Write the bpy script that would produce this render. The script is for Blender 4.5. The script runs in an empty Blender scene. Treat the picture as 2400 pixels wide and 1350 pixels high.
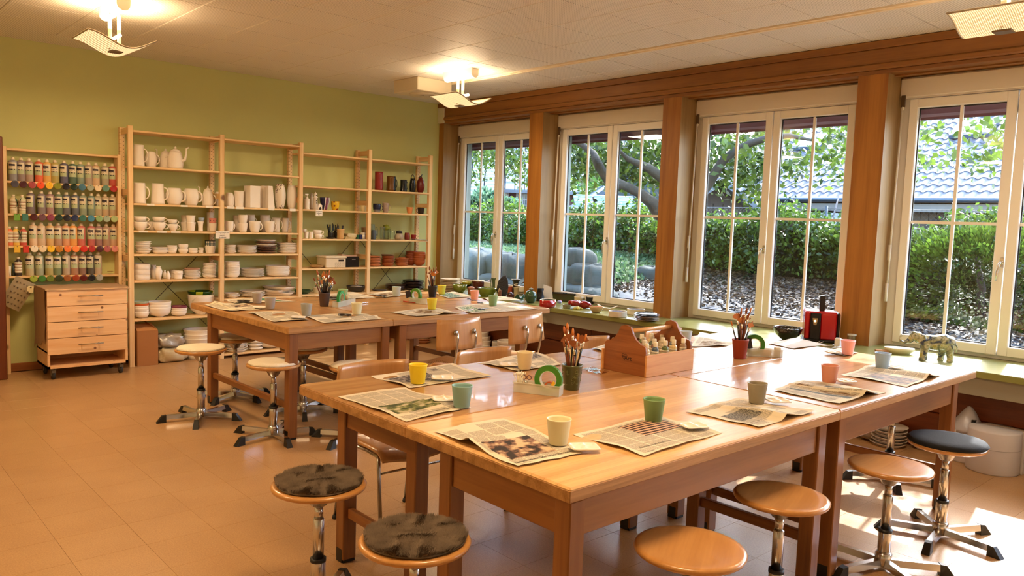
import bpy, math, random
import numpy as np
from mathutils import Vector, Matrix
random.seed(7); rng = np.random.RandomState(7)
PI = math.pi
sc = bpy.context.scene
COL = sc.collection
# ---------------------------------------------------------------- camera
W, H, F = 2400, 1350, 1829.0
YAW, PITCH, ROLL = -0.7374, -0.0865, 0.0343
CAM = np.array([-2.236, -7.789, 1.509])
_f = np.array([-math.sin(YAW)*math.cos(PITCH), math.cos(YAW)*math.cos(PITCH), math.sin(PITCH)])
_r = np.array([math.cos(YAW), math.sin(YAW), 0.0]); _u = np.cross(_r, _f)
RT = _r*math.cos(ROLL)+_u*math.sin(ROLL); UP = -_r*math.sin(ROLL)+_u*math.cos(ROLL)
cd = bpy.data.cameras.new('camera'); cam = bpy.data.objects.new('camera', cd); COL.objects.link(cam)
cd.sensor_width = 36; cd.lens = 36*F/W; cd.clip_start = .05; cd.clip_end = 300
cam.matrix_world = Matrix(((RT[0], UP[0], -_f[0], CAM[0]), (RT[1], UP[1], -_f[1], CAM[1]), (RT[2], UP[2], -_f[2], CAM[2]), (0, 0, 0, 1)))
sc.camera = cam
# ---------------------------------------------------------------- world, sun, exposure
world = bpy.data.worlds.new('world'); sc.world = world; world.use_nodes = True
_n = world.node_tree.nodes; _l = world.node_tree.links
bg = _n['Background']; sky = _n.new('ShaderNodeTexSky'); sky.sky_type = 'NISHITA'; sky.sun_disc = False
sky.sun_elevation = math.radians(37); sky.sun_rotation = math.radians(80); sky.air_density = 1.0; sky.dust_density = 1.5
_l.new(sky.outputs[0], bg.inputs[0]); bg.inputs[1].default_value = 1.9
sd = bpy.data.lights.new('sun', 'SUN'); sd.energy = 8.5; sd.angle = math.radians(0.6); sd.color = (1.0, .97, .93)
sun = bpy.data.objects.new('sun', sd); COL.objects.link(sun)
sun.rotation_euler = Vector((-.64, -.13, -.50)).to_track_quat('-Z', 'Y').to_euler(); sun.location = (9, 0, 9)
sc.view_settings.view_transform = 'Standard'; sc.view_settings.look = 'None'
sc.view_settings.exposure = 0.64; sc.view_settings.gamma = 1.0
sc.view_settings.use_curve_mapping = False
LAMP_W = 33.0; LAMP_COL = (1.0, .70, .39)
# ---------------------------------------------------------------- helpers
def ray(u, v): return _f+RT*(u-W/2)/F-UP*(v-H/2)/F
def at(u, v, z=None, x=None, y=None):
    """the point of a real plane (x, y or z = const) seen at a pixel of the photograph"""
    d = ray(u, v)
    t = (z-CAM[2])/d[2] if z is not None else (x-CAM[0])/d[0] if x is not None else (y-CAM[1])/d[1]
    return CAM+t*d
def depth(p): return float((np.array(p)-CAM)@_f)
def srgb(h):
    h = h.lstrip('#'); c = [int(h[i:i+2], 16)/255 for i in (0, 2, 4)]
    return tuple(x/12.92 if x <= .04045 else ((x+.055)/1.055)**2.4 for x in c)
MATS = {}
def _base(name, rough, metal=0., spec=.5):
    m = bpy.data.materials.new(name); m.use_nodes = True; n = m.node_tree.nodes; b = n['Principled BSDF']
    b.inputs['Roughness'].default_value = rough; b.inputs['Metallic'].default_value = metal
    b.inputs['Specular IOR Level'].default_value = spec
    return m, n, m.node_tree.links, b
def mat(h, rough=.5, metal=0., var=0., scale=8., bump=0., bscale=60., spec=.5, alpha=1., trans=0., coat=0., emit=None, est=0.):
    """plain or noise-mottled procedural material"""
    key = (h, rough, metal, var, scale, bump, bscale, spec, alpha, trans, coat, emit, est)
    if key in MATS: return MATS[key]
    m, n, l, b = _base('m_'+str(h).strip('#'), rough, metal, spec)
    c = srgb(h) if isinstance(h, str) else h
    b.inputs['Base Color'].default_value = (*c, 1)
    b.inputs['Alpha'].default_value = alpha; b.inputs['Transmission Weight'].default_value = trans
    b.inputs['Coat Weight'].default_value = coat
    if emit: b.inputs['Emission Color'].default_value = (*emit, 1); b.inputs['Emission Strength'].default_value = est
    if var or bump:
        tc = n.new('ShaderNodeTexCoord')
    if var:
        nz = n.new('ShaderNodeTexNoise'); nz.inputs['Scale'].default_value = scale; nz.inputs['Detail'].default_value = 4
        l.new(tc.outputs['Object'], nz.inputs['Vector'])
        mx = n.new('ShaderNodeMix'); mx.data_type = 'RGBA'
        mx.inputs[6].default_value = (*[x*(1-var) for x in c], 1); mx.inputs[7].default_value = (*[min(1, x*(1+var)) for x in c], 1)
        l.new(nz.outputs[0], mx.inputs[0]); l.new(mx.outputs[2], b.inputs['Base Color'])
    if bump:
        nb = n.new('ShaderNodeTexNoise'); nb.inputs['Scale'].default_value = bscale; nb.inputs['Detail'].default_value = 3
        l.new(tc.outputs['Object'], nb.inputs['Vector'])
        bp = n.new('ShaderNodeBump'); bp.inputs['Strength'].default_value = bump; bp.inputs['Distance'].default_value = .01
        l.new(nb.outputs[0], bp.inputs['Height']); l.new(bp.outputs[0], b.inputs['Normal'])
    MATS[key] = m; return m
def wood(a, b_, rough=.4, axis=0, scale=6., knots=0., staves=0., dark=None, coat=0., gloss=.5):
    """wood: grain stretched along axis; optional staves and knots"""
    key = ('wood', a, b_, rough, axis, scale, knots, staves, coat, gloss)
    if key in MATS: return MATS[key]
    m, n, l, b = _base('wood_'+a.strip('#'), rough, 0, gloss); b.inputs['Coat Weight'].default_value = coat
    tc = n.new('ShaderNodeTexCoord'); mp = n.new('ShaderNodeMapping'); s = [scale*2.2]*3; s[axis] = scale*.12
    mp.inputs['Scale'].default_value = s; l.new(tc.outputs['Object'], mp.inputs['Vector'])
    nz = n.new('ShaderNodeTexNoise'); nz.inputs['Scale'].default_value = 1.6; nz.inputs['Detail'].default_value = 6; nz.inputs['Distortion'].default_value = .7
    l.new(mp.outputs[0], nz.inputs['Vector'])
    nf = n.new('ShaderNodeTexNoise'); nf.inputs['Scale'].default_value = 11; nf.inputs['Detail'].default_value = 3
    l.new(mp.outputs[0], nf.inputs['Vector'])
    ad = n.new('ShaderNodeMath'); ad.operation = 'MULTIPLY_ADD'; ad.inputs[1].default_value = .35
    l.new(nf.outputs[0], ad.inputs[0]); l.new(nz.outputs[0], ad.inputs[2])
    cr = n.new('ShaderNodeValToRGB'); cr.color_ramp.elements[0].position = .48; cr.color_ramp.elements[1].position = .82
    cr.color_ramp.elements[0].color = (*srgb(a), 1); cr.color_ramp.elements[1].color = (*srgb(b_), 1)
    l.new(ad.outputs[0], cr.inputs[0]); out = cr.outputs[0]
    if staves:
        bm = n.new('ShaderNodeMapping'); bm.inputs['Rotation'].default_value = (0, 0, 0 if axis == 0 else PI/2)
        l.new(tc.outputs['Object'], bm.inputs['Vector'])
        bk = n.new('ShaderNodeTexBrick'); bk.inputs['Scale'].default_value = 1; bk.inputs['Brick Width'].default_value = .62; bk.inputs['Row Height'].default_value = staves
        bk.inputs['Mortar Size'].default_value = .0007; bk.inputs['Color1'].default_value = (1, 1, 1, 1); bk.inputs['Color2'].default_value = (.78, .74, .68, 1); bk.inputs['Mortar'].default_value = (.6, .5, .42, 1)
        bk.offset_frequency = 2; bk.offset = .37; l.new(bm.outputs[0], bk.inputs['Vector'])
        mu = n.new('ShaderNodeMix'); mu.data_type = 'RGBA'; mu.blend_type = 'MULTIPLY'; mu.inputs[0].default_value = .8
        l.new(out, mu.inputs[6]); l.new(bk.outputs[0], mu.inputs[7]); out = mu.outputs[2]
    if knots:
        vo = n.new('ShaderNodeTexVoronoi'); vo.inputs['Scale'].default_value = knots
        l.new(tc.outputs['Object'], vo.inputs['Vector'])
        kr = n.new('ShaderNodeValToRGB'); kr.color_ramp.elements[0].position = .055; kr.color_ramp.elements[1].position = .10
        kr.color_ramp.elements[0].color = (.16, .07, .03, 1); kr.color_ramp.elements[1].color = (1, 1, 1, 1)
        l.new(vo.outputs['Distance'], kr.inputs[0])
        mk = n.new('ShaderNodeMix'); mk.data_type = 'RGBA'; mk.blend_type = 'MULTIPLY'; mk.inputs[0].default_value = .9
        l.new(out, mk.inputs[6]); l.new(kr.outputs[0], mk.inputs[7]); out = mk.outputs[2]
    l.new(out, b.inputs['Base Color']); MATS[key] = m; return m
def glass(tint=(1, 1, 1), refl=1.0, key='pane'):
    k = ('glass', tint, refl)
    if k in MATS: return MATS[k]
    m = bpy.data.materials.new('glass_'+key); m.use_nodes = True; n = m.node_tree.nodes; l = m.node_tree.links; n.clear()
    o = n.new('ShaderNodeOutputMaterial'); t = n.new('ShaderNodeBsdfTransparent'); g = n.new('ShaderNodeBsdfGlossy'); mx = n.new('ShaderNodeMixShader'); fr = n.new('ShaderNodeLayerWeight'); fr.inputs[0].default_value = .5; pw_ = n.new('ShaderNodeMath'); pw_.operation = 'POWER'; pw_.inputs[1].default_value = 5; l.new(fr.outputs['Facing'], pw_.inputs[0]); pa = n.new('ShaderNodeMath'); pa.operation = 'MULTIPLY_ADD'; pa.inputs[1].default_value = .9; pa.inputs[2].default_value = .035; l.new(pw_.outputs[0], pa.inputs[0])
    t.inputs[0].default_value = (*tint, 1); g.inputs['Roughness'].default_value = .01
    mm = n.new('ShaderNodeMath'); mm.operation = 'MULTIPLY'; mm.inputs[1].default_value = refl; l.new(pa.outputs[0], mm.inputs[0])
    l.new(mm.outputs[0], mx.inputs[0]); l.new(t.outputs[0], mx.inputs[1]); l.new(g.outputs[0], mx.inputs[2]); l.new(mx.outputs[0], o.inputs[0])
    MATS[k] = m; return m
class MB:
    """mesh builder: boxes, tubes, lathes and grids gathered into ONE mesh"""
    def __init__(s): s.v = []; s.f = []; s.m = []; s.sm = []
    def add(s, vs, fs, mi=0, smooth=False, M=None):
        o = len(s.v)
        if M is not None: vs = [tuple(M@Vector(v)) for v in vs]
        s.v += [tuple(map(float, v)) for v in vs]; s.f += [tuple(o+i for i in f) for f in fs]; s.m += [mi]*len(fs); s.sm += [smooth]*len(fs); return s
    def box(s, x0, y0, z0, x1, y1, z1, mi=0, M=None, bev=0.):
        if x0 > x1: x0, x1 = x1, x0
        if y0 > y1: y0, y1 = y1, y0
        if z0 > z1: z0, z1 = z1, z0
        if bev:
            b = min(bev, (x1-x0)/2.01, (y1-y0)/2.01, (z1-z0)/2.01); vs = []
            for z, i in ((z0, b), (z0+b, 0), (z1-b, 0), (z1, b)):
                if i: vs += [(x0+b, y0+b, z), (x0+b, y0+b, z), (x1-b, y0+b, z), (x1-b, y0+b, z), (x1-b, y1-b, z), (x1-b, y1-b, z), (x0+b, y1-b, z), (x0+b, y1-b, z)]
                else: vs += [(x0, y0+b, z), (x0+b, y0, z), (x1-b, y0, z), (x1, y0+b, z), (x1, y1-b, z), (x1-b, y1, z), (x0+b, y1, z), (x0, y1-b, z)]
            fs = []
            for k in range(3):
                for j in range(8):
                    a, c = k*8+j, k*8+(j+1) % 8
                    fs.append((a, c, c+8, a+8))
            fs += [(6, 4, 2, 0), (24, 26, 28, 30)]
            vs2 = [v for v in vs]
            # collapse doubles on caps
            mp = {}; out = []; idx = []
            for v in vs2:
                kx = tuple(round(c, 6) for c in v)
                if kx not in mp: mp[kx] = len(out); out.append(v)
                idx.append(mp[kx])
            f2 = []
            for f in fs:
                g = []
                for i in f:
                    if idx[i] not in g: g.append(idx[i])
                if len(g) > 2: f2.append(tuple(g))
            return s.add(out, f2, mi, False, M)
        vs = [(x0, y0, z0), (x1, y0, z0), (x1, y1, z0), (x0, y1, z0), (x0, y0, z1), (x1, y0, z1), (x1, y1, z1), (x0, y1, z1)]
        return s.add(vs, [(3, 2, 1, 0), (4, 5, 6, 7), (0, 1, 5, 4), (1, 2, 6, 5), (2, 3, 7, 6), (3, 0, 4, 7)], mi, False, M)
    def lathe(s, prof, seg=20, mi=0, M=None, c=(0, 0, 0), sx=1., sy=1., smooth=True, wob=None):
        vs = []; fs = []; n = len(prof)
        for r, z in prof:
            for j in range(seg):
                a = 2*PI*j/seg; rr = r*(1 if wob is None else wob(a, z))
                vs.append((c[0]+rr*math.cos(a)*sx, c[1]+rr*math.sin(a)*sy, c[2]+z))
        for i in range(n-1):
            for j in range(seg):
                k = (j+1) % seg; fs.append((i*seg+j, i*seg+k, (i+1)*seg+k, (i+1)*seg+j))
        if prof[0][0] > 1e-6: fs.append(tuple(range(seg-1, -1, -1)))
        if prof[-1][0] > 1e-6: fs.append(tuple((n-1)*seg+j for j in range(seg)))
        return s.add(vs, fs, mi, smooth, M)
    def tube(s, pts, r, seg=8, mi=0, M=None, closed=False, flat=1.):
        P = [Vector(p) for p in pts]; n = len(P); vs = []; fs = []; up = Vector((0, 0, 1)); prev = None
        for i, p in enumerate(P):
            if closed: d = (P[(i+1) % n]-P[i-1]).normalized()
            else: d = (P[min(i+1, n-1)]-P[max(i-1, 0)]).normalized()
            if prev is None:
                x = d.cross(up if abs(d.z) < .95 else Vector((1, 0, 0))).normalized()
            else: x = (prev-d*prev.dot(d)).normalized()
            prev = x; y = d.cross(x); rr = r[i] if isinstance(r, (list, tuple)) else r
            for j in range(seg):
                a = 2*PI*j/seg; vs.append(tuple(p+x*math.cos(a)*rr+y*math.sin(a)*rr*flat))
        for i in range(n if closed else n-1):
            for j in range(seg):
                k = (j+1) % seg; i2 = (i+1) % n; fs.append((i*seg+j, i*seg+k, i2*seg+k, i2*seg+j))
        if not closed: fs += [tuple(range(seg-1, -1, -1)), tuple((n-1)*seg+j for j in range(seg))]
        return s.add(vs, fs, mi, True, M)
    def cyl(s, p0, p1, r, seg=12, mi=0, M=None, r2=None): return s.tube([p0, p1], [r, r if r2 is None else r2], seg, mi, M)
    def prism(s, poly, y0, y1, mi=0, M=None, ax='y'):
        """polygon (a,b) in the plane across ax, extruded along ax"""
        n = len(poly); e = (lambda a, b, t: (a, t, b)) if ax == 'y' else (lambda a, b, t: (t, a, b)) if ax == 'x' else (lambda a, b, t: (a, b, t))
        vs = [e(a, b, y0) for a, b in poly]+[e(a, b, y1) for a, b in poly]
        fs = [tuple(range(n)), tuple(range(2*n-1, n-1, -1))]+[(i, i+n, (i+1) % n+n, (i+1) % n) for i in range(n)]
        return s.add(vs, fs, mi, False, M)
    def grid(s, fn, nu, nv, mi=0, M=None, th=0.):
        """surface fn(u,v)->(x,y,z), optionally thickened by th downwards"""
        vs = [fn(i/nu, j/nv) for j in range(nv+1) for i in range(nu+1)]; w = nu+1
        fs = [(j*w+i, j*w+i+1, (j+1)*w+i+1, (j+1)*w+i) for j in range(nv) for i in range(nu)]
        if th:
            o = len(vs); vs += [(x, y, z-th) for x, y, z in vs]; fs += [tuple(o+i for i in reversed(f)) for f in fs[:]]
            rim = [i for i in range(w)]+[j*w+nu for j in range(1, nv+1)]+[nv*w+i for i in range(nu-1, -1, -1)]+[j*w for j in range(nv-1, 0, -1)]
            fs += [(rim[k], o+rim[k], o+rim[(k+1) % len(rim)], rim[(k+1) % len(rim)]) for k in range(len(rim))]
        return s.add(vs, fs, mi, True, M)
    def build(s, name, m, parent=None, loc=None, rot=None):
        me = bpy.data.meshes.new(name); me.from_pydata(s.v, [], s.f)
        for x in (m if isinstance(m, (list, tuple)) else [m]): me.materials.append(x)
        me.polygons.foreach_set('material_index', s.m); me.polygons.foreach_set('use_smooth', s.sm); me.update()
        o = bpy.data.objects.new(name, me); COL.objects.link(o)
        if parent is not None: o.parent = parent
        if loc is not None: o.location = loc
        if rot is not None: o.rotation_euler = rot if not isinstance(rot, (int, float)) else (0, 0, rot)
        if any(s.sm) and not all(s.sm): pass
        return o
def tag(o, label=None, cat=None, group=None, kind=None):
    if label: o['label'] = label
    if cat: o['category'] = cat
    if group: o['group'] = group
    if kind: o['kind'] = kind
    return o
def thing(name, label, cat, loc=(0, 0, 0), rz=0., group=None):
    o = bpy.data.objects.new(name, None); COL.objects.link(o); o.empty_display_size = .05
    o.location = tuple(map(float, loc)); o.rotation_euler = (0, 0, rz); return tag(o, label, cat, group)
def lift(mb, *a, **k): return mb
def copy_tree(o, parent=None):
    c = o.copy(); COL.objects.link(c)
    if parent is not None: c.parent = parent; c.matrix_parent_inverse = o.matrix_parent_inverse.copy()
    for ch in list(o.children): copy_tree(ch, c)
    return c
def place(proto, used, loc, rz=0., label=None, group=None, scale=None):
    """first use moves the prototype itself, later ones are copies of it and its parts"""
    o = proto if not used[0] else copy_tree(proto); used[0] = True
    o.location = tuple(map(float, loc)); o.rotation_euler = (0, 0, rz)
    if scale is not None: o.scale = scale if isinstance(scale, (tuple, list)) else (scale,)*3
    if label: o['label'] = label
    if group: o['group'] = group
    return o
def Rz(a): return Matrix.Rotation(a, 4, 'Z')
def T(x, y, z): return Matrix.Translation((x, y, z))
def struct(o): o['kind'] = 'structure'; return o
def text_mesh(body, size, m, parent, M, name='lettering', depth_=.0004, align='CENTER'):
    """flat lettering as a thin mesh"""
    cu = bpy.data.curves.new(name, 'FONT'); cu.body = body; cu.size = size; cu.extrude = depth_; cu.align_x = align; cu.align_y = 'CENTER'; cu.resolution_u = 2
    t = bpy.data.objects.new('tmp', cu); COL.objects.link(t); bpy.context.view_layer.update()
    me = bpy.data.meshes.new_from_object(t.evaluated_get(bpy.context.evaluated_depsgraph_get())); bpy.data.objects.remove(t)
    me.transform(M); me.materials.clear(); me.materials.append(m); me.name = name
    o = bpy.data.objects.new(name, me); COL.objects.link(o)
    if parent is not None: o.parent = parent
    return o
# ---------------------------------------------------------------- shared materials
PINE = wood('#e0b47a', '#f2d19c', .5, 0, 5, 2.4)
PINEZ = wood('#e0b47a', '#f2d29e', .5, 2, 5, 2.4)
PINEY = wood('#deb075', '#f0cd98', .5, 1, 5, 0)
BEAM = wood('#805022', '#99642c', .42, 1, 3)
BEAMZ = wood('#8f5820', '#ab722f', .42, 2, 3)
BEAMG = wood('#927041', '#a88654', .5, 2, 3)
TOPL = wood('#d7a468', '#e8bd80', .34, 0, 5, 0, .055, gloss=.4)
TOPD = wood('#b08050', '#c4935f', .27, 0, 5, 0, .05, coat=.12)
TOPDY = wood('#ad7d4a', '#c28e58', .28, 1, 5, 0, .05, coat=.12)
EDGE = wood('#9a6a33', '#c4925a', .42, 0, 7)
LEGM = wood('#7b4a22', '#965f2e', .38, 2, 4)
APRON = wood('#845226', '#9d6833', .38, 0, 4)
APRONY = wood('#7e4a22', '#98612e', .38, 1, 4)
PLY = wood('#b98148', '#cc965e', .3, 2, 3, coat=.2)
SEATW = wood('#b87f42', '#cc9353', .28, 0, 4, coat=.25)
CHROME = mat((.62, .61, .60), .18, 1.0)
CHROMED = mat((.42, .40, .38), .25, 1.0)
BLACKP = mat('#16140f', .45)
WHITEP = mat('#e9e4da', .45)
BISQ = mat('#f3e9db', .75, var=.04)
BISQW = mat('#eee4d6', .6, var=.05)
# ================================================================ structure
XP, XW, XS = 3.799, 4.047, 3.377       # pillar faces, window plane, sill front
ZS, ZB, ZC = .637, 2.699, 2.943        # sill, beam underside, ceiling
YW = .335
# floor: linoleum tiles 0.3 m, the 300 nearest as parts, the rest joined
floor_m, n, l, b = _base('linoleum', .3, 0, .5)
geo = n.new('ShaderNodeNewGeometry'); sn = n.new('ShaderNodeVectorMath'); sn.operation = 'SNAP'; sn.inputs[1].default_value = (.3, .3, 5)
of = n.new('ShaderNodeVectorMath'); of.operation = 'ADD'; of.inputs[1].default_value = (.84, 0, 1); l.new(geo.outputs['Position'], of.inputs[0]); l.new(of.outputs[0], sn.inputs[0])
wn = n.new('ShaderNodeTexWhiteNoise'); l.new(sn.outputs[0], wn.inputs['Vector'])
nz = n.new('ShaderNodeTexNoise'); nz.inputs['Scale'].default_value = 160; nz.inputs['Detail'].default_value = 4; l.new(geo.outputs['Position'], nz.inputs['Vector'])
n2 = n.new('ShaderNodeTexNoise'); n2.inputs['Scale'].default_value = 4; n2.inputs['Detail'].default_value = 5; l.new(geo.outputs['Position'], n2.inputs['Vector'])
cr = n.new('ShaderNodeValToRGB'); cr.color_ramp.elements[0].position = .32; cr.color_ramp.elements[1].position = .68
cr.color_ramp.elements[0].color = (*srgb('#ac8256'), 1); cr.color_ramp.elements[1].color = (*srgb('#c19868'), 1)
m1 = n.new('ShaderNodeMath'); m1.operation = 'MULTIPLY_ADD'; m1.inputs[1].default_value = .05; m1.inputs[2].default_value = -.025; l.new(wn.outputs[0], m1.inputs[0])
m2 = n.new('ShaderNodeMath'); m2.operation = 'ADD'; l.new(m1.outputs[0], m2.inputs[0]); l.new(nz.outputs[0], m2.inputs[1])
m3 = n.new('ShaderNodeMath'); m3.operation = 'MULTIPLY_ADD'; m3.inputs[1].default_value = .35; l.new(n2.outputs[0], m3.inputs[0]); l.new(m2.outputs[0], m3.inputs[2])
m4 = n.new('ShaderNodeMath'); m4.operation = 'SUBTRACT'; m4.inputs[1].default_value = .17; l.new(m3.outputs[0], m4.inputs[0])
l.new(m4.outputs[0], cr.inputs[0]); l.new(cr.outputs[0], b.inputs['Base Color'])
bp = n.new('ShaderNodeBump'); bp.inputs['Strength'].default_value = .12; bp.inputs['Distance'].default_value = .004; l.new(nz.outputs[0], bp.inputs['Height']); l.new(bp.outputs[0], b.inputs['Normal'])
floor = struct(MB().box(-3.7, -9.7, -.12, 4.15, .42, -.004).build('floor', mat('#4a3522', .8)))
def tile_bm(c, g=.0005): return MB().box(c[0]-.15+g, c[1]-.15+g, -.004, c[0]+.15-g, c[1]+.15-g, 0, bev=.0004)
cells = [(-.84+.3*i+.15, -.3*j-.15+.3) for i in range(-10, 15) for j in range(0, 34)]
cells = [c for c in cells if c[0] < 3.75 and c[0] > -3.6 and c[1] > -9.6 and c[1] < YW+.1]
def vis(c):
    d = np.array([c[0], c[1], 0])-CAM; z = d@_f
    if z < .3: return 99
    u = W/2+F*(d@RT)/z; v = H/2-F*(d@UP)/z
    return z if -80 < u < 2480 and v < 1440 else 99
cells.sort(key=vis)
tm = tile_bm((0, 0)).build('floor_tile', floor_m, floor); tm.location = (*cells[0], 0)
for c in cells[1:300]:
    o = tm.copy(); COL.objects.link(o); o.location = (*c, 0)
rest = MB()
for c in cells[300:]: rest.box(c[0]-.1495, c[1]-.1495, -.004, c[0]+.1495, c[1]+.1495, 0)
tag(rest.build('floor_tile_field', floor_m, floor), kind='stuff')
# ceiling with perforated metal tiles 0.5 m
cm_, n, l, b = _base('ceiling_metal', .45, 0, .4)
geo = n.new('ShaderNodeNewGeometry'); vm = n.new('ShaderNodeVectorMath'); vm.operation = 'SCALE'; vm.inputs['Scale'].default_value = 62
l.new(geo.outputs['Position'], vm.inputs[0]); fr = n.new('ShaderNodeVectorMath'); fr.operation = 'FRACTION'; l.new(vm.outputs[0], fr.inputs[0])
sb = n.new('ShaderNodeVectorMath'); sb.operation = 'SUBTRACT'; sb.inputs[1].default_value = (.5, .5, .5); l.new(fr.outputs[0], sb.inputs[0])
sp = n.new('ShaderNodeVectorMath'); sp.operation = 'MULTIPLY'; sp.inputs[1].default_value = (1, 1, 0); l.new(sb.outputs[0], sp.inputs[0])
ln = n.new('ShaderNodeVectorMath'); ln.operation = 'LENGTH'; l.new(sp.outputs[0], ln.inputs[0])
lt = n.new('ShaderNodeMath'); lt.operation = 'LESS_THAN'; lt.inputs[1].default_value = .24; l.new(ln.outputs['Value'], lt.inputs[0])
mx = n.new('ShaderNodeMix'); mx.data_type = 'RGBA'; mx.inputs[6].default_value = (*srgb('#efe9e0'), 1); mx.inputs[7].default_value = (*srgb('#a8a198'), 1)
l.new(lt.outputs[0], mx.inputs[0]); l.new(mx.outputs[2], b.inputs['Base Color'])
ceiling = struct(MB().box(-3.7, -9.7, ZC+.012, 4.3, .42, ZC+.14).build('ceiling', mat('#8a8278', .8)))
tp = None
for i in range(-8, 7):
    for j in range(-18, 1):
        x = .40+.5*i; y = -.11+.5*j
        if x > 3.0 or y < -9.5: continue
        if x+.5 > 3.0 and i > 4: w = 3.77-x
        if tp is None: tp = MB().box(.0016, -.4984, 0, .4984, -.0016, .012, bev=.004).build('ceiling_tile', cm_, ceiling); o = tp
        else: o = tp.copy(); COL.objects.link(o)
        o.location = (x if i < 5 else x+.07, y, ZC)
for k, (x0, x1) in enumerate(((3.475, 3.77),)):
    e = None
    for j in range(-18, 1):
        if e is None: e = MB().box(.0016, -.4984, 0, x1-x0, -.0016, .012, bev=.004).build('edge_tile', cm_, ceiling); o = e
        else: o = e.copy(); COL.objects.link(o)
        o.location = (x0, -.11+.5*j, ZC)
MB().box(-3.6, -.108, ZC, 3.77, YW, ZC+.012, bev=.003).build('edge_panel', cm_, ceiling)
MB().box(2.905, -9.5, ZC-.012, 2.97, -.62, ZC+.01, bev=.003).box(2.925, -9.5, ZC-.02, 2.95, -.62, ZC-.01).build('cover_strip', mat('#efe0c6', .4), ceiling)
GREEN = mat('#cccd88', .75, var=.03, scale=3, bump=.05, bscale=90)
wall_back = struct(MB().box(-3.7, YW, 0, 3.84, YW+.1, ZC+.14).build('wall_back', GREEN))
wall_left = struct(MB().box(-3.7, -9.7, 0, -3.6, YW, ZC+.14).build('wall_left', mat('#cfc39a', .8)))
wall_front = struct(MB().box(-3.6, -9.7, 0, 4.2, -9.6, ZC+.14).build('wall_front', mat('#cfc8b4', .8)))
struct(MB().box(-3.6, YW-.014, 0, 3.6, YW, .075, bev=.004).build('baseboard_back', wood('#8d4f1c', '#a3612a', .4, 0, 4)))
# wooden door post at the far left
struct(MB().box(-1.2, -.02, 0, -.985, .33, 2.06, bev=.006).box(-1.26, .1, 0, -1.2, .33, 2.06).build('trim_1', wood('#5d2a10', '#733716', .4, 2, 4)))
# white pipe casing in the corner
struct(MB().box(3.80, .255, .64, 3.84, YW, ZB, bev=.008).box(3.765, .21, ZB, 3.80, YW, 2.93, bev=.01).build('trim_2', mat('#d9d3bb', .5)))
# window wall: pillars, beam
yn = [.2392, -1.559, -3.3825, -5.2402, -7.06, -8.88]; yf = [.335, -1.3457, -3.1755, -5.0128, -6.84, -8.66]
PN = []
for i in range(6):
    mb = MB().box(XP, yn[i], ZS, XW+.06, yf[i], ZB+.01, 0)
    mb.m[-4] = 1; mb.m[-6:] = [0, 0, 1, 0, 0, 0]
    o = struct(mb.build('trim_%d' % (3+i), [BEAMZ, BEAMG]))
mb = MB()
mb.box(XP-.012, -9.6, ZB+.075, XP+.3, YW, ZB+.185, bev=.004)
mb.box(XP-.035, -9.6, ZB+.185, XP+.3, YW, ZC-.002, bev=.004)
mb.box(XP-.028, -9.6, ZB+.03, XP+.3, YW, ZB+.075, bev=.010)
mb.box(XP-.008, -9.6, ZB, XP+.3, YW, ZB+.03, bev=.004)
struct(mb.build('trim_9', BEAM))
mb = MB()
for i in range(5): mb.box(XP+.10, yf[i+1], ZB-.012, XP+.14, yn[i], ZB+.02, bev=.003)
struct(mb.build('trim_10', BEAM))
struct(MB().box(XW+.12, -9.7, ZB-.02, XW+.40, .45, ZC+.3).box(XW+.10, -9.7, -.2, XW+.20, .45, ZS-.05).build('wall_right', mat('#b8a890', .8)))
struct(MB().box(3.84, YW, 0, XW+.14, YW+.1, ZC+.14).build('wall_return', mat('#b8a890', .8)))
# panelling under the sill: every board a part
panel = struct(MB().box(3.66, -9.6, 0, 3.70, YW, ZS-.05).build('wall_panelling', wood('#4d210c', '#5f2b10', .4, 1, 3)))
pm = wood('#5f2b10', '#7b3d19', .38, 1, 3); p0 = None
for k, (z0, z1) in enumerate(((0, .075), (.08, .26), (.265, .445), (.45, .56))):
    for y0 in (-9.6, -7.25, -4.9, -2.55, -.2):
        MB().box(3.62+(.0 if k else -.015), y0+.003, z0, 3.66, min(y0+2.347, YW), z1, bev=.006).build('panel_board', pm, panel)
# sill
sill = MB().box(XS, -9.6, ZS-.045, XW+.02, YW, ZS, bev=.004)
struct(sill.build('trim_11', mat('#85874a', .3, var=.03, coat=.2)))
struct(MB().box(XS+.035, -9.6, .47, XS+.06, YW, ZS-.045).build('trim_12', mat('#8d8878', .5)))
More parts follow.
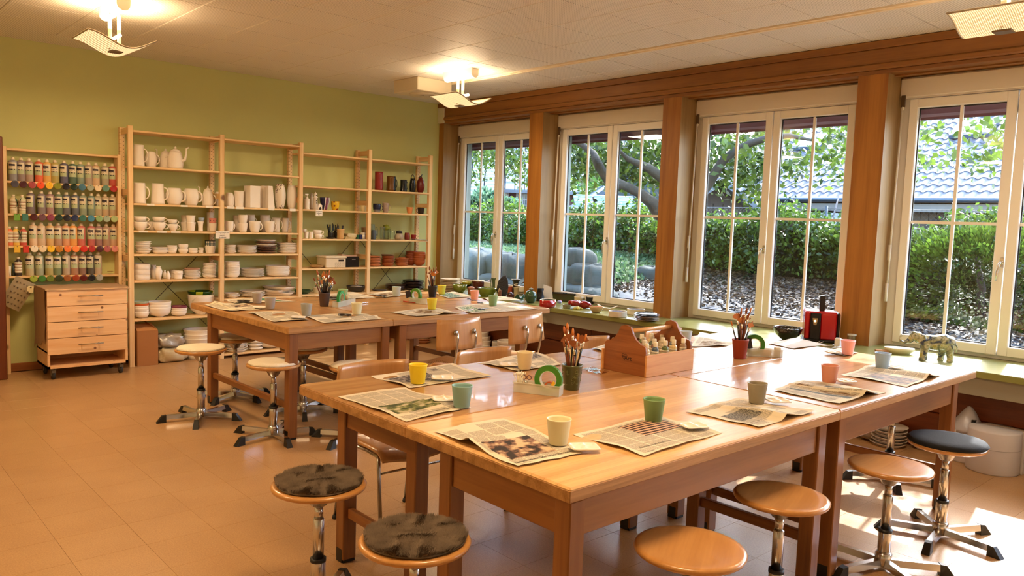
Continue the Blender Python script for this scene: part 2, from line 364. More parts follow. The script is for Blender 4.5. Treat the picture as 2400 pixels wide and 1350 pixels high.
# windows
FRM = mat('#f0ece4', .32); GSK = mat('#15161a', .4); PANE = glass((.97, .99, 1.0), 1.0)
ROD = mat('#ded8cb', .35)
SY = .59; SM = .14
def window(i):
    y1 = yn[i]; y0 = yf[i+1]                      # y1 near the back wall, y0 nearer the viewer
    w = bpy.data.objects.new('window_%d' % (i+1), None); COL.objects.link(w); struct(w)
    zt = 2.535
    fr = MB()
    a = y1-.065; bb = y0+.04                       # casement outer limits
    fr.box(XW+.0315, y0+.001, ZS+.001, XW+.099, a+.064, .70); fr.box(XW+.01, y0+.001, zt, XW+.101, y1-.001, ZB-.001)
    fr.box(XW+.03, a, ZS+.0005, XW+.10, y1-.0005, zt+.002); fr.box(XW+.03, y0+.0005, ZS+.0005, XW+.10, bb, zt+.002)
    fr.build('window_frame', FRM, w)
    MB().box(XW-.02, y0+.002, zt+.01, XW+.03, y1-.002, ZB-.012, bev=.006).build('blind_box', mat('#e6dfd4', .45), w)
    for s in (0, 1):
        g1 = y1-.135-s*(SY+SM); g0 = g1-SY
        o1 = g1+.065 if s == 0 else g1+.066; o0 = g0-.066 if s == 0 else g0-.065
        sa = MB(); zb0 = .665; gz0, gz1 = .735, 2.46
        sa.box(XW-.005, o0, zb0, XW+.05, g0, zt-.005, bev=.006).box(XW-.005, g1, zb0, XW+.05, o1, zt-.005, bev=.006)
        sa.box(XW-.0045, g0-.004, zb0+.0003, XW+.049, g1+.004, gz0, bev=.006).box(XW-.0045, g0-.004, gz1, XW+.049, g1+.004, zt-.0055, bev=.006)
        sash = sa.build('sash', FRM, w)
        gk = MB(); t = .008
        for q in ((g0, gz0, g0+t, gz1), (g1-t, gz0, g1, gz1), (g0, gz0, g1, gz0+t), (g0, gz1-t, g1, gz1)): gk.box(XW+.028, q[0], q[1], XW+.036, q[2], q[3])
        gk.build('gasket', GSK, sash)
        MB().box(XW+.031, g0+.004, gz0+.004, XW+.034, g1-.004, gz1-.004).build('pane', PANE, sash)
        mm = MB(); gc = (g0+g1)/2
        mm.box(XW+.024, gc-.011, gz0, XW+.0408, gc+.011, gz1).box(XW+.0248, g0, 1.589, XW+.040, gc-.011, 1.611).box(XW+.0248, gc+.011, 1.589, XW+.040, g1, 1.611)
        mm.build('muntin', FRM, sash)
    # handle on the meeting stile
    yc = y1-.135-SY-SM/2+.012
    h = MB().lathe([(.0, .012), (.014, .012), (.016, 0)], 14, M=T(XW-.005, yc, 1.33)@Matrix.Rotation(-PI/2, 4, 'Y')@Matrix.Scale(1, 4))
    h.box(XW-.012, yc-.013, 1.29, XW-.004, yc+.013, 1.365, bev=.006)
    h.tube([(XW-.005, yc, 1.33), (XW-.05, yc, 1.33), (XW-.062, yc+.004, 1.31), (XW-.06, yc+.012, 1.26), (XW-.052, yc+.016, 1.20)], [.008, .008, .009, .009, .007], 8)
    h.build('handle', mat((.66, .64, .6), .25, 1), w)
    # blind crank rod beside the frame
    r = MB(); yr = y1-.03
    r.cyl((XW-.03, yr, 2.45), (XW-.06, yr+.004, 1.0), .008, 8).cyl((XW-.055, yr+.004, 1.42), (XW-.06, yr+.004, 1.30), .013, 8).cyl((XW-.06, yr+.004, 1.12), (XW-.062, yr+.004, .98), .012, 8)
    r.cyl((XW-.03, yr, 2.45), (XW+.0, yr, 2.52), .01, 8)
    r.build('crank_rod', ROD, w)
    MB().box(XW-.03, yr-.016, 2.47, XW-.018, yr+.016, 2.56, bev=.003).build('crank_bracket', mat('#5a4630', .4), w)
    # dark red awning cassette and side reveals outside
    MB().box(XW+.22, y0-.05, 2.42, XW+.34, y1+.05, 2.56, bev=.02).box(XW+.24, y0-.05, 2.40, XW+.27, y1+.05, 2.43).build('awning_cassette', mat('#47101a', .4), w)
    MB().box(XW+.10, y1+.0, ZS-.05, XW+.22, y1+.22, 2.6).build('reveal', mat('#8f968c', .7), w)
    MB().box(XW+.10, y0-.1, ZS-.03, XW+.34, y1+.05, ZS+.01).build('outer_sill', mat('#9a9a94', .6), w)
for i in range(5): window(i)  # the fifth window is out of view, added to let in more daylight
# ================================================================ lamps
def s_curve(t):          # cross-section height of the shade across its width
    return .055*math.sin((t-.06)*2*PI*.86+2.3)*-1
SHADE = None
def lamp(x, y, label, k=1., col=LAMP_COL):
    t = thing('ceiling_lamp', label, 'lamp', (x, y, 0), 0, 'pendant lamps in a row under the ceiling')
    cv = mat('#e9dcc2', .4)
    c = MB(); r = .045
    poly = [(r*math.cos(a), -.045+r*math.sin(a)) for a in [PI+PI*k/8 for k in range(9)]]+[(r, 0), (-r, 0)]
    c.prism(poly, -.22, .22, M=T(0, 0, ZC)); c.build('canopy', cv, t)
    for s in (-.03, .03):
        MB().box(s-.011, -.012, 2.62, s+.011, .012, ZC-.08, bev=.004).build('stem', cv, t)
    # wavy perforated shade, translucent, long axis along y
    def f(u, v):
        a = (u-.5); return (a*.44, (v-.5)*.42, 2.640+.030*math.cos(a*2*PI*.95-.6)*-1+.05*a*a*2)
    MB().grid(f, 22, 12, th=.004).build('shade', SHADEM, t)
    MB().tube([f(0, v/8) for v in range(9)], .006, 6).tube([f(1, v/8) for v in range(9)], .006, 6).tube([f(u/16, 0) for u in range(17)], .006, 6).tube([f(u/16, 1) for u in range(17)], .006, 6).build('rim', mat('#b9aa92', .4, .3), t)
    MB().box(-.035, -.045, 2.600, .045, .045, 2.610).build('sensor_plate', mat('#6b5334', .5), t)
    MB().cyl((0, -.13, 2.70), (0, .13, 2.70), .012, 10).build('tube', mat('#fff1cf', .5, emit=(1, .78, .45), est=5), t)
    la = bpy.data.lights.new('lamp_light', 'AREA'); la.shape = 'RECTANGLE'; la.size = .4; la.size_y = .46; la.energy = LAMP_W*.24*k; la.color = col
    lo = bpy.data.objects.new('uplight', la); COL.objects.link(lo); lo.parent = t; lo.location = (0, 0, 2.76); lo.rotation_euler = (PI, 0, 0)
    lb = bpy.data.lights.new('lamp_down', 'AREA'); lb.shape = 'RECTANGLE'; lb.size = .44; lb.size_y = .46; lb.energy = LAMP_W*.76*k; lb.color = col
    l2 = bpy.data.objects.new('downlight', lb); COL.objects.link(l2); l2.parent = t; l2.location = (0, 0, 2.592)
    return t
SHADEM, n, l, b = _base('perforated_shade', .5)
geo = n.new('ShaderNodeNewGeometry'); vm = n.new('ShaderNodeVectorMath'); vm.operation = 'SCALE'; vm.inputs['Scale'].default_value = 95
l.new(geo.outputs['Position'], vm.inputs[0]); fr = n.new('ShaderNodeVectorMath'); fr.operation = 'FRACTION'; l.new(vm.outputs[0], fr.inputs[0])
sb = n.new('ShaderNodeVectorMath'); sb.operation = 'SUBTRACT'; sb.inputs[1].default_value = (.5, .5, .5); l.new(fr.outputs[0], sb.inputs[0])
sp = n.new('ShaderNodeVectorMath'); sp.operation = 'MULTIPLY'; sp.inputs[1].default_value = (1, 1, 0); l.new(sb.outputs[0], sp.inputs[0])
ln = n.new('ShaderNodeVectorMath'); ln.operation = 'LENGTH'; l.new(sp.outputs[0], ln.inputs[0])
lt = n.new('ShaderNodeMath'); lt.operation = 'LESS_THAN'; lt.inputs[1].default_value = .33; l.new(ln.outputs['Value'], lt.inputs[0])
b.inputs['Base Color'].default_value = (*srgb('#cbb183'), 1); b.inputs['Emission Color'].default_value = (1, .72, .36, 1)
ms = n.new('ShaderNodeMath'); ms.operation = 'MULTIPLY_ADD'; ms.inputs[1].default_value = 1.1; ms.inputs[2].default_value = .25; l.new(lt.outputs[0], ms.inputs[0]); l.new(ms.outputs[0], b.inputs['Emission Strength'])
lamp(-.56, -1.66, 'wavy perforated pendant lamp at left above the paint rack')
lamp(2.56, -1.66, 'wavy perforated pendant lamp beside the ceiling ventilation box', .7, (1, .77, .50))
lamp(2.56, -6.35, 'wavy perforated pendant lamp cut off at the top right, near the windows', .35, (1, .80, .58))
lamp(-.56, -6.35, 'wavy perforated pendant lamp above the viewer')
lamp(-2.6, -4.0, 'wavy perforated pendant lamp over the empty floor at left')
v = thing('ventilation_box', 'square white ventilation box fixed to the ceiling beside the lamp', 'vent', (2.65, -.84, 0))
MB().box(-.19, -.24, ZC-.135, .25, .20, ZC, bev=.006).build('housing', mat('#dccfb4', .45), v)
MB().lathe([(.0, -.008), (.135, -.008), (.14, 0)], 28, M=T(.03, -.02, ZC-.135)).build('grille', mat('#d6c9ae', .4), v)
MB().box(.0, -.035, ZC-.146, .04, -.02, ZC-.142).build('sensor', mat('#3a3024', .5), v)
# ================================================================ tables
ZT = .761
def table(x0, y0, x1, y1, rz, org, tops, legs, label, edge=EDGE, stretch=None, group='tables of the near block', th=.045, along='x'):
    """box in block-local coordinates, origin org turned by rz"""
    t = thing('work_table', label, 'table', (org[0], org[1], 0), rz, group)
    g = .0015
    mb = MB().box(x0+g, y0+g, ZT-th, x1-g, y1-g, ZT, bev=.006)
    mb.build('tabletop', tops, t)
    e = MB()
    e.box(x0+.0005, y0+.0005, ZT-th-.0004, x1-.0005, y1-.0005, ZT-.0075, bev=.003)
    e.build('edge_banding', edge, t)
    lw = .065
    lx = sorted(set(round(p[0], 4) for p in legs)); ly = sorted(set(round(p[1], 4) for p in legs))
    for p in legs:
        MB().box(p[0]-lw/2, p[1]-lw/2, .012, p[0]+lw/2, p[1]+lw/2, ZT-th-.001, bev=.004).build('leg', LEGM, t)
        MB().box(p[0]-lw/2+.004, p[1]-lw/2+.004, 0, p[0]+lw/2-.004, p[1]+lw/2-.004, .012).box(p[0]-lw/2-.001, p[1]-lw/2+.01, .001, p[0]-lw/2+.003, p[1]+lw/2-.01, .06).build('foot_cap', BLACKP, t)
    a, c, d, f = lx[0], lx[-1], ly[0], ly[-1]
    za, zb = ZT-th-.115, ZT-th-.001
    for yy in (d, f): MB().box(a+lw/2, yy-.026+.004, za, c-lw/2, yy+.026-.014, zb, bev=.003).build('apron', APRON, t)
    for xx in (a, c): MB().box(xx-.022, d+lw/2, za, xx+.012, f-lw/2, zb, bev=.003).build('apron', APRONY, t)
    for xx in (stretch or (a, c)):
        MB().box(xx-.014, d+lw/2, .20, xx+.014, f-lw/2, .245, bev=.004).build('stretcher', APRONY, t)
    return t
B0 = (-.6597, -6.3264); BA = -.0062; WT, D = 1.6391, .8263
table(0, 0, WT, D, BA, B0, TOPL, [(.045, .04), (1.51, .04), (.045, .60), (1.51, .60)], 'pale beech work table in front, its near corner towards the viewer', group=None)
table(0, D, WT, 2*D, BA, B0, TOPD, [(.13, D+.10), (1.42, D+.10), (.13, 2*D-.20), (1.42, 2*D-.20)], 'reddish work table with worn left edge, behind the pale front table', group=None)
table(WT, 0, 2*WT, D, BA, B0, TOPD, [(WT+.06, .045), (3.02, .045), (WT+.06, .66), (3.02, .66)], 'reddish work table at the right, overhanging the stools by the window', group=None)
table(WT, D, 2*WT, 2*D, BA, B0, TOPD, [(WT+.10, D+.05), (3.02, D+.05), (WT+.10, 2*D-.12), (3.02, 2*D-.12)], 'reddish work table at the back of the near block, beside the coffee machine', group=None)
F0 = (.0833, -3.0794); FA = .023
table(0, 0, D, WT, FA, F0, TOPDY, [(.05, .05), (D-.05, .05), (.05, WT-.32), (D-.05, WT-.32)], 'far work table standing lengthwise beside the white stools', group=None)
table(D, 0, D+WT, D, FA, F0, TOPD, [(D+.10, .05), (D+WT-.30, .05), (D+.10, D-.10), (D+WT-.30, D-.10)], 'far work table behind the two plywood chairs', group=None)
table(D, D, D+WT, 2*D, FA, F0, TOPD, [(D+.10, D+.08), (D+WT-.30, D+.08), (D+.10, 2*D-.10), (D+WT-.30, 2*D-.10)], 'far work table nearest the shelves and the window corner', group=None)
# ================================================================ stools
def make_stool(h, pad=None, seatm=SEATW, seg=36):
    """five-star swivel stool; h = height of the wooden seat's top"""
    t = thing('swivel_stool', '', 'stool'); R = .178
    s = MB(); s.lathe([(0, h-.030), (.10, h-.030), (R-.02, h-.026), (R-.004, h-.018), (R, h-.008), (R-.006, h-.001), (R-.02, h), (R-.05, h-.004), (.06, h-.009), (0, h-.010)], seg)
    s.build('seat', seatm, t)
    MB().lathe([(.062, h-.030), (.06, h-.042), (.045, h-.058), (.030, h-.085), (.022, h-.09), (0, h-.09)], 16).build('seat_mount', CHROMED, t)
    MB().lathe([(0, h-.14), (.0165, h-.14), (.0165, h-.085), (0, h-.085)], 14).build('piston', CHROME, t)
    MB().lathe([(0, h-.30), (.021, h-.30), (.021, h-.14), (.019, h-.137), (0, h-.137)], 14).build('inner_column', CHROME, t)
    MB().lathe([(0, .02), (.028, .02), (.028, h-.305), (.026, h-.30), (0, h-.30)], 16).build('column', CHROME, t)
    MB().lathe([(.0265, h-.306), (.030, h-.306), (.030, h-.292), (.0225, h-.292)], 16).build('collar', BLACKP, t)
    MB().lathe([(0, .02), (.036, .02), (.036, .075), (.03, .08), (0, .08)], 16).build('hub', CHROME, t)
    MB().tube([(.03, 0, h-.055), (.09, .01, h-.05), (.13, .014, h-.055), (.165, .016, h-.058)], [.004, .004, .009, .007], 8).build('lever', BLACKP, t)
    for k in range(5):
        a = 2*PI*k/5; M = Rz(a)
        MB().prism([(-.017, .022), (.017, .022), (.013, .052), (-.013, .052)], .03, .245, M=M@T(0, 0, 0)).build('foot_arm', CHROME, t)
        MB().add([(-.019, .235, 0), (.019, .235, 0), (.019, .30, 0), (-.019, .30, 0), (-.016, .235, .054), (.016, .235, .054), (.014, .262, .05), (-.014, .262, .05)], [(3, 2, 1, 0), (4, 5, 6, 7), (0, 1, 5, 4), (1, 2, 6, 5), (2, 3, 7, 6), (3, 0, 4, 7)], M=M).build('foot_tip', BLACKP, t)
    if pad == 'white':
        MB().lathe([(0, h-.003), (R-.02, h-.003), (R-.012, h+.004), (R-.02, h+.014), (.10, h+.018), (0, h+.018)], 40, wob=lambda a, z: 1+.012*math.sin(7*a)+.008*math.sin(13*a+1)).build('felt_pad', mat('#eadfc8', .95, var=.05, scale=30, bump=.5, bscale=120), t)
    if pad == 'black':
        MB().lathe([(0, h-.003), (R-.004, h-.003), (R+.004, h+.006), (R-.008, h+.020), (.12, h+.026), (0, h+.027)], 40).build('cushion', mat('#101114', .9, bump=.3, bscale=300), t)
    if pad == 'fur':
        o = MB().lathe([(0, h-.003), (R-.03, h-.003), (R-.018, h+.006), (R-.03, h+.014), (.10, h+.018), (0, h+.018)], 44, wob=lambda a, z: 1+.015*math.sin(6*a+2)).build('fur_pad', FURM, t)
        # short pile: thousands of thin blades, one mesh
        N = 30000; rr = np.sqrt(rng.rand(N))*(R-.018); aa = rng.rand(N)*2*PI
        x = rr*np.cos(aa); y = rr*np.sin(aa); z = h+.012+.004*np.cos(rr/R*1.4)
        cl = np.sin(x*48+2*np.sin(y*41))+np.sin(y*57+1.7*np.sin(x*36)); da = cl*1.2+rng.randn(N)*.8
        L = .013+.005*rng.rand(N); tx = x+np.cos(da)*L*.75; ty = y+np.sin(da)*L*.75; tz = z+L*.6
        wx = -np.sin(da)*.0011; wy = np.cos(da)*.0011
        V = np.stack([np.stack([x-wx, y-wy, z-.004], 1), np.stack([x+wx, y+wy, z-.004], 1), np.stack([tx, ty, tz], 1)], 1).reshape(-1, 3)
        me = bpy.data.meshes.new('pile'); me.vertices.add(3*N); me.vertices.foreach_set('co', V.ravel()); me.loops.add(3*N); me.loops.foreach_set('vertex_index', np.arange(3*N)); me.polygons.add(N); me.polygons.foreach_set('loop_start', np.arange(N)*3); me.polygons.foreach_set('loop_total', np.full(N, 3)); me.update(); me.materials.append(FURM)
        p = bpy.data.objects.new('pile', me); COL.objects.link(p); p.parent = o; tag(p, kind='stuff')
    return t
FURM = mat('#756452', .9, var=.5, scale=22)
def stool(hub, h, rot, pad, label):
    t = make_stool(h, pad, SEATW); t.location = (hub[0], hub[1], 0); t.rotation_euler = (0, 0, rot); t['label'] = label; return t
stool((-.15, -2.19), .515, 0.15, 'white', 'chrome swivel stool with off-white felt pad, leftmost by the far tables')
stool((.31, -1.69), .495, .9, 'white', 'chrome swivel stool with off-white felt pad, half under the far table beside the shelves')
stool((.06, -2.92), .505, .55, 'white', 'chrome swivel stool with rumpled off-white felt pad at the far table\'s near corner')
stool((.54, -2.41), .495, .2, 'white', 'chrome swivel stool behind the front leg of the far table')
stool((.48, -3.27), .50, .75, 'white', 'chrome swivel stool with grey-white pad, behind the plywood chair at the near block')
s6 = at(748, 1131, z=.50); stool(s6, .50, .35, 'fur', 'swivel stool with dark brown fur pad, the one further left')
s7 = at(973, 1262, z=.50); stool(s7, .50, .1, 'fur', 'swivel stool with dark brown fur pad, nearest the bottom edge')
s8 = at(1617, 1280, z=.50); stool(s8, .50, .5, None, 'bare plywood swivel stool cut off by the bottom edge of the picture')
s9 = at(1831, 1160, z=.50); stool(s9, .50, .3, None, 'bare plywood swivel stool before the middle leg of the near tables')
s10 = at(2087, 1090, z=.48); stool(s10, .48, .02, None, 'bare plywood swivel stool standing in the sunlight patch')
stool((1.937, -6.446), .485, .45, 'black', 'swivel stool with round black cushion at the lower right')
stool((2.664, -5.897), .47, .9, None, 'chrome swivel stool under the right table, its seat hidden by the tabletop')
stool((2.72, -5.1), .47, .2, None, 'chrome swivel stool between the near block and the window sill')
# ================================================================ plywood chairs
def make_chair(front='y'):
    """seat towards +y, backrest at y=0; origin on floor under backrest middle"""
    t = thing('plywood_chair', '', 'chair')
    def bk(u, v):
        x = (u-.5)*(.43-.03*v); y = -.055*(1-(2*u-1)**2)-.02*(1-v); z = .585+.212*v
        return (x, y, z)
    vs = MB(); NU, NV = 14, 6
    def back(u, v): a = bk(u, v); return a
    g = [back(i/NU, j/NV) for j in range(NV+1) for i in range(NU+1)]; w = NU+1
    g2 = [(x, y+.011, z) for x, y, z in g]; o = len(g)
    fs = [(j*w+i, j*w+i+1, (j+1)*w+i+1, (j+1)*w+i) for j in range(NV) for i in range(NU)]
    fs2 = [tuple(o+k for k in reversed(f)) for f in fs]
    rim = [i for i in range(w)]+[j*w+NU for j in range(1, NV+1)]+[NV*w+i for i in range(NU-1, -1, -1)]+[j*w for j in range(NV-1, 0, -1)]
    fr = [(rim[k], o+rim[k], o+rim[(k+1) % len(rim)], rim[(k+1) % len(rim)]) for k in range(len(rim))]
    vs.add(g+g2, fs+fs2+fr, smooth=True); vs.build('backrest', PLY, t)
    def st(u, v):
        x = (u-.5)*(.38+.02*v); y = .05+v*.38; z = .445+.010*math.cos(PI*2*(u-.5))*-1+(.0 if v < .8 else -.9*(v-.8)**2)+(.03*(1-v/.15)**2 if v < .15 else 0)
        return (x, y, z)
    MB().grid(st, 12, 14, th=.011).build('seat', PLY, t)
    hol = MB()
    for i in range(7):
        for j in range(6):
            p = st(.5+(i-3)*.055+(.027 if j % 2 else 0)*0, .38+j*.055); hol.lathe([(0, .0006), (.0042, .0006), (.0042, 0)], 6, c=(p[0], p[1], p[2]+.0002))
    hol.build('vent_hole', mat('#3a220f', .8), t)
    for s in (-1, 1):
        x = s*.085
        MB().tube([(x, -.085, .705), (x, -.088, .66), (x, -.075, .56), (x, -.055, .48), (x, -.02, .435), (x, .06, .42), (x*1.3, .16, .418)], .009, 8).build('back_tube', CHROME, t)
        MB().lathe([(0, .0), (.019, 0), (.019, .006), (.012, .012), (0, .014)], 12, M=T(x, -.062, .705)@Matrix.Rotation(PI/2, 4, 'X')).build('bolt_cap', CHROMED, t)
        for q, (y0, y1) in enumerate(((.38, .44), (.08, .0))):
            MB().tube([(s*.17, .23, .418), (s*.18, y0-.02*(1 if q == 0 else -1), .418), (s*.19, y0, .405), (s*.195, y0+.5*(y1-y0)*.3, .37), (s*.205, y1, .02)], .0095, 8).build('leg', CHROMED, t)
            MB().lathe([(0, 0), (.013, 0), (.015, .006), (.011, .022), (0, .024)], 10, M=T(s*.205, y1, 0)).build('foot_cap', BLACKP, t)
    MB().cyl((-.17, .23, .418), (.17, .23, .418), .008, 8).cyl((-.19, .38, .34), (.19, .38, .34), .006, 8).build('crossbar', CHROMED, t)
    return t
CH = make_chair(); cu = [False]
place(CH, cu, (1.225, -3.43, 0), .04, 'plywood chair seen from behind, left of the two at the far table')
place(CH, cu, (1.845, -3.47, 0), .14, 'plywood chair seen from behind, right of the two at the far table')
place(CH, cu, (-.12, -4.44, 0), PI-.03, 'plywood chair with perforated seat, behind the yellow cup', scale=(1, 1, .965))
place(CH, cu, (.63, -4.42, 0), PI+.02, 'plywood chair behind the white cup, its seat hidden under the table', scale=(1, 1, .965))
place(CH, cu, (1.50, -4.42, 0), PI-.02, 'plywood chair whose back shows left of the wooden bottle caddy', scale=(1, 1, .965))
place(CH, cu, (2.30, -4.42, 0), PI-.03, 'plywood chair whose back shows behind the handle of the bottle caddy', scale=(1, 1, .965))
# ================================================================ pine shelving
PITCH_X = .8559
SH = {0: [2.222, 1.896, 1.547, 1.292, 1.070, .820, .451], 1: [2.225, 1.900, 1.547, 1.292, 1.070, .820, .611, .045],
      2: [2.158, 1.805, 1.552, 1.232, .908, .62], 3: [2.156, 1.805, 1.547, 1.230, .912, .62]}
shv = thing('shelving_rack', 'long pine shelving rack of four bays along the green wall', 'shelf', (0, 0, 0))
for i in range(5):
    x = i*PITCH_X
    for y in (0, .256):
        MB().box(x, y, 0, x+.044, y+.044, 2.26, bev=.003).build('post', PINEZ, shv)
    for z in (2.19, 1.62, 1.0, .56, .10): MB().box(x+.008, .044, z, x+.030, .256, z+.055, bev=.003).build('rung', PINEY, shv)
    hb = MB()
    for k in range(58):
        z = .16+.036*k
        for yy in (.268, .287) if k % 2 == 0 else (.268,):
            hb.add([(x-.0006, yy-.003, z-.003), (x-.0006, yy+.003, z-.003), (x-.0006, yy+.003, z+.003), (x-.0006, yy-.003, z+.003)], [(0, 3, 2, 1)])
            hb.add([(x+.0446, yy-.003, z-.003), (x+.0446, yy+.003, z-.003), (x+.0446, yy+.003, z+.003), (x+.0446, yy-.003, z+.003)], [(0, 1, 2, 3)])
        hb.add([(x+.008, .2554, z-.003), (x+.014, .2554, z-.003), (x+.014, .2554, z+.003), (x+.008, .2554, z+.003)], [(0, 1, 2, 3)])
        hb.add([(x+.030, .2554, z-.015), (x+.036, .2554, z-.015), (x+.036, .2554, z-.009), (x+.030, .2554, z-.009)], [(0, 1, 2, 3)])
    tag(hb.build('peg_holes', mat('#3b2210', .8), shv), kind='stuff')
for b_, zs in SH.items():
    for z in zs:
        MB().box(b_*PITCH_X+.045, .002, z-.018, (b_+1)*PITCH_X-.001, .298, z, bev=.003).build('shelf_board', PINE, shv)
for b_, (z0, z1) in {0: (.30, 1.15), 2: (.33, 1.22), 3: (.36, 1.25)}.items():
    x0, x1 = b_*PITCH_X+.05, (b_+1)*PITCH_X-.005
    MB().cyl((x0, .302, z0), (x1, .302, z1), .003, 6).cyl((x0, .304, z1), (x1, .304, z0), .003, 6).build('cross_brace', mat('#4b4a3e', .4, .6), shv)
ORD = ['top', 'second', 'third', 'fourth', 'fifth', 'sixth', 'seventh', 'eighth', 'ninth', 'tenth', 'eleventh', 'twelfth']
def spot(u, z, y):
    """world x of the column seen at image column u, on a shelf at height z and depth y"""
    v = 500.
    for _ in range(4):
        p = at(u, v, y=y); d = np.array([p[0], y, z])-CAM; zz = d@_f; v = H/2-F*(d@UP)/zz
    p = at(u, v, y=y); return float(p[0]), zz/F      # x, metres per pixel
CACHE = {}
def item(name, label, cat, l, r, z, hpx, parts, y=.14, rz=0., group=None, kz=1.):
    """parts: list of (part name, fn(MB,R,H), material); several parts -> Empty + children, one -> a mesh"""
    x, mpp = spot((l+r)/2, z, y); R = (r-l)/2*mpp; Hh = hpx*mpp*kz
    if len(parts) == 1:
        nm, fn, m = parts[0]; mb = MB(); fn(mb, R, Hh); o = mb.build(name, m, None, (x, y, z+.0005), rz); tag(o, label, cat, group); return o
    t = thing(name, label, cat, (x, y, z+.0005), rz, group)
    for nm, fn, m in parts:
        mb = MB(); fn(mb, R, Hh); mb.build(nm, m, t)
    return t
def P_cyl(rb=1., rt=1., belly=0., lip=.0, th=.10, zb=0.):
    """open vessel profile"""
    def f(mb, R, H, seg=22):
        out = []; N = 9
        for i in range(N+1):
            t = i/N; rr = rb+(rt-rb)*t+belly*math.sin(PI*t)
            out.append((R*rr, H*t))
        out[-1] = (R*(rt+lip), H)
        w = R*th; inn = [(max(.001, r_-w), z_) for r_, z_ in reversed(out)]
        inn = [q for q in inn if q[1] > H*.08]
        mb.lathe([(0, 0), (out[0][0]*.9, 0)]+out+inn+[(0, H*.08)], seg)
    return f
def bowl(foot=.45):
    def f(mb, R, H, seg=24):
        out = [(R*foot, 0), (R*foot, H*.05), (R*.78, H*.22), (R*.93, H*.5), (R*.99, H*.85), (R, H)]
        mb.lathe([(0, 0)]+out+[(R*.955, H*.99), (R*.93, H*.8), (R*.86, H*.5), (R*.7, H*.25), (0, H*.12)], seg)
    return f
def plate(foot=.6):
    def f(mb, R, H, seg=26):
        mb.lathe([(0, 0), (R*foot, 0), (R*foot, H*.15), (R*.8, H*.4), (R, H*.9), (R, H), (R*.97, H), (R*.76, H*.55), (0, H*.4)], seg)
    return f
def squircle(a, z, p=4): return (abs(math.cos(a))**p+abs(math.sin(a))**p)**(-1/p)
def sqplate(mb, R, H): mb.lathe([(0, 0), (R*.6, 0), (R*.85, H*.4), (R, H*.9), (R, H), (R*.95, H), (R*.8, H*.5), (0, H*.4)], 32, wob=squircle)
def handle(ang=0., z0=.22, z1=.82, out=.75, rt=1., th=.085):
    def f(mb, R, H):
        pts = [];
        for k in range(9):
            a = -PI/2+PI*k/8; pts.append((R*rt*.93+R*out*math.cos(a), 0, H*(z0+z1)/2+H*(z1-z0)/2*math.sin(a)))
        mb.tube(pts, R*th, 7, M=Rz(ang), flat=1.)
    return f
def spout(ang=PI, z0=.4, top=1.25, out=1.0):
    def f(mb, R, H):
        pts = [(R*.7, 0, H*z0), (R*(1+.25*out), 0, H*(z0+.15)), (R*(1+.4*out), 0, H*.85), (R*(1+.45*out), 0, H*top*.95), (R*(1+.75*out), 0, H*top)]
        mb.tube(pts, [R*.24, R*.17, R*.12, R*.10, R*.09], 10, M=Rz(ang))
    return f
def lid(zt=1., r=.6):
    def f(mb, R, H): mb.lathe([(R*r*1.05, H*zt), (R*r*.9, H*(zt+.06)), (R*r*.4, H*(zt+.14)), (R*.12, H*(zt+.17)), (R*.10, H*(zt+.22)), (R*.16, H*(zt+.26)), (0, H*(zt+.29))], 18)
    return f
CR = 0.74   # camera's own angle: handles to the right in the picture
def mug(label, l, r, z, h, hand=CR*-1, m=BISQ, y=.14, name='mug', cat='mug', group=None, prof=None, ho=.62, th=.085):
    return item(name, label, cat, l, r, z, h, [('body', prof or P_cyl(.72, 1., .16), m), ('handle', handle(hand, out=ho, th=th), m)], y, group=group)
def stack(name, label, cat, l, r, z, hpx, n, fn, m=BISQ, y=.14, overlap=.35, group=None, jit=.004, mats=None, tilt=0., rs=None):
    """n separate dishes piled up, sharing one mesh"""
    x, mpp = spot((l+r)/2, z, y); R = (r-l)/2*mpp; Ht = hpx*mpp
    step = Ht/(n-1+1/(1-overlap)) if n > 1 else Ht
    hh = step/(1-overlap) if n > 1 else Ht
    o = None
    for k in range(n):
        if o is None:
            mb = MB(); fn(mb, R, hh); o = mb.build(name, m); c = o
        else:
            c = o.copy(); COL.objects.link(c)
        mk = mats.get(n-1-k) if mats else None
        if mk is not None: c.data = c.data.copy(); c.data.materials[0] = mk
        c.location = (x+random.uniform(-jit, jit), y+random.uniform(-jit, jit), z+.0005+k*step); c.rotation_euler = (0, tilt*k/n, random.uniform(0, 6) if fn is not sqplate else random.uniform(-.15, .15))
        if rs: s_ = rs[0]+(rs[1]-rs[0])*k/max(1, n-1); c.scale = (s_, s_, 1)
        q = ORD[n-1-k]; tag(c, '%s, %s' % (label, ('%s from the top' % q) if n-1-k else 'topmost') if n > 1 else label, cat, group or (label+' pile' if n > 1 else None))
Z0 = SH[0]; Z1 = SH[1]; Z2 = SH[2]; Z3 = SH[3]
HR = -CR   # handle points right in the image
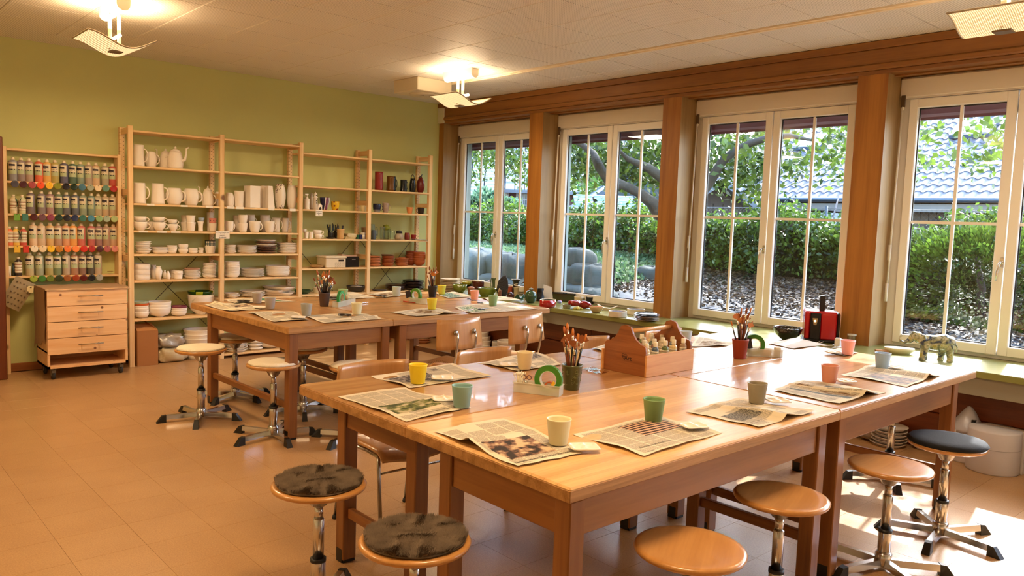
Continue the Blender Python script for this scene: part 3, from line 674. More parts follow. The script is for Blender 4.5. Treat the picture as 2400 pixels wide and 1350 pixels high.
# --- bay 0, upper pots
mug('straight white bisque tankard, first on the highest laden shelf', 313, 338, Z0[1], 50, m=BISQ, name='tankard', prof=P_cyl(1, .88, 0), ho=.75, th=.10)
mug('rounded white bisque jug behind the tankard on the highest laden shelf', 341, 367, Z0[1], 37, y=.20, name='jug', cat='jug', prof=P_cyl(.75, .7, .32), ho=.6)
def teapot(label, l, r, z, h, y, a_h, a_s):
    return item('teapot', label, 'teapot', l, r, z, h, [('body', P_cyl(.9, .66, .18), BISQ), ('handle', handle(a_h, .12, .72, .6, .95), BISQ), ('spout', spout(a_s), BISQ), ('lid', lid(1.0, .62), BISQ)], y)
teapot('white bisque teapot at the back, its spout pointing up left', 374, 402, Z0[1], 36, .22, HR, PI-CR)
teapot('white bisque teapot in front with tilted lid, spout pointing right', 393, 429, Z0[1], 40, .11, PI-CR, HR)
mug('straight white bisque tankard, first on the second laden shelf', 314, 341, Z0[2], 48, name='tankard', prof=P_cyl(1, .88, 0), ho=.75, th=.10)
mug('straight white bisque tankard, right of another on the second laden shelf', 355, 385, Z0[2], 48, name='tankard', prof=P_cyl(1, .82, 0), ho=.7, th=.10)
mug('round-bellied white jug beside the tankards', 389, 427, Z0[2], 39, name='jug', cat='jug', prof=P_cyl(.62, .72, .35), ho=.5)
mug('round-bellied white jug next to the fluted teapot', 430, 466, Z0[2], 39, name='jug', cat='jug', prof=P_cyl(.62, .72, .35), ho=.5)
teapot('white bisque teapot with flared foot beside the middle post', 474, 500, Z0[2], 36, .12, HR, PI-CR)
item('round_vase', 'round white vase half hidden behind the middle post', 'vase', 501, 524, Z0[2], 34, [('body', P_cyl(.6, .6, .38), BISQ)], .22)
# --- bay 1 vases
item('round_vase', 'short rounded white vase right of the middle post', 'vase', 526, 549, Z1[2], 33, [('body', P_cyl(.75, .6, .28), BISQ)], .13)
item('beaker_vase', 'straight flared white vase beside the rounded one', 'vase', 549, 571, Z1[2], 38, [('body', P_cyl(.88, 1., 0, .05), BISQ)], .13)
def sqv(mb, R, H):
    mb.box(-R, -R, 0, R, R, H*.99, bev=.004); mb.box(-R*.8, -R*.8, H*.9, R*.8, R*.8, H*1.0)
item('square_vase', 'tall square white vase in the middle of the vase shelf', 'vase', 577, 604, Z1[2], 51, [('body', sqv, BISQ)], .12, .15)
item('square_vase', 'tall square white vase partly behind the other square one', 'vase', 598, 614, Z1[2], 51, [('body', sqv, BISQ)], .2, .1)
def wedge(mb, R, H): mb.add([(-R, -R, 0), (R, -R, 0), (R, R, 0), (-R, R, 0), (-R*.9, -R*.8, H), (R*.35, -R*.8, H), (R*.35, R*.8, H), (-R*.9, R*.8, H)], [(3, 2, 1, 0), (4, 5, 6, 7), (0, 1, 5, 4), (1, 2, 6, 5), (2, 3, 7, 6), (3, 0, 4, 7)])
item('wedge_vase', 'slanted wedge-shaped white vase, the front one', 'vase', 625, 641, Z1[2], 52, [('body', wedge, BISQ)], .10)
item('wedge_vase', 'slanted wedge-shaped white vase, the one behind', 'vase', 613, 629, Z1[2], 52, [('body', wedge, BISQ)], .18)
BLOS, n, l, b = _base('blossom_glaze', .25); tc = n.new('ShaderNodeTexCoord'); vo = n.new('ShaderNodeTexVoronoi'); vo.inputs['Scale'].default_value = 75; l.new(tc.outputs['Object'], vo.inputs['Vector'])
n3 = n.new('ShaderNodeTexNoise'); n3.inputs['Scale'].default_value = 9; l.new(tc.outputs['Object'], n3.inputs['Vector'])
c1 = n.new('ShaderNodeMath'); c1.operation = 'LESS_THAN'; c1.inputs[1].default_value = .42; l.new(vo.outputs['Distance'], c1.inputs[0])
c2 = n.new('ShaderNodeMath'); c2.operation = 'GREATER_THAN'; c2.inputs[1].default_value = .53; l.new(n3.outputs[0], c2.inputs[0])
c3 = n.new('ShaderNodeMath'); c3.operation = 'MULTIPLY'; l.new(c1.outputs[0], c3.inputs[0]); l.new(c2.outputs[0], c3.inputs[1])
mx = n.new('ShaderNodeMix'); mx.data_type = 'RGBA'; mx.inputs[6].default_value = (*srgb('#eadfce'), 1); mx.inputs[7].default_value = (*srgb('#4a1e26'), 1); l.new(c3.outputs[0], mx.inputs[0]); l.new(mx.outputs[2], b.inputs['Base Color'])
item('patterned_vase', 'oval white vase scattered with dark red blossoms', 'vase', 644, 669, Z1[2], 57, [('body', P_cyl(.62, .70, .36), BLOS)], .11)
item('oval_vase', 'plain oval white vase at the right end of the vase shelf', 'vase', 672, 695, Z1[2], 55, [('body', P_cyl(.62, .70, .36), BISQ)], .11)
CARD = mat('#efe6d6', .6)
def card(u0, u1, z, drop, label, lines=0, y=-.002, name='price_card', txt=None):
    x0, mpp = spot(u0, z, y); x1, _ = spot(u1, z, y); h = drop*mpp
    t = thing(name, label, 'label', ((x0+x1)/2, y, z))
    w = (x1-x0)/2
    MB().box(-w, -.0015, -h, w, 0, .0).build('card', CARD, t)
    for k, s in enumerate(txt or []):
        text_mesh(s, h/(len(txt)+1.2)*.95, mat('#2a2018', .7), t, T(0, -.0022, -h*(k+.8)/(len(txt)+.6))@Matrix.Rotation(PI/2, 4, 'X'))
    return t
for k, (a, b2, bb) in enumerate([(344, 362, 0), (423, 440, 0), (482, 499, 0), (325, 346, 3), (368, 391, 3), (401, 423, 3)]):
    card(a, b2, Z0[2 if bb == 0 else 3]+.0, 4, ['small white name strip on the shelf edge under the %s' % s for s in ('second tankard', 'round jugs', 'fluted teapot', 'left cup pile', 'middle cup pile', 'right small cup pile')][k], name='name_strip')
for k, (a, b2) in enumerate([(532, 549), (554, 571), (629, 643), (679, 693)]):
    card(a, b2, Z1[2]+.006, 6, 'small white name strip below the %s' % ('rounded vase', 'flared vase', 'wedge-shaped vase', 'plain oval vase')[k], name='name_strip')
card(505, 538, Z0[3]+.01, 18, 'white notice taped to the middle post of the rack', txt=['Im Preis enthalten sind:', 'Keramik', 'Malfarben', 'Brennkosten'], name='notice_card', y=-.004)
card(740, 755.5, Z2[2]-.004, 14, 'small white price card below the lighthouse', txt=['Leuchtturm', 'Duftlampe', '42.-'])
# --- cups on shelf 4
def cups2(l, r, z, h1, h2, lab, y=.12):
    mug('lower cup of the %s' % lab, l, r, z, h1, y=y, name='cup', cat='cup', prof=P_cyl(.5, 1, .22), group='stacked cups')
    x, mpp = spot(0, z, y); mug('upper tilted cup of the %s' % lab, l, r-2, z+h1*(.0037)+.001, h2, y=y, name='cup', cat='cup', prof=P_cyl(.5, 1, .22), group='stacked cups')
cups2(315, 344, Z0[3], 20, 14, 'left pile of white cups with handles')
cups2(359, 387, Z0[3], 20, 14, 'middle pile of white cups with handles')
cups2(395, 416, Z0[3], 16, 12, 'right pile of small white cups')
item('cup', 'plain white cup behind the middle cup pile', 'cup', 346, 366, Z0[3], 20, [('body', P_cyl(.6, 1, .2), BISQW)], .22)
stack('tumbler', 'ribbed white tumbler in the front pile', 'tumbler', 437, 458, Z0[3], 37, 2, P_cyl(.72, 1., 0, .04), y=.12, overlap=.22)
stack('tumbler', 'ribbed white tumbler in the back pile', 'tumbler', 425, 445, Z0[3], 36, 2, P_cyl(.72, 1., 0, .04), y=.22, overlap=.22)
item('egg_cup', 'white waisted egg cup beside the ribbed tumblers', 'cup', 463, 477, Z0[3], 23, [('body', P_cyl(.8, 1., -.15, .05), BISQ)], .12)
item('tiny_bowl', 'tiny pale blue bowl resting on the egg cup', 'bowl', 465, 479, Z0[3]+.0945, 10, [('body', bowl(.4), mat('#9fb0c4', .3))], .12)
item('beaker', 'tall white beaker at the back left of the middle post', 'beaker', 485, 500, Z0[3], 44, [('body', P_cyl(.95, 1, 0), BISQW)], .22)
item('cup', 'handleless white cup under the pink heart cup', 'cup', 490, 507, Z0[3], 20, [('body', P_cyl(.75, 1, .1), BISQ)], .10)
hc = item('heart_cup', 'pink cup with dark red hearts on top of a white cup', 'cup', 490, 507, Z0[3]+.0835, 12, [('body', P_cyl(.9, 1, 0), mat('#dd8f83', .35)), ('heart', lambda mb, R, H: [mb.add([(R*math.sin(a+dx), -R*math.cos(a+dx), H*.5+dz) for dx, dz in ((0, -.008), (.16, .002), (.1, .007), (0, .003), (-.1, .007), (-.16, .002))], [(0, 1, 2, 3, 4, 5)], M=Matrix.Scale(1.03, 4)) for a in (-.1, .75, -.95)], mat('#7a1a22', .4))], .10)
mug('white mug with curved handle just right of the middle post', 527, 547, Z1[3], 25, y=.12, prof=P_cyl(.8, .95, .14), ho=.4)
stack('beaker', 'tall white handleless cup in the pile of two', 'cup', 559, 580, Z1[3], 40, 2, P_cyl(.72, 1., .08), y=.12, overlap=.12)
stack('beaker', 'white cup in the pile behind the tall handleless cups', 'cup', 548, 566, Z1[3], 38, 2, P_cyl(.72, 1., .08), m=BISQW, y=.21, overlap=.12)
mug('white mug at the back, between the two front mugs', 577, 597, Z1[3], 40, y=.23, m=BISQW)
mug('plump white mug in the middle of the mug shelf', 584, 610, Z1[3], 26, y=.11, prof=P_cyl(.66, 1, .12), ho=.4)
mug('straight white mug at the back right of the plump mug', 610, 632, Z1[3], 40, y=.23, m=BISQW, ho=.5)
mug('white mug embossed on the side, right of the plump mug', 620, 643, Z1[3], 26, y=.11, prof=P_cyl(.7, 1, .1), ho=.5)
mug('tall white mug behind, second from the right end', 638, 657, Z1[3], 34, y=.2, prof=P_cyl(.85, 1, 0), ho=.55, m=BISQW)
mug('tall white mug at the right end of the mug shelf', 660, 676, Z1[3], 34, y=.2, prof=P_cyl(.85, 1, 0), ho=.7, m=BISQW)
# --- shelf 5
stack('saucer', 'white saucer in the leaning pile by the left post', 'saucer', 319, 353, Z0[4], 28, 6, plate(.5), y=.13, jit=.008, tilt=.12)
stack('small_plate', 'small square white plate beside the leaning saucers', 'plate', 356, 390, Z0[4], 15, 4, sqplate, y=.15)
stack('small_bowl', 'shallow white bowl beside the square plates', 'bowl', 392, 414, Z0[4], 19, 4, bowl(.4), y=.13, overlap=.45)
stack('round_cup', 'rounded white cup without handle', 'cup', 418, 440, Z0[4], 22, 2, P_cyl(.6, .95, .2), y=.13, overlap=.1)
stack('small_bowl', 'little white bowl in the low pile', 'bowl', 442, 463, Z0[4], 13, 3, bowl(.5), y=.13, overlap=.4)
stack('small_bowl', 'tiny white dish in the narrow pile', 'dish', 465, 477, Z0[4], 14, 4, bowl(.5), y=.13, overlap=.3)
item('planter', 'white pot under the plaid cup', 'pot', 481, 504, Z0[4], 18, [('body', P_cyl(.8, 1, .05), BISQ)], .12)
PLAID, n, l, b = _base('plaid', .3); tc = n.new('ShaderNodeTexCoord'); wa = n.new('ShaderNodeTexWave'); wa.inputs['Scale'].default_value = 26; wb = n.new('ShaderNodeTexWave'); wb.bands_direction = 'Z'; wb.inputs['Scale'].default_value = 22
l.new(tc.outputs['Object'], wa.inputs['Vector']); l.new(tc.outputs['Object'], wb.inputs['Vector']); ad = n.new('ShaderNodeMath'); ad.operation = 'MULTIPLY'; l.new(wa.outputs[1], ad.inputs[0]); l.new(wb.outputs[1], ad.inputs[1])
cr = n.new('ShaderNodeValToRGB'); cr.color_ramp.elements[0].color = (*srgb('#24515a'), 1); cr.color_ramp.elements[1].color = (*srgb('#e6ded0'), 1); cr.color_ramp.elements[0].position = .1; cr.color_ramp.elements[1].position = .45; l.new(ad.outputs[0], cr.inputs[0]); l.new(cr.outputs[0], b.inputs['Base Color'])
item('plaid_cup', 'green and white plaid cup with dark rim, on a white pot', 'cup', 481, 504, Z0[4]+.074, 13, [('body', P_cyl(.95, 1, 0), PLAID), ('rim', lambda mb, R, H: mb.lathe([(R*.96, H*.9), (R*1.02, H*.9), (R*1.02, H*1.02), (R*.96, H*1.02)], 22), mat('#17231f', .3))], .12)
stack('plate', 'small white plate right of the notice', 'plate', 527, 553, Z1[4], 20, 6, plate(), y=.13)
stack('plate', 'white dinner plate left of the dark-edged plates', 'plate', 555, 601, Z1[4], 19, 6, plate(), y=.14)
DKR = wood('#4b2a22', '#8a6a58', .4, 0, 8)
stack('plate', 'large octagonal plate with dark brown underside', 'plate', 600, 647, Z1[4], 32, 6, plate(.5), m=DKR, y=.13, overlap=.15, mats={0: BISQ, 2: BISQ})
stack('square_bowl', 'square white bowl with wavy rim by the third post', 'bowl', 651, 693, Z1[4], 24, 6, sqplate, y=.13, overlap=.2)
# --- shelf 6
for k, (zt, hh) in enumerate(((0, 12), (.046, 13), (.094, 14))):
    item('oval_pot', ['lowest', 'middle', 'topmost'][k]+' of the three wide white pots by the left post', 'pot', 313, 351, Z0[5]+zt, hh, [('body', lambda mb, R, H: mb.lathe([(0, 0), (R*.95, 0), (R, H*.1), (R, H), (R*.93, H), (R*.93, H*.3), (0, H*.3)], 28, wob=lambda a, z: squircle(a, z, 3)*.92), mat('#e2d5c8', .35))], .14, group='wide white pots')
item('vase', 'slim white vase with narrow neck, the front one', 'vase', 363, 380, Z0[5], 31, [('body', lambda mb, R, H: mb.lathe([(0, 0), (R*.6, 0), (R*.9, H*.4), (R, H*.62), (R*.7, H*.82), (R*.5, H*.9), (R*.75, H), (R*.6, H), (R*.4, H*.9), (0, H*.8)], 20), BISQ)], .11)
item('vase', 'slim white vase standing behind its twin', 'vase', 352, 368, Z0[5], 32, [('body', lambda mb, R, H: mb.lathe([(0, 0), (R*.6, 0), (R*.9, H*.4), (R, H*.62), (R*.7, H*.82), (R*.5, H*.9), (R*.75, H), (R*.6, H), (R*.4, H*.9), (0, H*.8)], 20), BISQW)], .2)
gourd = lambda mb, R, H: mb.lathe([(0, 0), (R*.7, 0), (R, H*.35), (R*.8, H*.65), (R*.35, H*.85), (R*.45, H), (0, H*.96)], 18)
item('bud_vase', 'small gourd-shaped white vase, the right one', 'vase', 389, 399.5, Z0[5], 19, [('body', gourd, BISQ)], .11)
item('bud_vase', 'small gourd-shaped white vase, the left one', 'vase', 381, 391, Z0[5], 20, [('body', gourd, BISQ)], .17)
item('lidded_box', 'round white box with a leaf-covered lid', 'box', 407, 428, Z0[5], 19, [('body', P_cyl(.85, 1, 0), BISQ), ('lid', lambda mb, R, H: mb.lathe([(R*1.02, H*.62), (R*1.05, H*.75), (R*.6, H*.98), (R*.15, H), (0, H*1.08)], 20, wob=lambda a, z: 1+.06*math.sin(6*a)), BISQ)], .12)
item('lidded_box', 'round white box behind the leaf-lidded one', 'box', 400, 415, Z0[5], 19, [('body', P_cyl(.85, 1, 0), BISQW), ('lid', lambda mb, R, H: mb.lathe([(R*1.02, H*.62), (R*.6, H*.98), (0, H*1.08)], 20), BISQW)], .21)
stack('plate', 'white plate in the pile topped with a pinkish one', 'plate', 431, 469, Z0[5], 24, 7, plate(), y=.13, mats={0: mat('#d6a78c', .5)}, jit=.008)
stack('wavy_bowl', 'wavy-edged white bowl in the tall pile', 'bowl', 475, 505, Z0[5], 35, 10, lambda mb, R, H: mb.lathe([(0, 0), (R*.6, 0), (R*.9, H*.45), (R, H), (R*.94, H), (R*.8, H*.5), (0, H*.3)], 30, wob=lambda a, z: 1+.04*math.sin(5*a+z*60)), y=.13, jit=.006)
stack('deep_bowl', 'white soup bowl in the tall pile beside the middle post', 'bowl', 527, 561, Z1[5], 38, 9, bowl(.6), y=.13, overlap=.55)
stack('plate', 'white dinner plate in the broad pile of seven', 'plate', 563, 618, Z1[5], 20, 7, plate(.55), y=.15, overlap=.3)
stack('wide_bowl', 'wide white bowl in the pile by the third post', 'bowl', 623, 678, Z1[5], 25, 7, bowl(.5), y=.15, overlap=.62)
# --- shelf 7
stack('bowl', 'white bowl in the left pile on the low shelf', 'bowl', 314, 348, Z0[6], 40, 6, bowl(.4), y=.12, overlap=.66, mats={0: mat('#a9b9a2', .25), 1: mat('#cf5c1d', .3)})
stack('large_bowl', 'large white bowl in the pile of three', 'bowl', 349, 400, Z0[6], 36, 3, bowl(.35), y=.14, overlap=.72)
stack('bowl', 'white bowl under a purple one', 'bowl', 402, 437, Z0[6], 24, 4, bowl(.35), y=.12, overlap=.6, mats={0: mat('#7a3346', .35)})
item('large_bowl', 'very large white bowl wrapped in plastic, behind the far table corner', 'bowl', 442, 500, Z0[6], 47, [('body', bowl(.4), BISQ)], .16)
item('plastic_wrap', 'crumpled clear plastic lying over the large white bowl', 'plastic', 445, 503, Z0[6]+.12, 22, [('sheet', lambda mb, R, H: mb.grid(lambda u, v: ((u-.5)*2.2*R, (v-.5)*2*R, H*(.75+.2*math.sin(9*u+3*v)*math.cos(7*v)-1.3*abs(u-.45)**2*2)), 16, 12), glass((.93, .93, .9), 2.2, 'wrap'))], .16)
LEAFB, n, l, b = _base('green_glaze', .2); tc = n.new('ShaderNodeTexCoord'); vo = n.new('ShaderNodeTexVoronoi'); vo.inputs['Scale'].default_value = 9; l.new(tc.outputs['Object'], vo.inputs['Vector'])
cr = n.new('ShaderNodeValToRGB'); cr.color_ramp.interpolation = 'CONSTANT'; cr.color_ramp.elements[0].color = (*srgb('#1d4a14'), 1); cr.color_ramp.elements[1].color = (*srgb('#a4b421'), 1); cr.color_ramp.elements[1].position = .5; l.new(vo.outputs['Color'], cr.inputs[0]); l.new(cr.outputs[0], b.inputs['Base Color'])
item('patterned_bowl', 'dark and light green patterned bowl on top of the large white bowl', 'bowl', 441, 498, Z0[6]+.181, 13, [('body', bowl(.6), LEAFB)], .16)
stack('plate', 'white plate in the low pile right of the middle post', 'plate', 526, 561, Z1[6], 11, 3, plate(), y=.13)
stack('plate', 'white plate in the low pile behind the grey cup', 'plate', 563, 620, Z1[6], 14, 4, plate(), y=.15)
def platter(mb, R, H): mb.lathe([(0, 0), (R*.8, 0), (R, H*.8), (R, H), (R*.95, H), (R*.85, H*.4), (0, H*.4)], 32, wob=lambda a, z: squircle(a, z, 8)*1.0, sy=.62)
stack('platter', 'large rectangular white platter', 'platter', 618, 688, Z1[6], 21, 3, platter, y=.17, overlap=.1, m=BISQ)
# --- bottom of the rack
cb = thing('cardboard_box', 'tall brown cardboard box with open flap on the floor', 'box', (.165, .14, 0))
MB().box(-.095, -.13, 0, .095, .13, .34, bev=.002).build('carton', mat('#a8703c', .8, var=.05), cb)
MB().add([(-.095, -.13, .34), (.095, -.13, .34), (.06, -.02, .40), (-.095, .0, .39)], [(0, 1, 2, 3)]).add([(.095, -.13, .34), (.095, .13, .34), (.02, .1, .42), (.02, -.06, .41)], [(0, 1, 2, 3)]).build('flap', mat('#b97f48', .8), cb)
def pillowish(w, d, h, seed, lump=.012):
    rs = np.random.RandomState(seed); ph = rs.rand(6)*6
    def f(mb, R=0, H=0):
        vs = []; fs = []; N, Mm = 24, 14
        for j in range(Mm+1):
            b2 = -PI/2+PI*j/Mm
            for i in range(N):
                a = 2*PI*i/N; p = .45
                sx = math.copysign(abs(math.cos(a))**p, math.cos(a)); sy = math.copysign(abs(math.sin(a))**p, math.sin(a)); cz = abs(math.cos(b2))**.4; sz = math.copysign(abs(math.sin(b2))**.7, math.sin(b2))
                q = lump*(math.sin(5*a+ph[0]+3*b2)+math.sin(9*a+ph[1])*math.cos(4*b2+ph[2])*.7)
                vs.append((sx*cz*(w/2+q), sy*cz*(d/2+q), h/2+sz*(h/2)+q*.5*(sz > 0)))
        for j in range(Mm):
            for i in range(N): k = (i+1) % N; fs.append((j*N+i, j*N+k, (j+1)*N+k, (j+1)*N+i))
        mb.add(vs, fs, smooth=True)
    return f
mb = MB(); pillowish(.28, .22, .145, 3)(mb); tag(mb.build('clay_block', mat('#cdbb95', .25, var=.08, scale=10, coat=.5, bump=.3, bscale=25), None, (.415, .15, .001)), 'block of clay wrapped in shiny cream plastic on the floor', 'clay')
SILV = mat('#b9b2a6', .28, .3, var=.45, scale=9, bump=.5, bscale=20)
mb = MB(); pillowish(.26, .2, .12, 8, .02)(mb); tag(mb.build('foil_bag', SILV, None, (.40, .16, .147)), 'crumpled silver bag lying on the wrapped clay block', 'bag')
stack('planter', 'large white bisque pot on the floor behind the left stool', 'pot', 432, 500, .12, 42, 3, P_cyl(.8, 1, 0, .03), y=.15, overlap=.55)
item('pot_base', 'big white bowl upside down under the large pots', 'bowl', 441, 492, 0, 36, [('body', lambda mb, R, H: mb.lathe([(0, H*.9), (0, H), (R*.6, H), (R, H*.3), (R, 0), (R*.9, 0), (R*.5, H*.9)], 24), BISQ)], .15)
stack('plate', 'thick white plate under the small sign', 'plate', 526, 580, Z1[7], 28, 5, plate(.7), y=.12, overlap=.1)
t = thing('sign_card', 'small white sign standing on the thick plates near the floor', 'sign', (spot(556, .15, .12)[0], .12, Z1[7]+.108))
MB().box(-.035, -.001, 0, .035, .001, .085).build('card', CARD, t)
text_mesh('Teller\nab 12.-', .022, mat('#2a2018', .7), t, T(0, -.0018, .05)@Matrix.Rotation(PI/2, 4, 'X'))
stack('lid', 'thick white lid like a flattened cone', 'lid', 581, 615, Z1[7], 42, 5, lambda mb, R, H: mb.lathe([(0, 0), (R*.75, 0), (R*.8, H*.15), (R, H*.4), (R*.97, H*.6), (R*.5, H*.8), (R*.12, H*1.0), (0, H*1.05)], 24), y=.12, overlap=.05)
stack('large_bowl', 'big white bowl near the floor, behind the far table leg', 'bowl', 600, 660, Z1[7], 42, 4, bowl(.4), y=.17, overlap=.6)
stack('large_bowl', 'big white bowl near the floor, left of the third post', 'bowl', 656, 696, Z1[7], 34, 3, bowl(.4), y=.17, overlap=.6)
# --- bay 2
def dispenser(mb, R, H): mb.lathe([(0, 0), (R*.95, 0), (R, H*.05), (R*.85, H*.08), (R*.9, H*.6), (R, H*.66), (R*.4, H*.72), (R*.4, H*.8), (0, H*.8)], 18)
item('soap_dispenser', 'white bisque soap dispenser at the left end of its shelf', 'dispenser', 712.5, 726, Z2[2], 36, [('body', dispenser, BISQ), ('pump', lambda mb, R, H: mb.cyl((0, 0, H*.8), (0, 0, H*.97), R*.18, 8).box(-R*.8, -R*.16, H*.93, R*.5, R*.16, H), BISQ)], .10)
item('flask', 'slim grey-white flask behind the soap dispenser', 'flask', 725, 735, Z2[2], 38, [('body', P_cyl(.9, .45, .1), BISQW)], .2)
def light(mb, R, H): mb.lathe([(0, 0), (R*1.0, 0), (R*.72, H*.66), (R*.95, H*.68), (R*.95, H*.72), (R*.6, H*.73), (R*.6, H*.86), (R*.8, H*.87), (R*.2, H*.96), (R*.12, H), (0, H*1.02)], 18)
def windows_(mb, R, H):
    for zz in (.35, .48, .78): mb.box(-R*.10, -R*1.02, H*zz, R*.10, -R*.6, H*(zz+.045))
lh = item('lighthouse', 'white bisque lighthouse with a small arched annex', 'ornament', 733, 745, Z2[2], 41, [('tower', light, BISQ), ('window', windows_, mat('#2b1c10', .8)), ('annex', lambda mb, R, H: mb.box(R*.8, -R*.8, 0, R*2.6, R*.6, H*.22, bev=.004).prism([(R*.7, H*.22), (R*2.7, H*.22), (R*1.7, H*.36)], -R*.85, R*.65), BISQ), ('arch', lambda mb, R, H: mb.prism([(R*1.2, 0), (R*2.2, 0), (R*2.2, H*.1), (R*1.7, H*.17), (R*1.2, H*.1)], -R*.85, -R*.79), mat('#3a2a1a', .8))], .10)
STRP, n, l, b = _base('striped_glaze', .2); tc = n.new('ShaderNodeTexCoord'); mp = n.new('ShaderNodeSeparateXYZ'); l.new(tc.outputs['Object'], mp.inputs[0]); cr = n.new('ShaderNodeValToRGB'); cr.color_ramp.interpolation = 'CONSTANT'
mr = n.new('ShaderNodeMapRange'); mr.inputs['From Min'].default_value = -.05; mr.inputs['From Max'].default_value = .05; l.new(mp.outputs[0], mr.inputs[0]); l.new(mr.outputs[0], cr.inputs[0])
for p, c in ((.28, '#e2d5cc'), (.36, '#6f3352'), (.62, '#e2d5cc'), (.68, '#1c2150'), (.76, '#e2d5cc')):
    e = cr.color_ramp.elements.new(p); e.color = (*srgb(c), 1)
cr.color_ramp.elements[0].color = (*srgb('#171b46'), 1); cr.color_ramp.elements[-1].color = (*srgb('#6f3352'), 1); l.new(cr.outputs[0], b.inputs['Base Color'])
item('striped_vase', 'purple, navy and white striped vase tapering downwards', 'vase', 749, 773, Z2[2], 29, [('body', P_cyl(.45, 1, .12), STRP)], .11)
DOTS, n, l, b = _base('dotted_glaze', .25); tc = n.new('ShaderNodeTexCoord'); vo = n.new('ShaderNodeTexVoronoi'); vo.inputs['Scale'].default_value = 26; vo.inputs['Randomness'].default_value = .6; l.new(tc.outputs['Object'], vo.inputs['Vector'])
cr = n.new('ShaderNodeValToRGB'); cr.color_ramp.interpolation = 'CONSTANT'; cr.color_ramp.elements[0].color = (*srgb('#7c2c16'), 1); cr.color_ramp.elements[1].color = (*srgb('#e2b41f'), 1); cr.color_ramp.elements[1].position = .33; l.new(vo.outputs['Distance'], cr.inputs[0]); l.new(cr.outputs[0], b.inputs['Base Color'])
item('dotted_cup', 'yellow cup with dark red dots', 'cup', 776, 795, Z2[2], 21, [('body', P_cyl(.7, 1, .12), DOTS)], .11)
item('cup', 'small cream cup with square mouth beside the fourth post', 'cup', 845, 860, Z2[2], 14, [('body', P_cyl(.7, 1, .15), mat('#e3d6a8', .3))], .12)
item('cup', 'left of two white handleless cups on the fourth shelf', 'cup', 712.5, 723, Z2[3], 16, [('body', P_cyl(.85, 1, 0), BISQ)], .09)
item('cup', 'right of two white handleless cups on the fourth shelf', 'cup', 723.5, 734, Z2[3], 16, [('body', P_cyl(.85, 1, 0), BISQ)], .09)
mug('small white cup with ring handle on the two white cups', 709, 718, Z2[3]+.062, 9, y=.12, name='cup', cat='cup')
mug('wide soup mug at the bottom of the pile', 736, 755, Z2[3], 11, y=.11, name='soup_mug', prof=P_cyl(.6, .95, .2), ho=.45, group='soup mugs')
mug('wide soup mug on top of the pile', 733, 754, Z2[3]+.043, 11, y=.11, name='soup_mug', prof=P_cyl(.6, .95, .2), ho=.5, group='soup mugs')
item('saucer', 'black saucer beside the soup mugs', 'saucer', 763, 786, Z2[3], 4, [('body', plate(), mat('#17130f', .25))], .12)
item('ink_jar', 'black jar crammed with dark brushes and tubes', 'jar', 768, 781, Z2[3]+.016, 11, [('body', P_cyl(.9, 1, 0), mat('#141312', .3)), ('tools', lambda mb, R, H: [mb.cyl((R*.4*math.cos(k*1.3), R*.4*math.sin(k*1.3), H*.6), (R*1.2*math.cos(k*1.3), R*1.0*math.sin(k*1.3), H*(2.2+.25*(k % 3))), R*.16, 6, r2=R*.26) for k in range(9)], mat('#10222a', .4))], .12)
item('ink_jar', 'dark jar of markers just left of the clay pot', 'jar', 780, 790, Z2[3], 16, [('body', P_cyl(.9, 1, 0), mat('#202020', .3)), ('tools', lambda mb, R, H: [mb.cyl((0, 0, H*.6), (R*1.5*math.cos(k*1.1), R*1.0*math.sin(k*1.1), H*(1.8+.2*(k % 3))), R*.18, 6) for k in range(7)], mat('#1a1416', .4))], .19)
item('clay_pot', 'cream clay pot holding short black pens', 'pot', 789, 807, Z2[3], 23, [('body', P_cyl(.8, 1, 0, .05), mat('#cfa468', .7)), ('pen', lambda mb, R, H: [mb.cyl((x, 0, H*.6), (x*1.3, 0, H*1.35), R*.13, 6) for x in (-R*.5, R*.35, R*.55)], mat('#1c1520', .4))], .10)
stack('tile', 'cream square tile lying in the small pile', 'tile', 809, 832, Z2[3], 13, 5, lambda mb, R, H: mb.box(-R, -R, 0, R, R, H*.95, bev=.002), m=mat('#d6c69c', .6), y=.12, overlap=.05, jit=.006)
item('paint_tin', 'little green tin beside the tiles', 'tin', 834, 842, Z2[3], 10, [('body', P_cyl(1, 1, 0), mat('#1c5a34', .35))], .1)
item('paint_tin', 'little dark blue tin beside the green one', 'tin', 841, 849, Z2[3], 10, [('body', P_cyl(1, 1, 0), mat('#1b2a6a', .35))], .09)
item('pill_jar', 'white jar with wide lid beside the blue tin', 'jar', 845, 856, Z2[3], 15, [('body', lambda mb, R, H: mb.lathe([(0, 0), (R*.85, 0), (R*.85, H*.75), (0, H*.75)], 16), WHITEP), ('lid', lambda mb, R, H: mb.lathe([(R, H*.75), (R, H), (0, H)], 16), WHITEP)], .1)
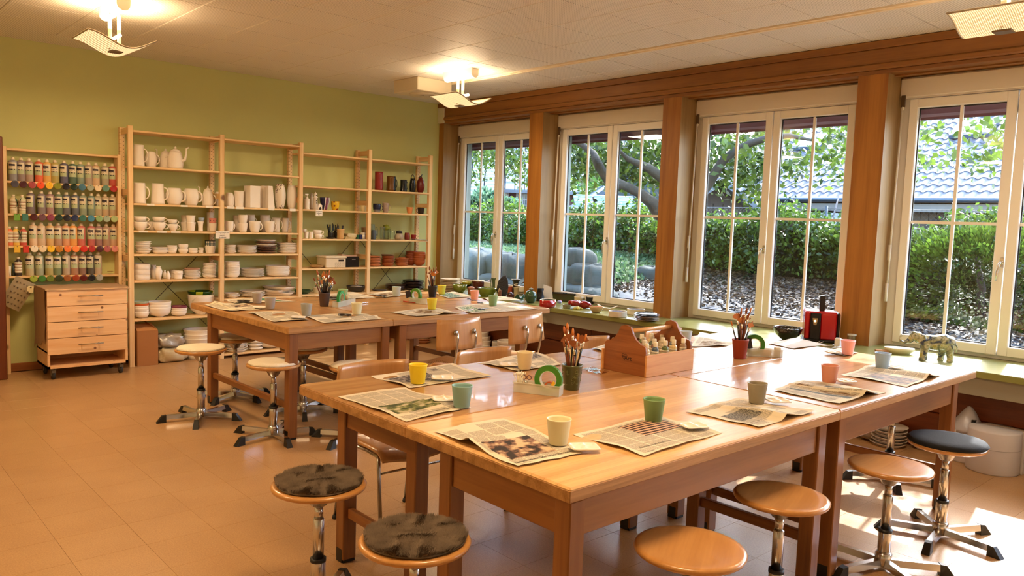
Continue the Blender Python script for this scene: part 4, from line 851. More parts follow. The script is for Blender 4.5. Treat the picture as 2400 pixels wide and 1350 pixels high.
# basket
x, mpp = spot(778, Z2[4], .13); bk = thing('storage_basket', 'white lidded plastic basket with a woven lattice side', 'basket', (x, .13, Z2[4]+.001))
w, h = 26*mpp, 22*mpp; MB().box(-w, -.09, 0, w, .12, h, bev=.006).build('tub', mat('#e3d3b4', .5), bk); MB().box(-w*1.06, -.10, h, w*1.06, .13, h*1.22, bev=.006).build('lid', mat('#e8dabd', .5), bk)
MB().box(w*.25, -.0915, h*.66, w*.78, -.089, h*.86).build('grip_hole', mat('#2b1d0e', .8), bk)
lt_ = MB()
for i in range(10):
    for j in range(5): lt_.box(w*(-.1+.11*i), -.0914, h*(.08+.105*j)+(i % 2)*.004, w*(-.06+.11*i), -.089, h*(.12+.105*j)+(i % 2)*.004)
tag(lt_.build('lattice_holes', mat('#7a6744', .8), bk), kind='stuff')
x, mpp = spot(812, Z2[4], .19); bx = thing('felt_box', 'black box with papers sticking out, behind the white basket', 'box', (x, .19, Z2[4]+.001))
w = 24*mpp; MB().box(-w, -.08, 0, w, .09, .12, bev=.004).build('box', mat('#17110d', .9), bx)
MB().box(-w*.9, -.06, .11, w*.3, .05, .135, M=Matrix.Rotation(.12, 4, 'Y')).box(-w*.2, -.07, .1, w*.9, .06, .128, M=Matrix.Rotation(-.08, 4, 'Y')).build('papers', mat('#c9a48c', .7, var=.3, scale=30), bx)
MB().box(w*.2, -.0815, .085, w*.6, -.08, .093).build('grip', mat('#8b8378', .5), bx)
stack('saucer', 'thin tan saucer left of the white basket', 'saucer', 726, 760, Z2[4], 6, 2, plate(), m=mat('#c9a56e', .5), y=.12)
GRN = mat('#2f4a26', .25); DKC = mat('#2a2522', .3)
item('tray', 'dark green oval tray beside the third post', 'tray', 690, 729, Z2[5], 9, [('body', bowl(.6), GRN)], .14)
item('bowl', 'pale bowl holding spare brushes behind the far brush pot', 'bowl', 733, 752, Z2[5], 14, [('body', P_cyl(.8, 1, 0), mat('#cfc4a4', .5))], .14)
item('net_bowl', 'dark bowl wrapped in film, left of the fourth post', 'bowl', 812, 858, Z2[5], 14, [('body', bowl(.6), mat('#35322f', .3)), ('dish', lambda mb, R, H: mb.lathe([(0, H*.7), (R*.6, H*.8), (R*.6, H*.9), (0, H*.8)], 20), BISQ)], .13)
# --- bay 3
RED = mat('#8f2a26', .2, var=.25, scale=20); BLK = mat('#10161a', .12, var=.4, scale=30)
item('cylinder_vase', 'tall dark red cylinder vase beside the fourth post', 'vase', 878, 897, Z3[1], 43, [('body', P_cyl(1, 1, 0), RED), ('lip', lambda mb, R, H: mb.box(R*.9, -R*.3, H*.8, R*1.1, R*.3, H, bev=.004), mat('#c9a99a', .3))], .12)
TWO, n, l, b = _base('two_tone_glaze', .12); tc = n.new('ShaderNodeTexCoord'); mp = n.new('ShaderNodeSeparateXYZ'); l.new(tc.outputs['Object'], mp.inputs[0]); gt = n.new('ShaderNodeMath'); gt.operation = 'GREATER_THAN'; gt.inputs[1].default_value = .0; l.new(mp.outputs[0], gt.inputs[0]); mx = n.new('ShaderNodeMix'); mx.data_type = 'RGBA'; mx.inputs[6].default_value = (*srgb('#6a4318'), 1); mx.inputs[7].default_value = (*srgb('#161a20'), 1); l.new(gt.outputs[0], mx.inputs[0]); l.new(mx.outputs[2], b.inputs['Base Color'])
mug('brown and black glazed jug with pinched lip', 905, 928, Z3[1], 34, m=TWO, name='jug', cat='jug', prof=P_cyl(1, .95, -.05), ho=.25, y=.12)
mug('glossy black straight jug right of the brown one', 937, 954, Z3[1], 28, m=BLK, name='jug', cat='jug', prof=P_cyl(1, .92, -.06), ho=.2, y=.12)
item('loop_jug', 'dark green-black jug with a tall loop handle', 'jug', 959, 974, Z3[1], 32, [('body', P_cyl(.85, .7, .22), BLK), ('handle', lambda mb, R, H: mb.tube([(R*.6*math.cos(a), 0, H*1.0+H*.28*math.sin(a)) for a in [PI*k/8 for k in range(9)]], R*.14, 8), mat('#4a4527', .3))], .12)
item('flask_vase', 'dark red flattened flask with a curved beak', 'vase', 975, 995, Z3[1], 38, [('body', P_cyl(.6, .25, .55), mat('#6a1e1c', .25, var=.2)), ('beak', lambda mb, R, H: mb.tube([(-R*.3, 0, H*.9), (R*.1, 0, H*1.0), (R*.5, 0, H*1.16)], [R*.35, R*.22, R*.05], 8), mat('#3b3f2a', .3))], .13)
BLW, n, l, b = _base('blue_fade_glaze', .2); tc = n.new('ShaderNodeTexCoord'); mp = n.new('ShaderNodeSeparateXYZ'); l.new(tc.outputs['Object'], mp.inputs[0]); mr = n.new('ShaderNodeMapRange'); mr.inputs['From Max'].default_value = .07; l.new(mp.outputs[2], mr.inputs[0]); cr = n.new('ShaderNodeValToRGB'); cr.color_ramp.elements[0].color = (*srgb('#a9a6a0'), 1); cr.color_ramp.elements[1].color = (*srgb('#191d3c'), 1); cr.color_ramp.elements[1].position = .55; l.new(mr.outputs[0], cr.inputs[0]); l.new(cr.outputs[0], b.inputs['Base Color'])
mug('navy to pale blue mug just right of the fourth post', 874, 892, Z3[2], 20, m=BLW, y=.12)
mug('mottled pinkish-brown mug with large handle', 896, 911, Z3[2], 23, m=mat('#a08a7c', .3, var=.4, scale=30), y=.12, ho=.8)
item('cup', 'small orange clay pot on the third shelf', 'pot', 952, 968, Z3[2], 15, [('body', P_cyl(.65, 1, 0), mat('#d98a4a', .6))], .10)
mug('black-brown mug with handle at its left', 978.5, 994, Z3[2], 15, m=mat('#241512', .3), hand=PI-CR, y=.10, ho=.5, prof=P_cyl(.85, 1, .05))
stack('dish', 'brown dish in the pile behind the fourth post', 'dish', 846, 864, Z3[3], 27, 6, bowl(.5), m=mat('#8a6a48', .5), y=.2)
mug('slim grey-green jug with yellow handle', 861, 880, Z3[3], 36, m=mat('#6f7a5a', .3), name='jug', cat='jug', prof=P_cyl(.8, .75, .1), y=.14, ho=.6)
mug('small blue-grey mug in front of the yellow-handled jug', 871, 882, Z3[3], 22, m=mat('#4e5c6c', .35), y=.08)
GLS = glass((.90, .94, .90), 2.5, 'ware')
for k, (a, b2, h, yy) in enumerate(((890, 903, 30, .1), (904, 916, 24, .18), (913, 926, 21, .1))):
    item('drinking_glass', ['left', 'back', 'right'][k]+' of the clear drinking glasses', 'glass', a, b2, Z3[3], h, [('body', P_cyl(.8, 1, 0, th=.06), GLS)], yy, group='clear glasses')
item('bird_ornament', 'yellow-green glazed bird above the glasses', 'ornament', 895, 915, Z3[3]+.10, 15, [('body', lambda mb, R, H: mb.lathe([(0, 0), (R*.6, H*.1), (R, H*.5), (R*.5, H*.85), (0, H)], 16), mat('#7f8428', .2)), ('wing', lambda mb, R, H: mb.box(-R*1.2, -R*.2, H*.35, -R*.2, R*.2, H*.6, M=Matrix.Rotation(.5, 4, 'Y')), mat('#6b7224', .2))], .2)
item('plinth_vase', 'grey-green vase under the yellow-green bird', 'vase', 897, 913, Z3[3], 27, [('body', P_cyl(.8, .7, .1), mat('#7d8a62', .3))], .2)
item('pebble_pot', 'mottled white and black bird-shaped pot', 'pot', 924, 946, Z3[3], 20, [('body', lambda mb, R, H: mb.lathe([(0, 0), (R*.8, 0), (R, H*.3), (R*.7, H*.7), (0, H)], 18), mat('#a89880', .4, var=.5, scale=35)), ('cover', lambda mb, R, H: mb.lathe([(0, H*.8), (R*.75, H*.75), (R*.6, H), (0, H*1.08)], 16), mat('#2c2b30', .3))], .11)
item('cup', 'red and brown cup lying behind the bird pot', 'cup', 947, 961, Z3[3], 16, [('body', P_cyl(.9, .8, .1), mat('#7a2a20', .3, var=.3))], .15)
mug('small glossy red cup with ring handle', 963, 975, Z3[3], 12, m=mat('#7e1d16', .25), y=.12, ho=.5, prof=P_cyl(.75, 1, .1), name='cup', cat='cup')
x, mpp = spot(982, Z3[3], .06); tag(MB().grid(lambda u, v: ((u-.5)*.16, (v-.5)*.2, .004+.004*math.sin(4*u+2*v)), 8, 6, th=.001).build('magazine', mat('#c9c3bb', .5, var=.2, scale=12), None, (x, .07, Z3[3]+.003), .2), 'thin magazine hanging over the edge of the shelf', 'magazine')
TER = mat('#a4562c', .55, var=.08); TER2 = mat('#8a4122', .5, var=.08); TERL = mat('#bd7444', .6, var=.08)
stack('terracotta_dish', 'terracotta dish in the pile beside the fourth post', 'dish', 858, 892, Z3[4], 24, 6, bowl(.6), m=TERL, y=.13, overlap=.35)
stack('terracotta_plate', 'terracotta plate in the mixed pile', 'plate', 893, 923, Z3[4], 27, 8, plate(), m=TER, y=.13, mats={0: mat('#8b6a50', .5), 3: TERL, 6: TERL}, jit=.006)
stack('terracotta_plate', 'dark terracotta plate in the low pile', 'plate', 925, 957, Z3[4], 18, 6, plate(), m=TER2, y=.12, mats={5: TERL}, jit=.006)
item('clay_dish', 'small terracotta dish on the low pile of plates', 'dish', 934, 951, Z3[4]+.07, 6, [('body', plate(), TERL)], .12)
stack('terracotta_bowl', 'deep terracotta bowl in the back pile', 'bowl', 950, 976, Z3[4], 33, 5, bowl(.5), m=TER2, y=.22, overlap=.6)
stack('terracotta_bowl', 'deep terracotta bowl in the front pile by the last post', 'bowl', 968, 997, Z3[4], 32, 5, bowl(.45), m=TER, y=.12, overlap=.62)
stack('dark_plate', 'glazed brown plate at the back of the low right shelf', 'plate', 903, 950, Z3[5], 13, 4, plate(), m=mat('#5a3a2a', .3), y=.14)
stack('dark_plate', 'glossy black plate in the right pile on the low shelf', 'plate', 941, 993, Z3[5], 22, 6, plate(), m=mat('#3a2c28', .25), y=.12, mats={0: mat('#101418', .08)})
item('flat_tray', 'flat dark grey tray at the front of the low right shelf', 'tray', 873, 905, Z3[5], 3, [('body', sqplate, mat('#5a5350', .4))], .12)
# ---- paint rack on the wall
rk = thing('paint_rack', 'narrow pine wall rack holding rows of ceramic paint bottles', 'rack', (0, 0, 0))
RX0, RX1, RY = -.951, -.004, .2
RZ = [1.985, 1.702, 1.419, 1.138, .870]
MB().box(RX0, RY, 0, RX0+.028, YW-.001, 1.998, bev=.003).build('side_panel', PINEZ, rk); MB().box(RX1-.032, RY, .0, RX1, YW-.001, 1.998, bev=.003).build('side_panel', PINEZ, rk)
for z in RZ: MB().box(RX0+.028, RY+.002, z-.019, RX1-.032, YW-.001, z, bev=.003).build('shelf_board', PINE, rk)
LBLW = mat('#ddd0b4', .5); INK = mat('#2b2030', .6); LBG = mat('#b4bd94', .5)
def bottle_meshes(R, H):
    b1 = MB().lathe([(0, 0), (R*.92, 0), (R, H*.02), (R, H*.80), (R*.94, H*.845), (R*.45, H*.875), (R*.42, H*.89)], 16)
    cp = MB().lathe([(R*.46, H*.885), (R*.5, H*.90), (R*.42, H*.955), (R*.30, H), (0, H)], 12)
    lb = MB(); a0, a1 = -PI/2-CR-.0-1.25, -PI/2-CR+1.25; N = 10
    rows = [(.30, .46, 2), (.46, .50, 3), (.50, .58, 0), (.58, .595, 3), (.595, .63, 0), (.63, .71, 1), (.71, .725, 0), (.725, .74, 4), (.74, .78, 0)]
    for z0, z1, mi in rows:
        for k in range(N):
            q0 = a0+(a1-a0)*k/N; q1 = a0+(a1-a0)*(k+1)/N; m_ = mi
            if mi == 1 and not 2 <= k <= 7: m_ = 0
            if mi == 4: m_ = 1 if 2 <= k <= 4 else 0
            if mi == 3: m_ = 1 if (k % 3) and 1 < k < 8 else (2 if z0 < .5 else 0)
            rr = R*1.015
            lb.add([(rr*math.cos(q0), rr*math.sin(q0), H*z0), (rr*math.cos(q1), rr*math.sin(q1), H*z0), (rr*math.cos(q1), rr*math.sin(q1), H*z1), (rr*math.cos(q0), rr*math.sin(q0), H*z1)], [(0, 1, 2, 3)], m_, True)
    return b1, cp, lb
_p = bottle_meshes(.0335, .207)
CAPM = mat('#ecdcbc', .5)
proto = thing('paint_bottle', '', 'bottle'); _b = _p[0].build('body', mat('#888888', .3), proto); _c = _p[1].build('cap', CAPM, proto); _l = _p[2].build('label', [LBLW, INK, LBG], proto)
text_mesh('MAYCO', .011, INK, proto, T(-.0, -.0347, .15)@Matrix.Rotation(PI/2, 4, 'X'), 'brand_print', .0002) if False else None
first = [True]
ROWN = ['top', 'second', 'third', 'lowest']
def cname(h):
    r, g, b2 = [int(h[i:i+2], 16)/255 for i in (1, 3, 5)]; mxv, mnv = max(r, g, b2), min(r, g, b2); s = mxv-mnv
    import colorsys
    hh = colorsys.rgb_to_hsv(r, g, b2)[0]*360
    if s < .09: base = 'grey' if mxv < .75 else 'off-white'
    elif hh < 16 or hh > 340: base = 'red' if s > .4 else 'pinkish' if mxv > .6 else 'mauve'
    elif hh < 36: base = 'orange' if s > .45 else 'beige' if mxv > .68 else 'brown'
    elif hh < 55: base = 'yellow' if s > .45 else 'cream' if mxv > .72 else 'khaki'
    elif hh < 80: base = 'olive green'
    elif hh < 160: base = 'green'
    elif hh < 200: base = 'teal'
    elif hh < 260: base = 'blue'
    else: base = 'purple'
    sh_ = 'dark ' if mxv < .38 else 'pale ' if mxv > .85 and s < .4 else ''
    return sh_+base
NTH = ['first', 'second', 'third', 'fourth', 'fifth', 'sixth', 'seventh', 'eighth', 'ninth', 'tenth', 'eleventh', 'twelfth', 'thirteenth']
def paint_row(r, xs, cols, off):
    for k, ((a, b2), c) in enumerate(zip(xs, cols)):
        x, mpp = spot((a+b2)/2/7.5, RZ[r+1], .262)
        if first[0]: o = proto; first[0] = False
        else: o = copy_tree(proto)
        o.location = (x, .262+random.uniform(-.003, .003), RZ[r+1]+.0005); o.rotation_euler = (0, 0, random.uniform(-.35, .35))
        for ch in o.children:
            if ch.name.startswith('body'): ch.data = ch.data.copy() if ch.data.users > 1 else ch.data; ch.data.materials[0] = mat('#%02x%02x%02x' % tuple(int(int(c[i:i+2], 16)*.86+30) for i in (1, 3, 5)), .3, coat=.3)
        o['label'] = 'bottle of %s paint, %s large bottle on the %s row' % (cname(c), NTH[k], ROWN[r]); o['group'] = 'large paint bottles on the %s row' % ROWN[r]
paint_row(0, [(165, 300), (305, 445), (450, 585), (615, 760), (765, 890), (900, 1040), (1060, 1200), (1215, 1345), (1355, 1480), (1495, 1625), (1630, 1750), (1785, 1910), (1915, 2040)],
          ['#8e8f93', '#8d7b78', '#b39382', '#e8623d', '#eeb355', '#b5a552', '#565672', '#45624e', '#7d9584', '#b3a08b', '#d9b48b', '#a9a184', '#c24a3c'], 0)
paint_row(1, [(475, 615), (665, 800), (820, 950), (965, 1095), (1100, 1240), (1260, 1390), (1400, 1525), (1545, 1670), (1670, 1780), (1790, 1915), (1925, 2040)],
          ['#6d5f62', '#7f7274', '#a2797a', '#586c4b', '#5c5c62', '#545a66', '#8a9a80', '#78907c', '#b6a780', '#c0a37d', '#bda57f'], 0)
paint_row(2, [(520, 655), (660, 800), (815, 950), (955, 1090), (1100, 1225), (1235, 1345), (1365, 1500), (1540, 1665), (1675, 1795), (1810, 1930), (1935, 2050)],
          ['#e2c09b', '#d8b995', '#d8aa68', '#ba8e70', '#e29a6c', '#efa14a', '#d3665a', '#c55f58', '#966a68', '#b28a6f', '#cda07c'], 0)
paint_row(3, [(455, 600), (625, 765), (800, 940), (945, 1085), (1095, 1235), (1245, 1380), (1390, 1515), (1530, 1650), (1665, 1785)],
          ['#c2b07f', '#9aa183', '#b3a563', '#71865e', '#b9a287', '#b57f60', '#8e6a5a', '#4a463e', '#c9b195'], 0)
def small_bottle(u, r, col, label, leaf):
    x, mpp = spot(u/7.5, RZ[r+1], .262); t = thing('small_paint_bottle', label, 'bottle', (x, .262, RZ[r+1]+.0005), 0, 'small paint bottles')
    R, Hh = .029, .165
    MB().lathe([(0, 0), (R*.9, 0), (R, Hh*.03), (R*.93, Hh*.45), (R, Hh*.78), (R*.45, Hh*.86), (R*.4, Hh*.88)], 14).build('body', mat(col, .35), t)
    MB().lathe([(R*.44, Hh*.88), (R*.44, Hh), (0, Hh)], 12).build('cap', CAPM, t)
    lb = MB()
    for z0, z1, mi in ((.16, .28, 0), (.28, .31, 1), (.31, .40, 0), (.40, .43, 1), (.43, .58, 0), (.58, .61, 1), (.61, .74, 0)):
        lb.lathe([(R*1.01, Hh*z0), (R*1.01, Hh*z1)], 14, mi)
    lb.build('label', [LBLW, mat('#9c4a30', .5)], t)
    if leaf:
        s = leaf; lf = [(-.002, .045), (s*.013, .07), (s*.016, .095), (s*.010, .125), (-.002, .14)]
        MB().prism([(a+s*.010, b2) for a, b2 in lf]+[(s*.026, .09)], -R*1.1-.003, -R*.9).build('leaf_print', mat('#0e5a3c', .3), t)
small_bottle(240, 1, '#e0cfa8', 'small cream bottle with green leaf, leftmost of the second row', 1)
small_bottle(395, 1, '#cfd0a8', 'small cream bottle with green leaf, next to the first big bottle', -1)
small_bottle(170, 2, '#e07a4e', 'small orange paint bottle, leftmost of the third row', 0)
small_bottle(285, 2, '#f0c65a', 'small yellow paint bottle on the third row', 1)
small_bottle(412, 2, '#cf5a4e', 'small red paint bottle on the third row', -1)
small_bottle(327, 3, '#3a2f2c', 'small dark brown paint bottle on the lowest row', 0)
x, _q = spot(24.5, RZ[4], .26); t = thing('brush_tube', 'white tube and dark brushes standing at the left of the lowest row', 'tube', (x, .26, RZ[4])); MB().cyl((-.004, 0, 0), (-.004, 0, .085), .009, 10).build('tube', WHITEP, t); MB().cyl((.022, 0, 0), (.02, 0, .11), .012, 10, r2=.006).cyl((.035, .01, 0), (.034, .01, .10), .006, 8).build('brush', mat('#1d2a22', .4), t)
x, _q = spot(258.5, RZ[4], .25); t = thing('wire_ring', 'small brass wire stilt at the right end of the lowest row', 'stilt', (x, .25, RZ[4])); MB().tube([(.026*math.cos(a), .018*math.sin(a), .026) for a in [2*PI*k/14 for k in range(14)]], .0016, 6, closed=True).build('ring', mat('#8a6a3a', .4, .6), t); MB().tube([(.022*math.cos(a), .015*math.sin(a), .004) for a in [2*PI*k/14 for k in range(14)]], .003, 6, closed=True).build('base', mat('#c8b48a', .4), t)
DISC = {}
def tagrow(r, cs, cols):
    for k, (c, col) in enumerate(zip(cs, cols)):
        sq = col.startswith('s'); col = col.lstrip('s')
        x, mpp = spot(c/7.5, RZ[r+1]-.03, RY-.004); z = RZ[r+1]-.026
        t = thing('glaze_sample', '%s %s glaze sample, %s hanging from the %s rack board' % (cname(col), 'square' if sq else 'round', NTH[k], ROWN[r]), 'sample', (x, RY-.001, z), 0, 'glaze samples on the %s board' % ROWN[r])
        m_ = mat(col, .18, coat=.5)
        if sq: MB().box(-.024, -.006, -.034, .024, 0, .024, bev=.003).build('tile', m_, t); 
        else:
            MB().lathe([(0, 0), (.0295, 0), (.031, .003), (.0295, .0065), (.026, .007), (0, .006)], 22, M=Matrix.Rotation(PI/2, 4, 'X')@T(0, 0, 0)).build('disc', m_, t)
        MB().lathe([(.003, 0), (.003, .002), (0, .003)], 8, M=T(0, -.0062 if not sq else -.0058, .019)@Matrix.Rotation(PI/2, 4, 'X')).build('nail', mat('#2a1c10', .4, .5), t)
tagrow(0, (262, 410, 565, 717, 868, 1015, 1162, 1302, 1445, 1590, 1725, 1862, 2000), ['#4c4956', '#4a1622', '#a7474d', '#f2511c', '#f0b929', '#85881c', '#120818', '#0c2a0f', '#44738a', '#a3ab94', '#ecd5b0', '#5f8a76', '#b01f17'])
tagrow(1, (298, 443, 597, 745, 892, 1035, 1177, 1317, 1458, 1603, 1745, 1877, 2010), ['s#6fa03c', 's#3f7a6c', '#4f1216', '#6d4450', '#8b3650', '#0b2f17', '#100a1a', '#0f1f4c', '#2e6b5b', '#3d86a6', '#8fb172', '#9fae94', '#a9ba7c'])
tagrow(2, (303, 460, 605, 753, 898, 1045, 1193, 1335, 1478, 1617, 1757, 1888, 2018), ['s#e6b63c', 's#cf3a2c', '#efe0c6', '#ecd6b0', '#f1bf27', '#c4812a', '#f07a38', '#f3853d', '#d02818', '#b8201a', '#4c0c14', '#b25a5a', '#d98473'])
tagrow(3, (593, 742, 888, 1040, 1190, 1337, 1473, 1615, 1752), ['#9aa83b', '#3b7a2a', '#6c7a26', '#2f3a1c', '#9c5a2c', '#9c3d1c', '#5a140f', '#141d28', '#a9a79c'])
# sheet of paper and label card clipped below the rack
pt = thing('printed_sheet', 'grey printed colour chart hanging askew under the rack', 'poster', (-.87, RY-.03, .72))
M_ = Matrix.Rotation(.52, 4, 'Y')
MB().grid(lambda u, v: tuple(M_@Vector(((u-.5)*.17, -.02*math.sin(u*3)-.01, (v-.5)*.27))), 8, 10, ).build('sheet', mat('#a08d6c', .6, var=.06), pt)
mk = MB()
for i in range(5):
    for j in range(5):
        c = M_@Vector(((i-2)*.029, -.045, (j-2)*.048)); mk.lathe([(0, .0004), (.007, 0)], 10, M=T(c.x, c.y+.012, c.z)@Matrix.Rotation(PI/2, 4, 'X'))
mk.build('printed_ring', mat('#8a7858', .6), pt)
MB().box(.065, -.03, .015, .115, -.026, .075, M=Matrix.Rotation(.1, 4, 'Y')).build('hang_card', mat('#f0dfae', .6), pt)
# ---- drawer cart
ct = thing('drawer_cart', 'pine drawer cart on castors with four drawers and an open bottom', 'cart', (0, 0, 0))
X0, X1, Y0, Y1 = -.73, -.088, -.255, .155; zt = .785
CPW = wood('#e2ad78', '#f0c796', .5, 0, 4, 7)
c_ = MB().box(X0, Y0+.02, .10, X0+.02, Y1, zt).box(X1-.02, Y0+.02, .10, X1, Y1, zt).box(X0, Y0+.02, zt-.02, X1, Y1, zt).box(X0, Y1-.012, .1, X1, Y1, zt)
c_.box(X0, Y0+.005, .10, X1, Y1, .122).box(X0, Y0+.02, .235, X1, Y1, .25)
c_.box(X0, Y0+.005, .10, X0+.02, Y0+.02, .235).box(X1-.02, Y0+.005, .10, X1, Y0+.02, .235)
c_.build('carcass', CPW, ct)
zz = [.218, .362, .502, .638, .788]
for k in range(4):
    d = MB().box(X0+.002, Y0, zz[k]+.003, X1-.002, Y0+.02, zz[k+1]-.003, bev=.0015).build('drawer_front', CPW, ct)
    zc = (zz[k]+zz[k+1])/2+.012; hx = (X0+X1)/2+.01
    MB().cyl((hx-.10, Y0-.035, zc), (hx+.10, Y0-.035, zc), .005, 8).cyl((hx-.068, Y0-.035, zc), (hx-.068, Y0+.001, zc), .004, 6).cyl((hx+.068, Y0-.035, zc), (hx+.068, Y0+.001, zc), .004, 6).build('bar_handle', mat('#a8957a', .3, .9), d)
for sx_ in (X0+.05, X1-.05):
    for sy_ in (Y0+.06, Y1-.05):
        w_ = MB().box(sx_-.03, sy_-.028, .092, sx_+.03, sy_+.028, .10).box(sx_-.017, sy_-.025, .03, sx_-.012, sy_+.02, .093).box(sx_+.012, sy_-.025, .03, sx_+.017, sy_+.02, .093).box(sx_-.015, sy_-.045, .06, sx_+.015, sy_-.02, .085)
        cs = w_.build('castor', mat('#77736c', .35, .8), ct); MB().cyl((sx_-.011, sy_-.005, .036), (sx_+.011, sy_-.005, .036), .036, 18).build('wheel', mat('#2a2724', .6), cs)
cl = MB()
def clf(u, v): return (X0-.01+(X1-X0+.03)*u, Y0-.01+(Y1-Y0+.03)*v, zt+.006+.0025*math.sin(23*u)*math.sin(9*v+2)-(.012 if v < .02 else 0))
cl.grid(clf, 40, 14, th=.004)
cl.grid(lambda u, v: (X0-.012-.006*math.sin(v*9+u*5)*v, Y0+.01+(Y1-Y0+.01)*u, zt+.004-(.54-.09*(1-u)+.015*math.sin(u*14))*v), 16, 20)
tag(cl.build('cart_cloth', mat('#b8946f', .95, var=.06, scale=40, bump=.5, bscale=260)), 'beige felt cloth over the drawer cart, hanging down its left side', 'cloth')
ob = thing('oval_tray', 'white oval lidded tray lying on the cloth of the drawer cart', 'tray', (*at(142, 656, z=.80)[:2], .797))
ov = lambda s_, z0, z1: (lambda mb: mb.lathe([(0, z0), (.118*s_, z0), (.125*s_, (z0+z1)/2), (.12*s_, z1), (0, z1)], 32, sy=.5, wob=lambda a, z: squircle(a, z, 3)))
mb = MB(); ov(1, 0, .018)(mb); mb.build('lower_tray', mat('#e5d3a8', .5), ob); mb = MB(); ov(1.02, .020, .030)(mb); mb.build('upper_tray', mat('#e9d9b2', .5), ob)
# ================================================================ things on the tables
def T3(u, v): return at(u, v, z=ZT)
# newsprint: columns of fine lines drawn by a shader on real sheets
NEWS, n, l, b = _base('newsprint', .75, 0, .2)
uvn = n.new('ShaderNodeUVMap'); sx = n.new('ShaderNodeSeparateXYZ'); l.new(uvn.outputs[0], sx.inputs[0])
def M_(op, a, b_=None, c=None):
    q = n.new('ShaderNodeMath'); q.operation = op
    for i, v_ in enumerate((a, b_, c)):
        if v_ is None: continue
        if isinstance(v_, (int, float)): q.inputs[i].default_value = v_
        else: l.new(v_, q.inputs[i])
    return q.outputs[0]
oi = n.new('ShaderNodeObjectInfo')
U = M_('MULTIPLY', sx.outputs[0], 6.0); V_ = M_('MULTIPLY', sx.outputs[1], 4.0)
cu_ = M_('FRACT', U); cv_ = M_('FRACT', V_)
gut = M_('MULTIPLY', M_('GREATER_THAN', cu_, .06), M_('GREATER_THAN', cv_, .07))
brd = M_('MULTIPLY', M_('MULTIPLY', M_('GREATER_THAN', sx.outputs[0], .05), M_('LESS_THAN', sx.outputs[0], .95)), M_('MULTIPLY', M_('GREATER_THAN', sx.outputs[1], .05), M_('LESS_THAN', sx.outputs[1], .95)))
line = M_('GREATER_THAN', M_('FRACT', M_('MULTIPLY', sx.outputs[1], 95.0)), .45)
wz = n.new('ShaderNodeTexNoise'); wz.inputs['Scale'].default_value = 150; wz.inputs['Detail'].default_value = 2; l.new(uvn.outputs[0], wz.inputs['Vector'])
word = M_('GREATER_THAN', wz.outputs[0], .42)
cell = n.new('ShaderNodeTexWhiteNoise'); fl = n.new('ShaderNodeCombineXYZ'); l.new(M_('FLOOR', U), fl.inputs[0]); l.new(M_('FLOOR', V_), fl.inputs[1]); l.new(oi.outputs['Random'], fl.inputs[2]); l.new(fl.outputs[0], cell.inputs['Vector'])
on = M_('GREATER_THAN', cell.outputs[0], .16)
ink = M_('MULTIPLY', M_('MULTIPLY', M_('MULTIPLY', gut, brd), M_('MULTIPLY', line, word)), on)
mx = n.new('ShaderNodeMix'); mx.data_type = 'RGBA'; mx.inputs[6].default_value = (*srgb('#d9cbb0'), 1); mx.inputs[7].default_value = (*srgb('#6f675c'), 1); l.new(ink, mx.inputs[0]); l.new(mx.outputs[2], b.inputs['Base Color'])
NINK = mat('#2a2624', .7)
PIC = {}
def pic(a, b_, c, sc_=14, seed=0):
    """a printed photograph: blotches of its own three colours"""
    k = (a, b_, c, sc_, seed)
    if k in PIC: return PIC[k]
    m, n, l, bb = _base('printed_photo', .7, 0, .2); uv = n.new('ShaderNodeUVMap'); mp = n.new('ShaderNodeMapping'); mp.inputs['Location'].default_value = (seed, seed*.7, 0); l.new(uv.outputs[0], mp.inputs[0])
    nz = n.new('ShaderNodeTexNoise'); nz.inputs['Scale'].default_value = sc_; nz.inputs['Detail'].default_value = 3; l.new(mp.outputs[0], nz.inputs['Vector'])
    cr = n.new('ShaderNodeValToRGB'); e = cr.color_ramp.elements; e[0].position = .42; e[0].color = (*srgb(a), 1); e[1].position = .60; e[1].color = (*srgb(c), 1); q = e.new(.5); q.color = (*srgb(b_), 1)
    l.new(nz.outputs[0], cr.inputs[0]); l.new(cr.outputs[0], bb.inputs['Base Color']); PIC[k] = m; return m
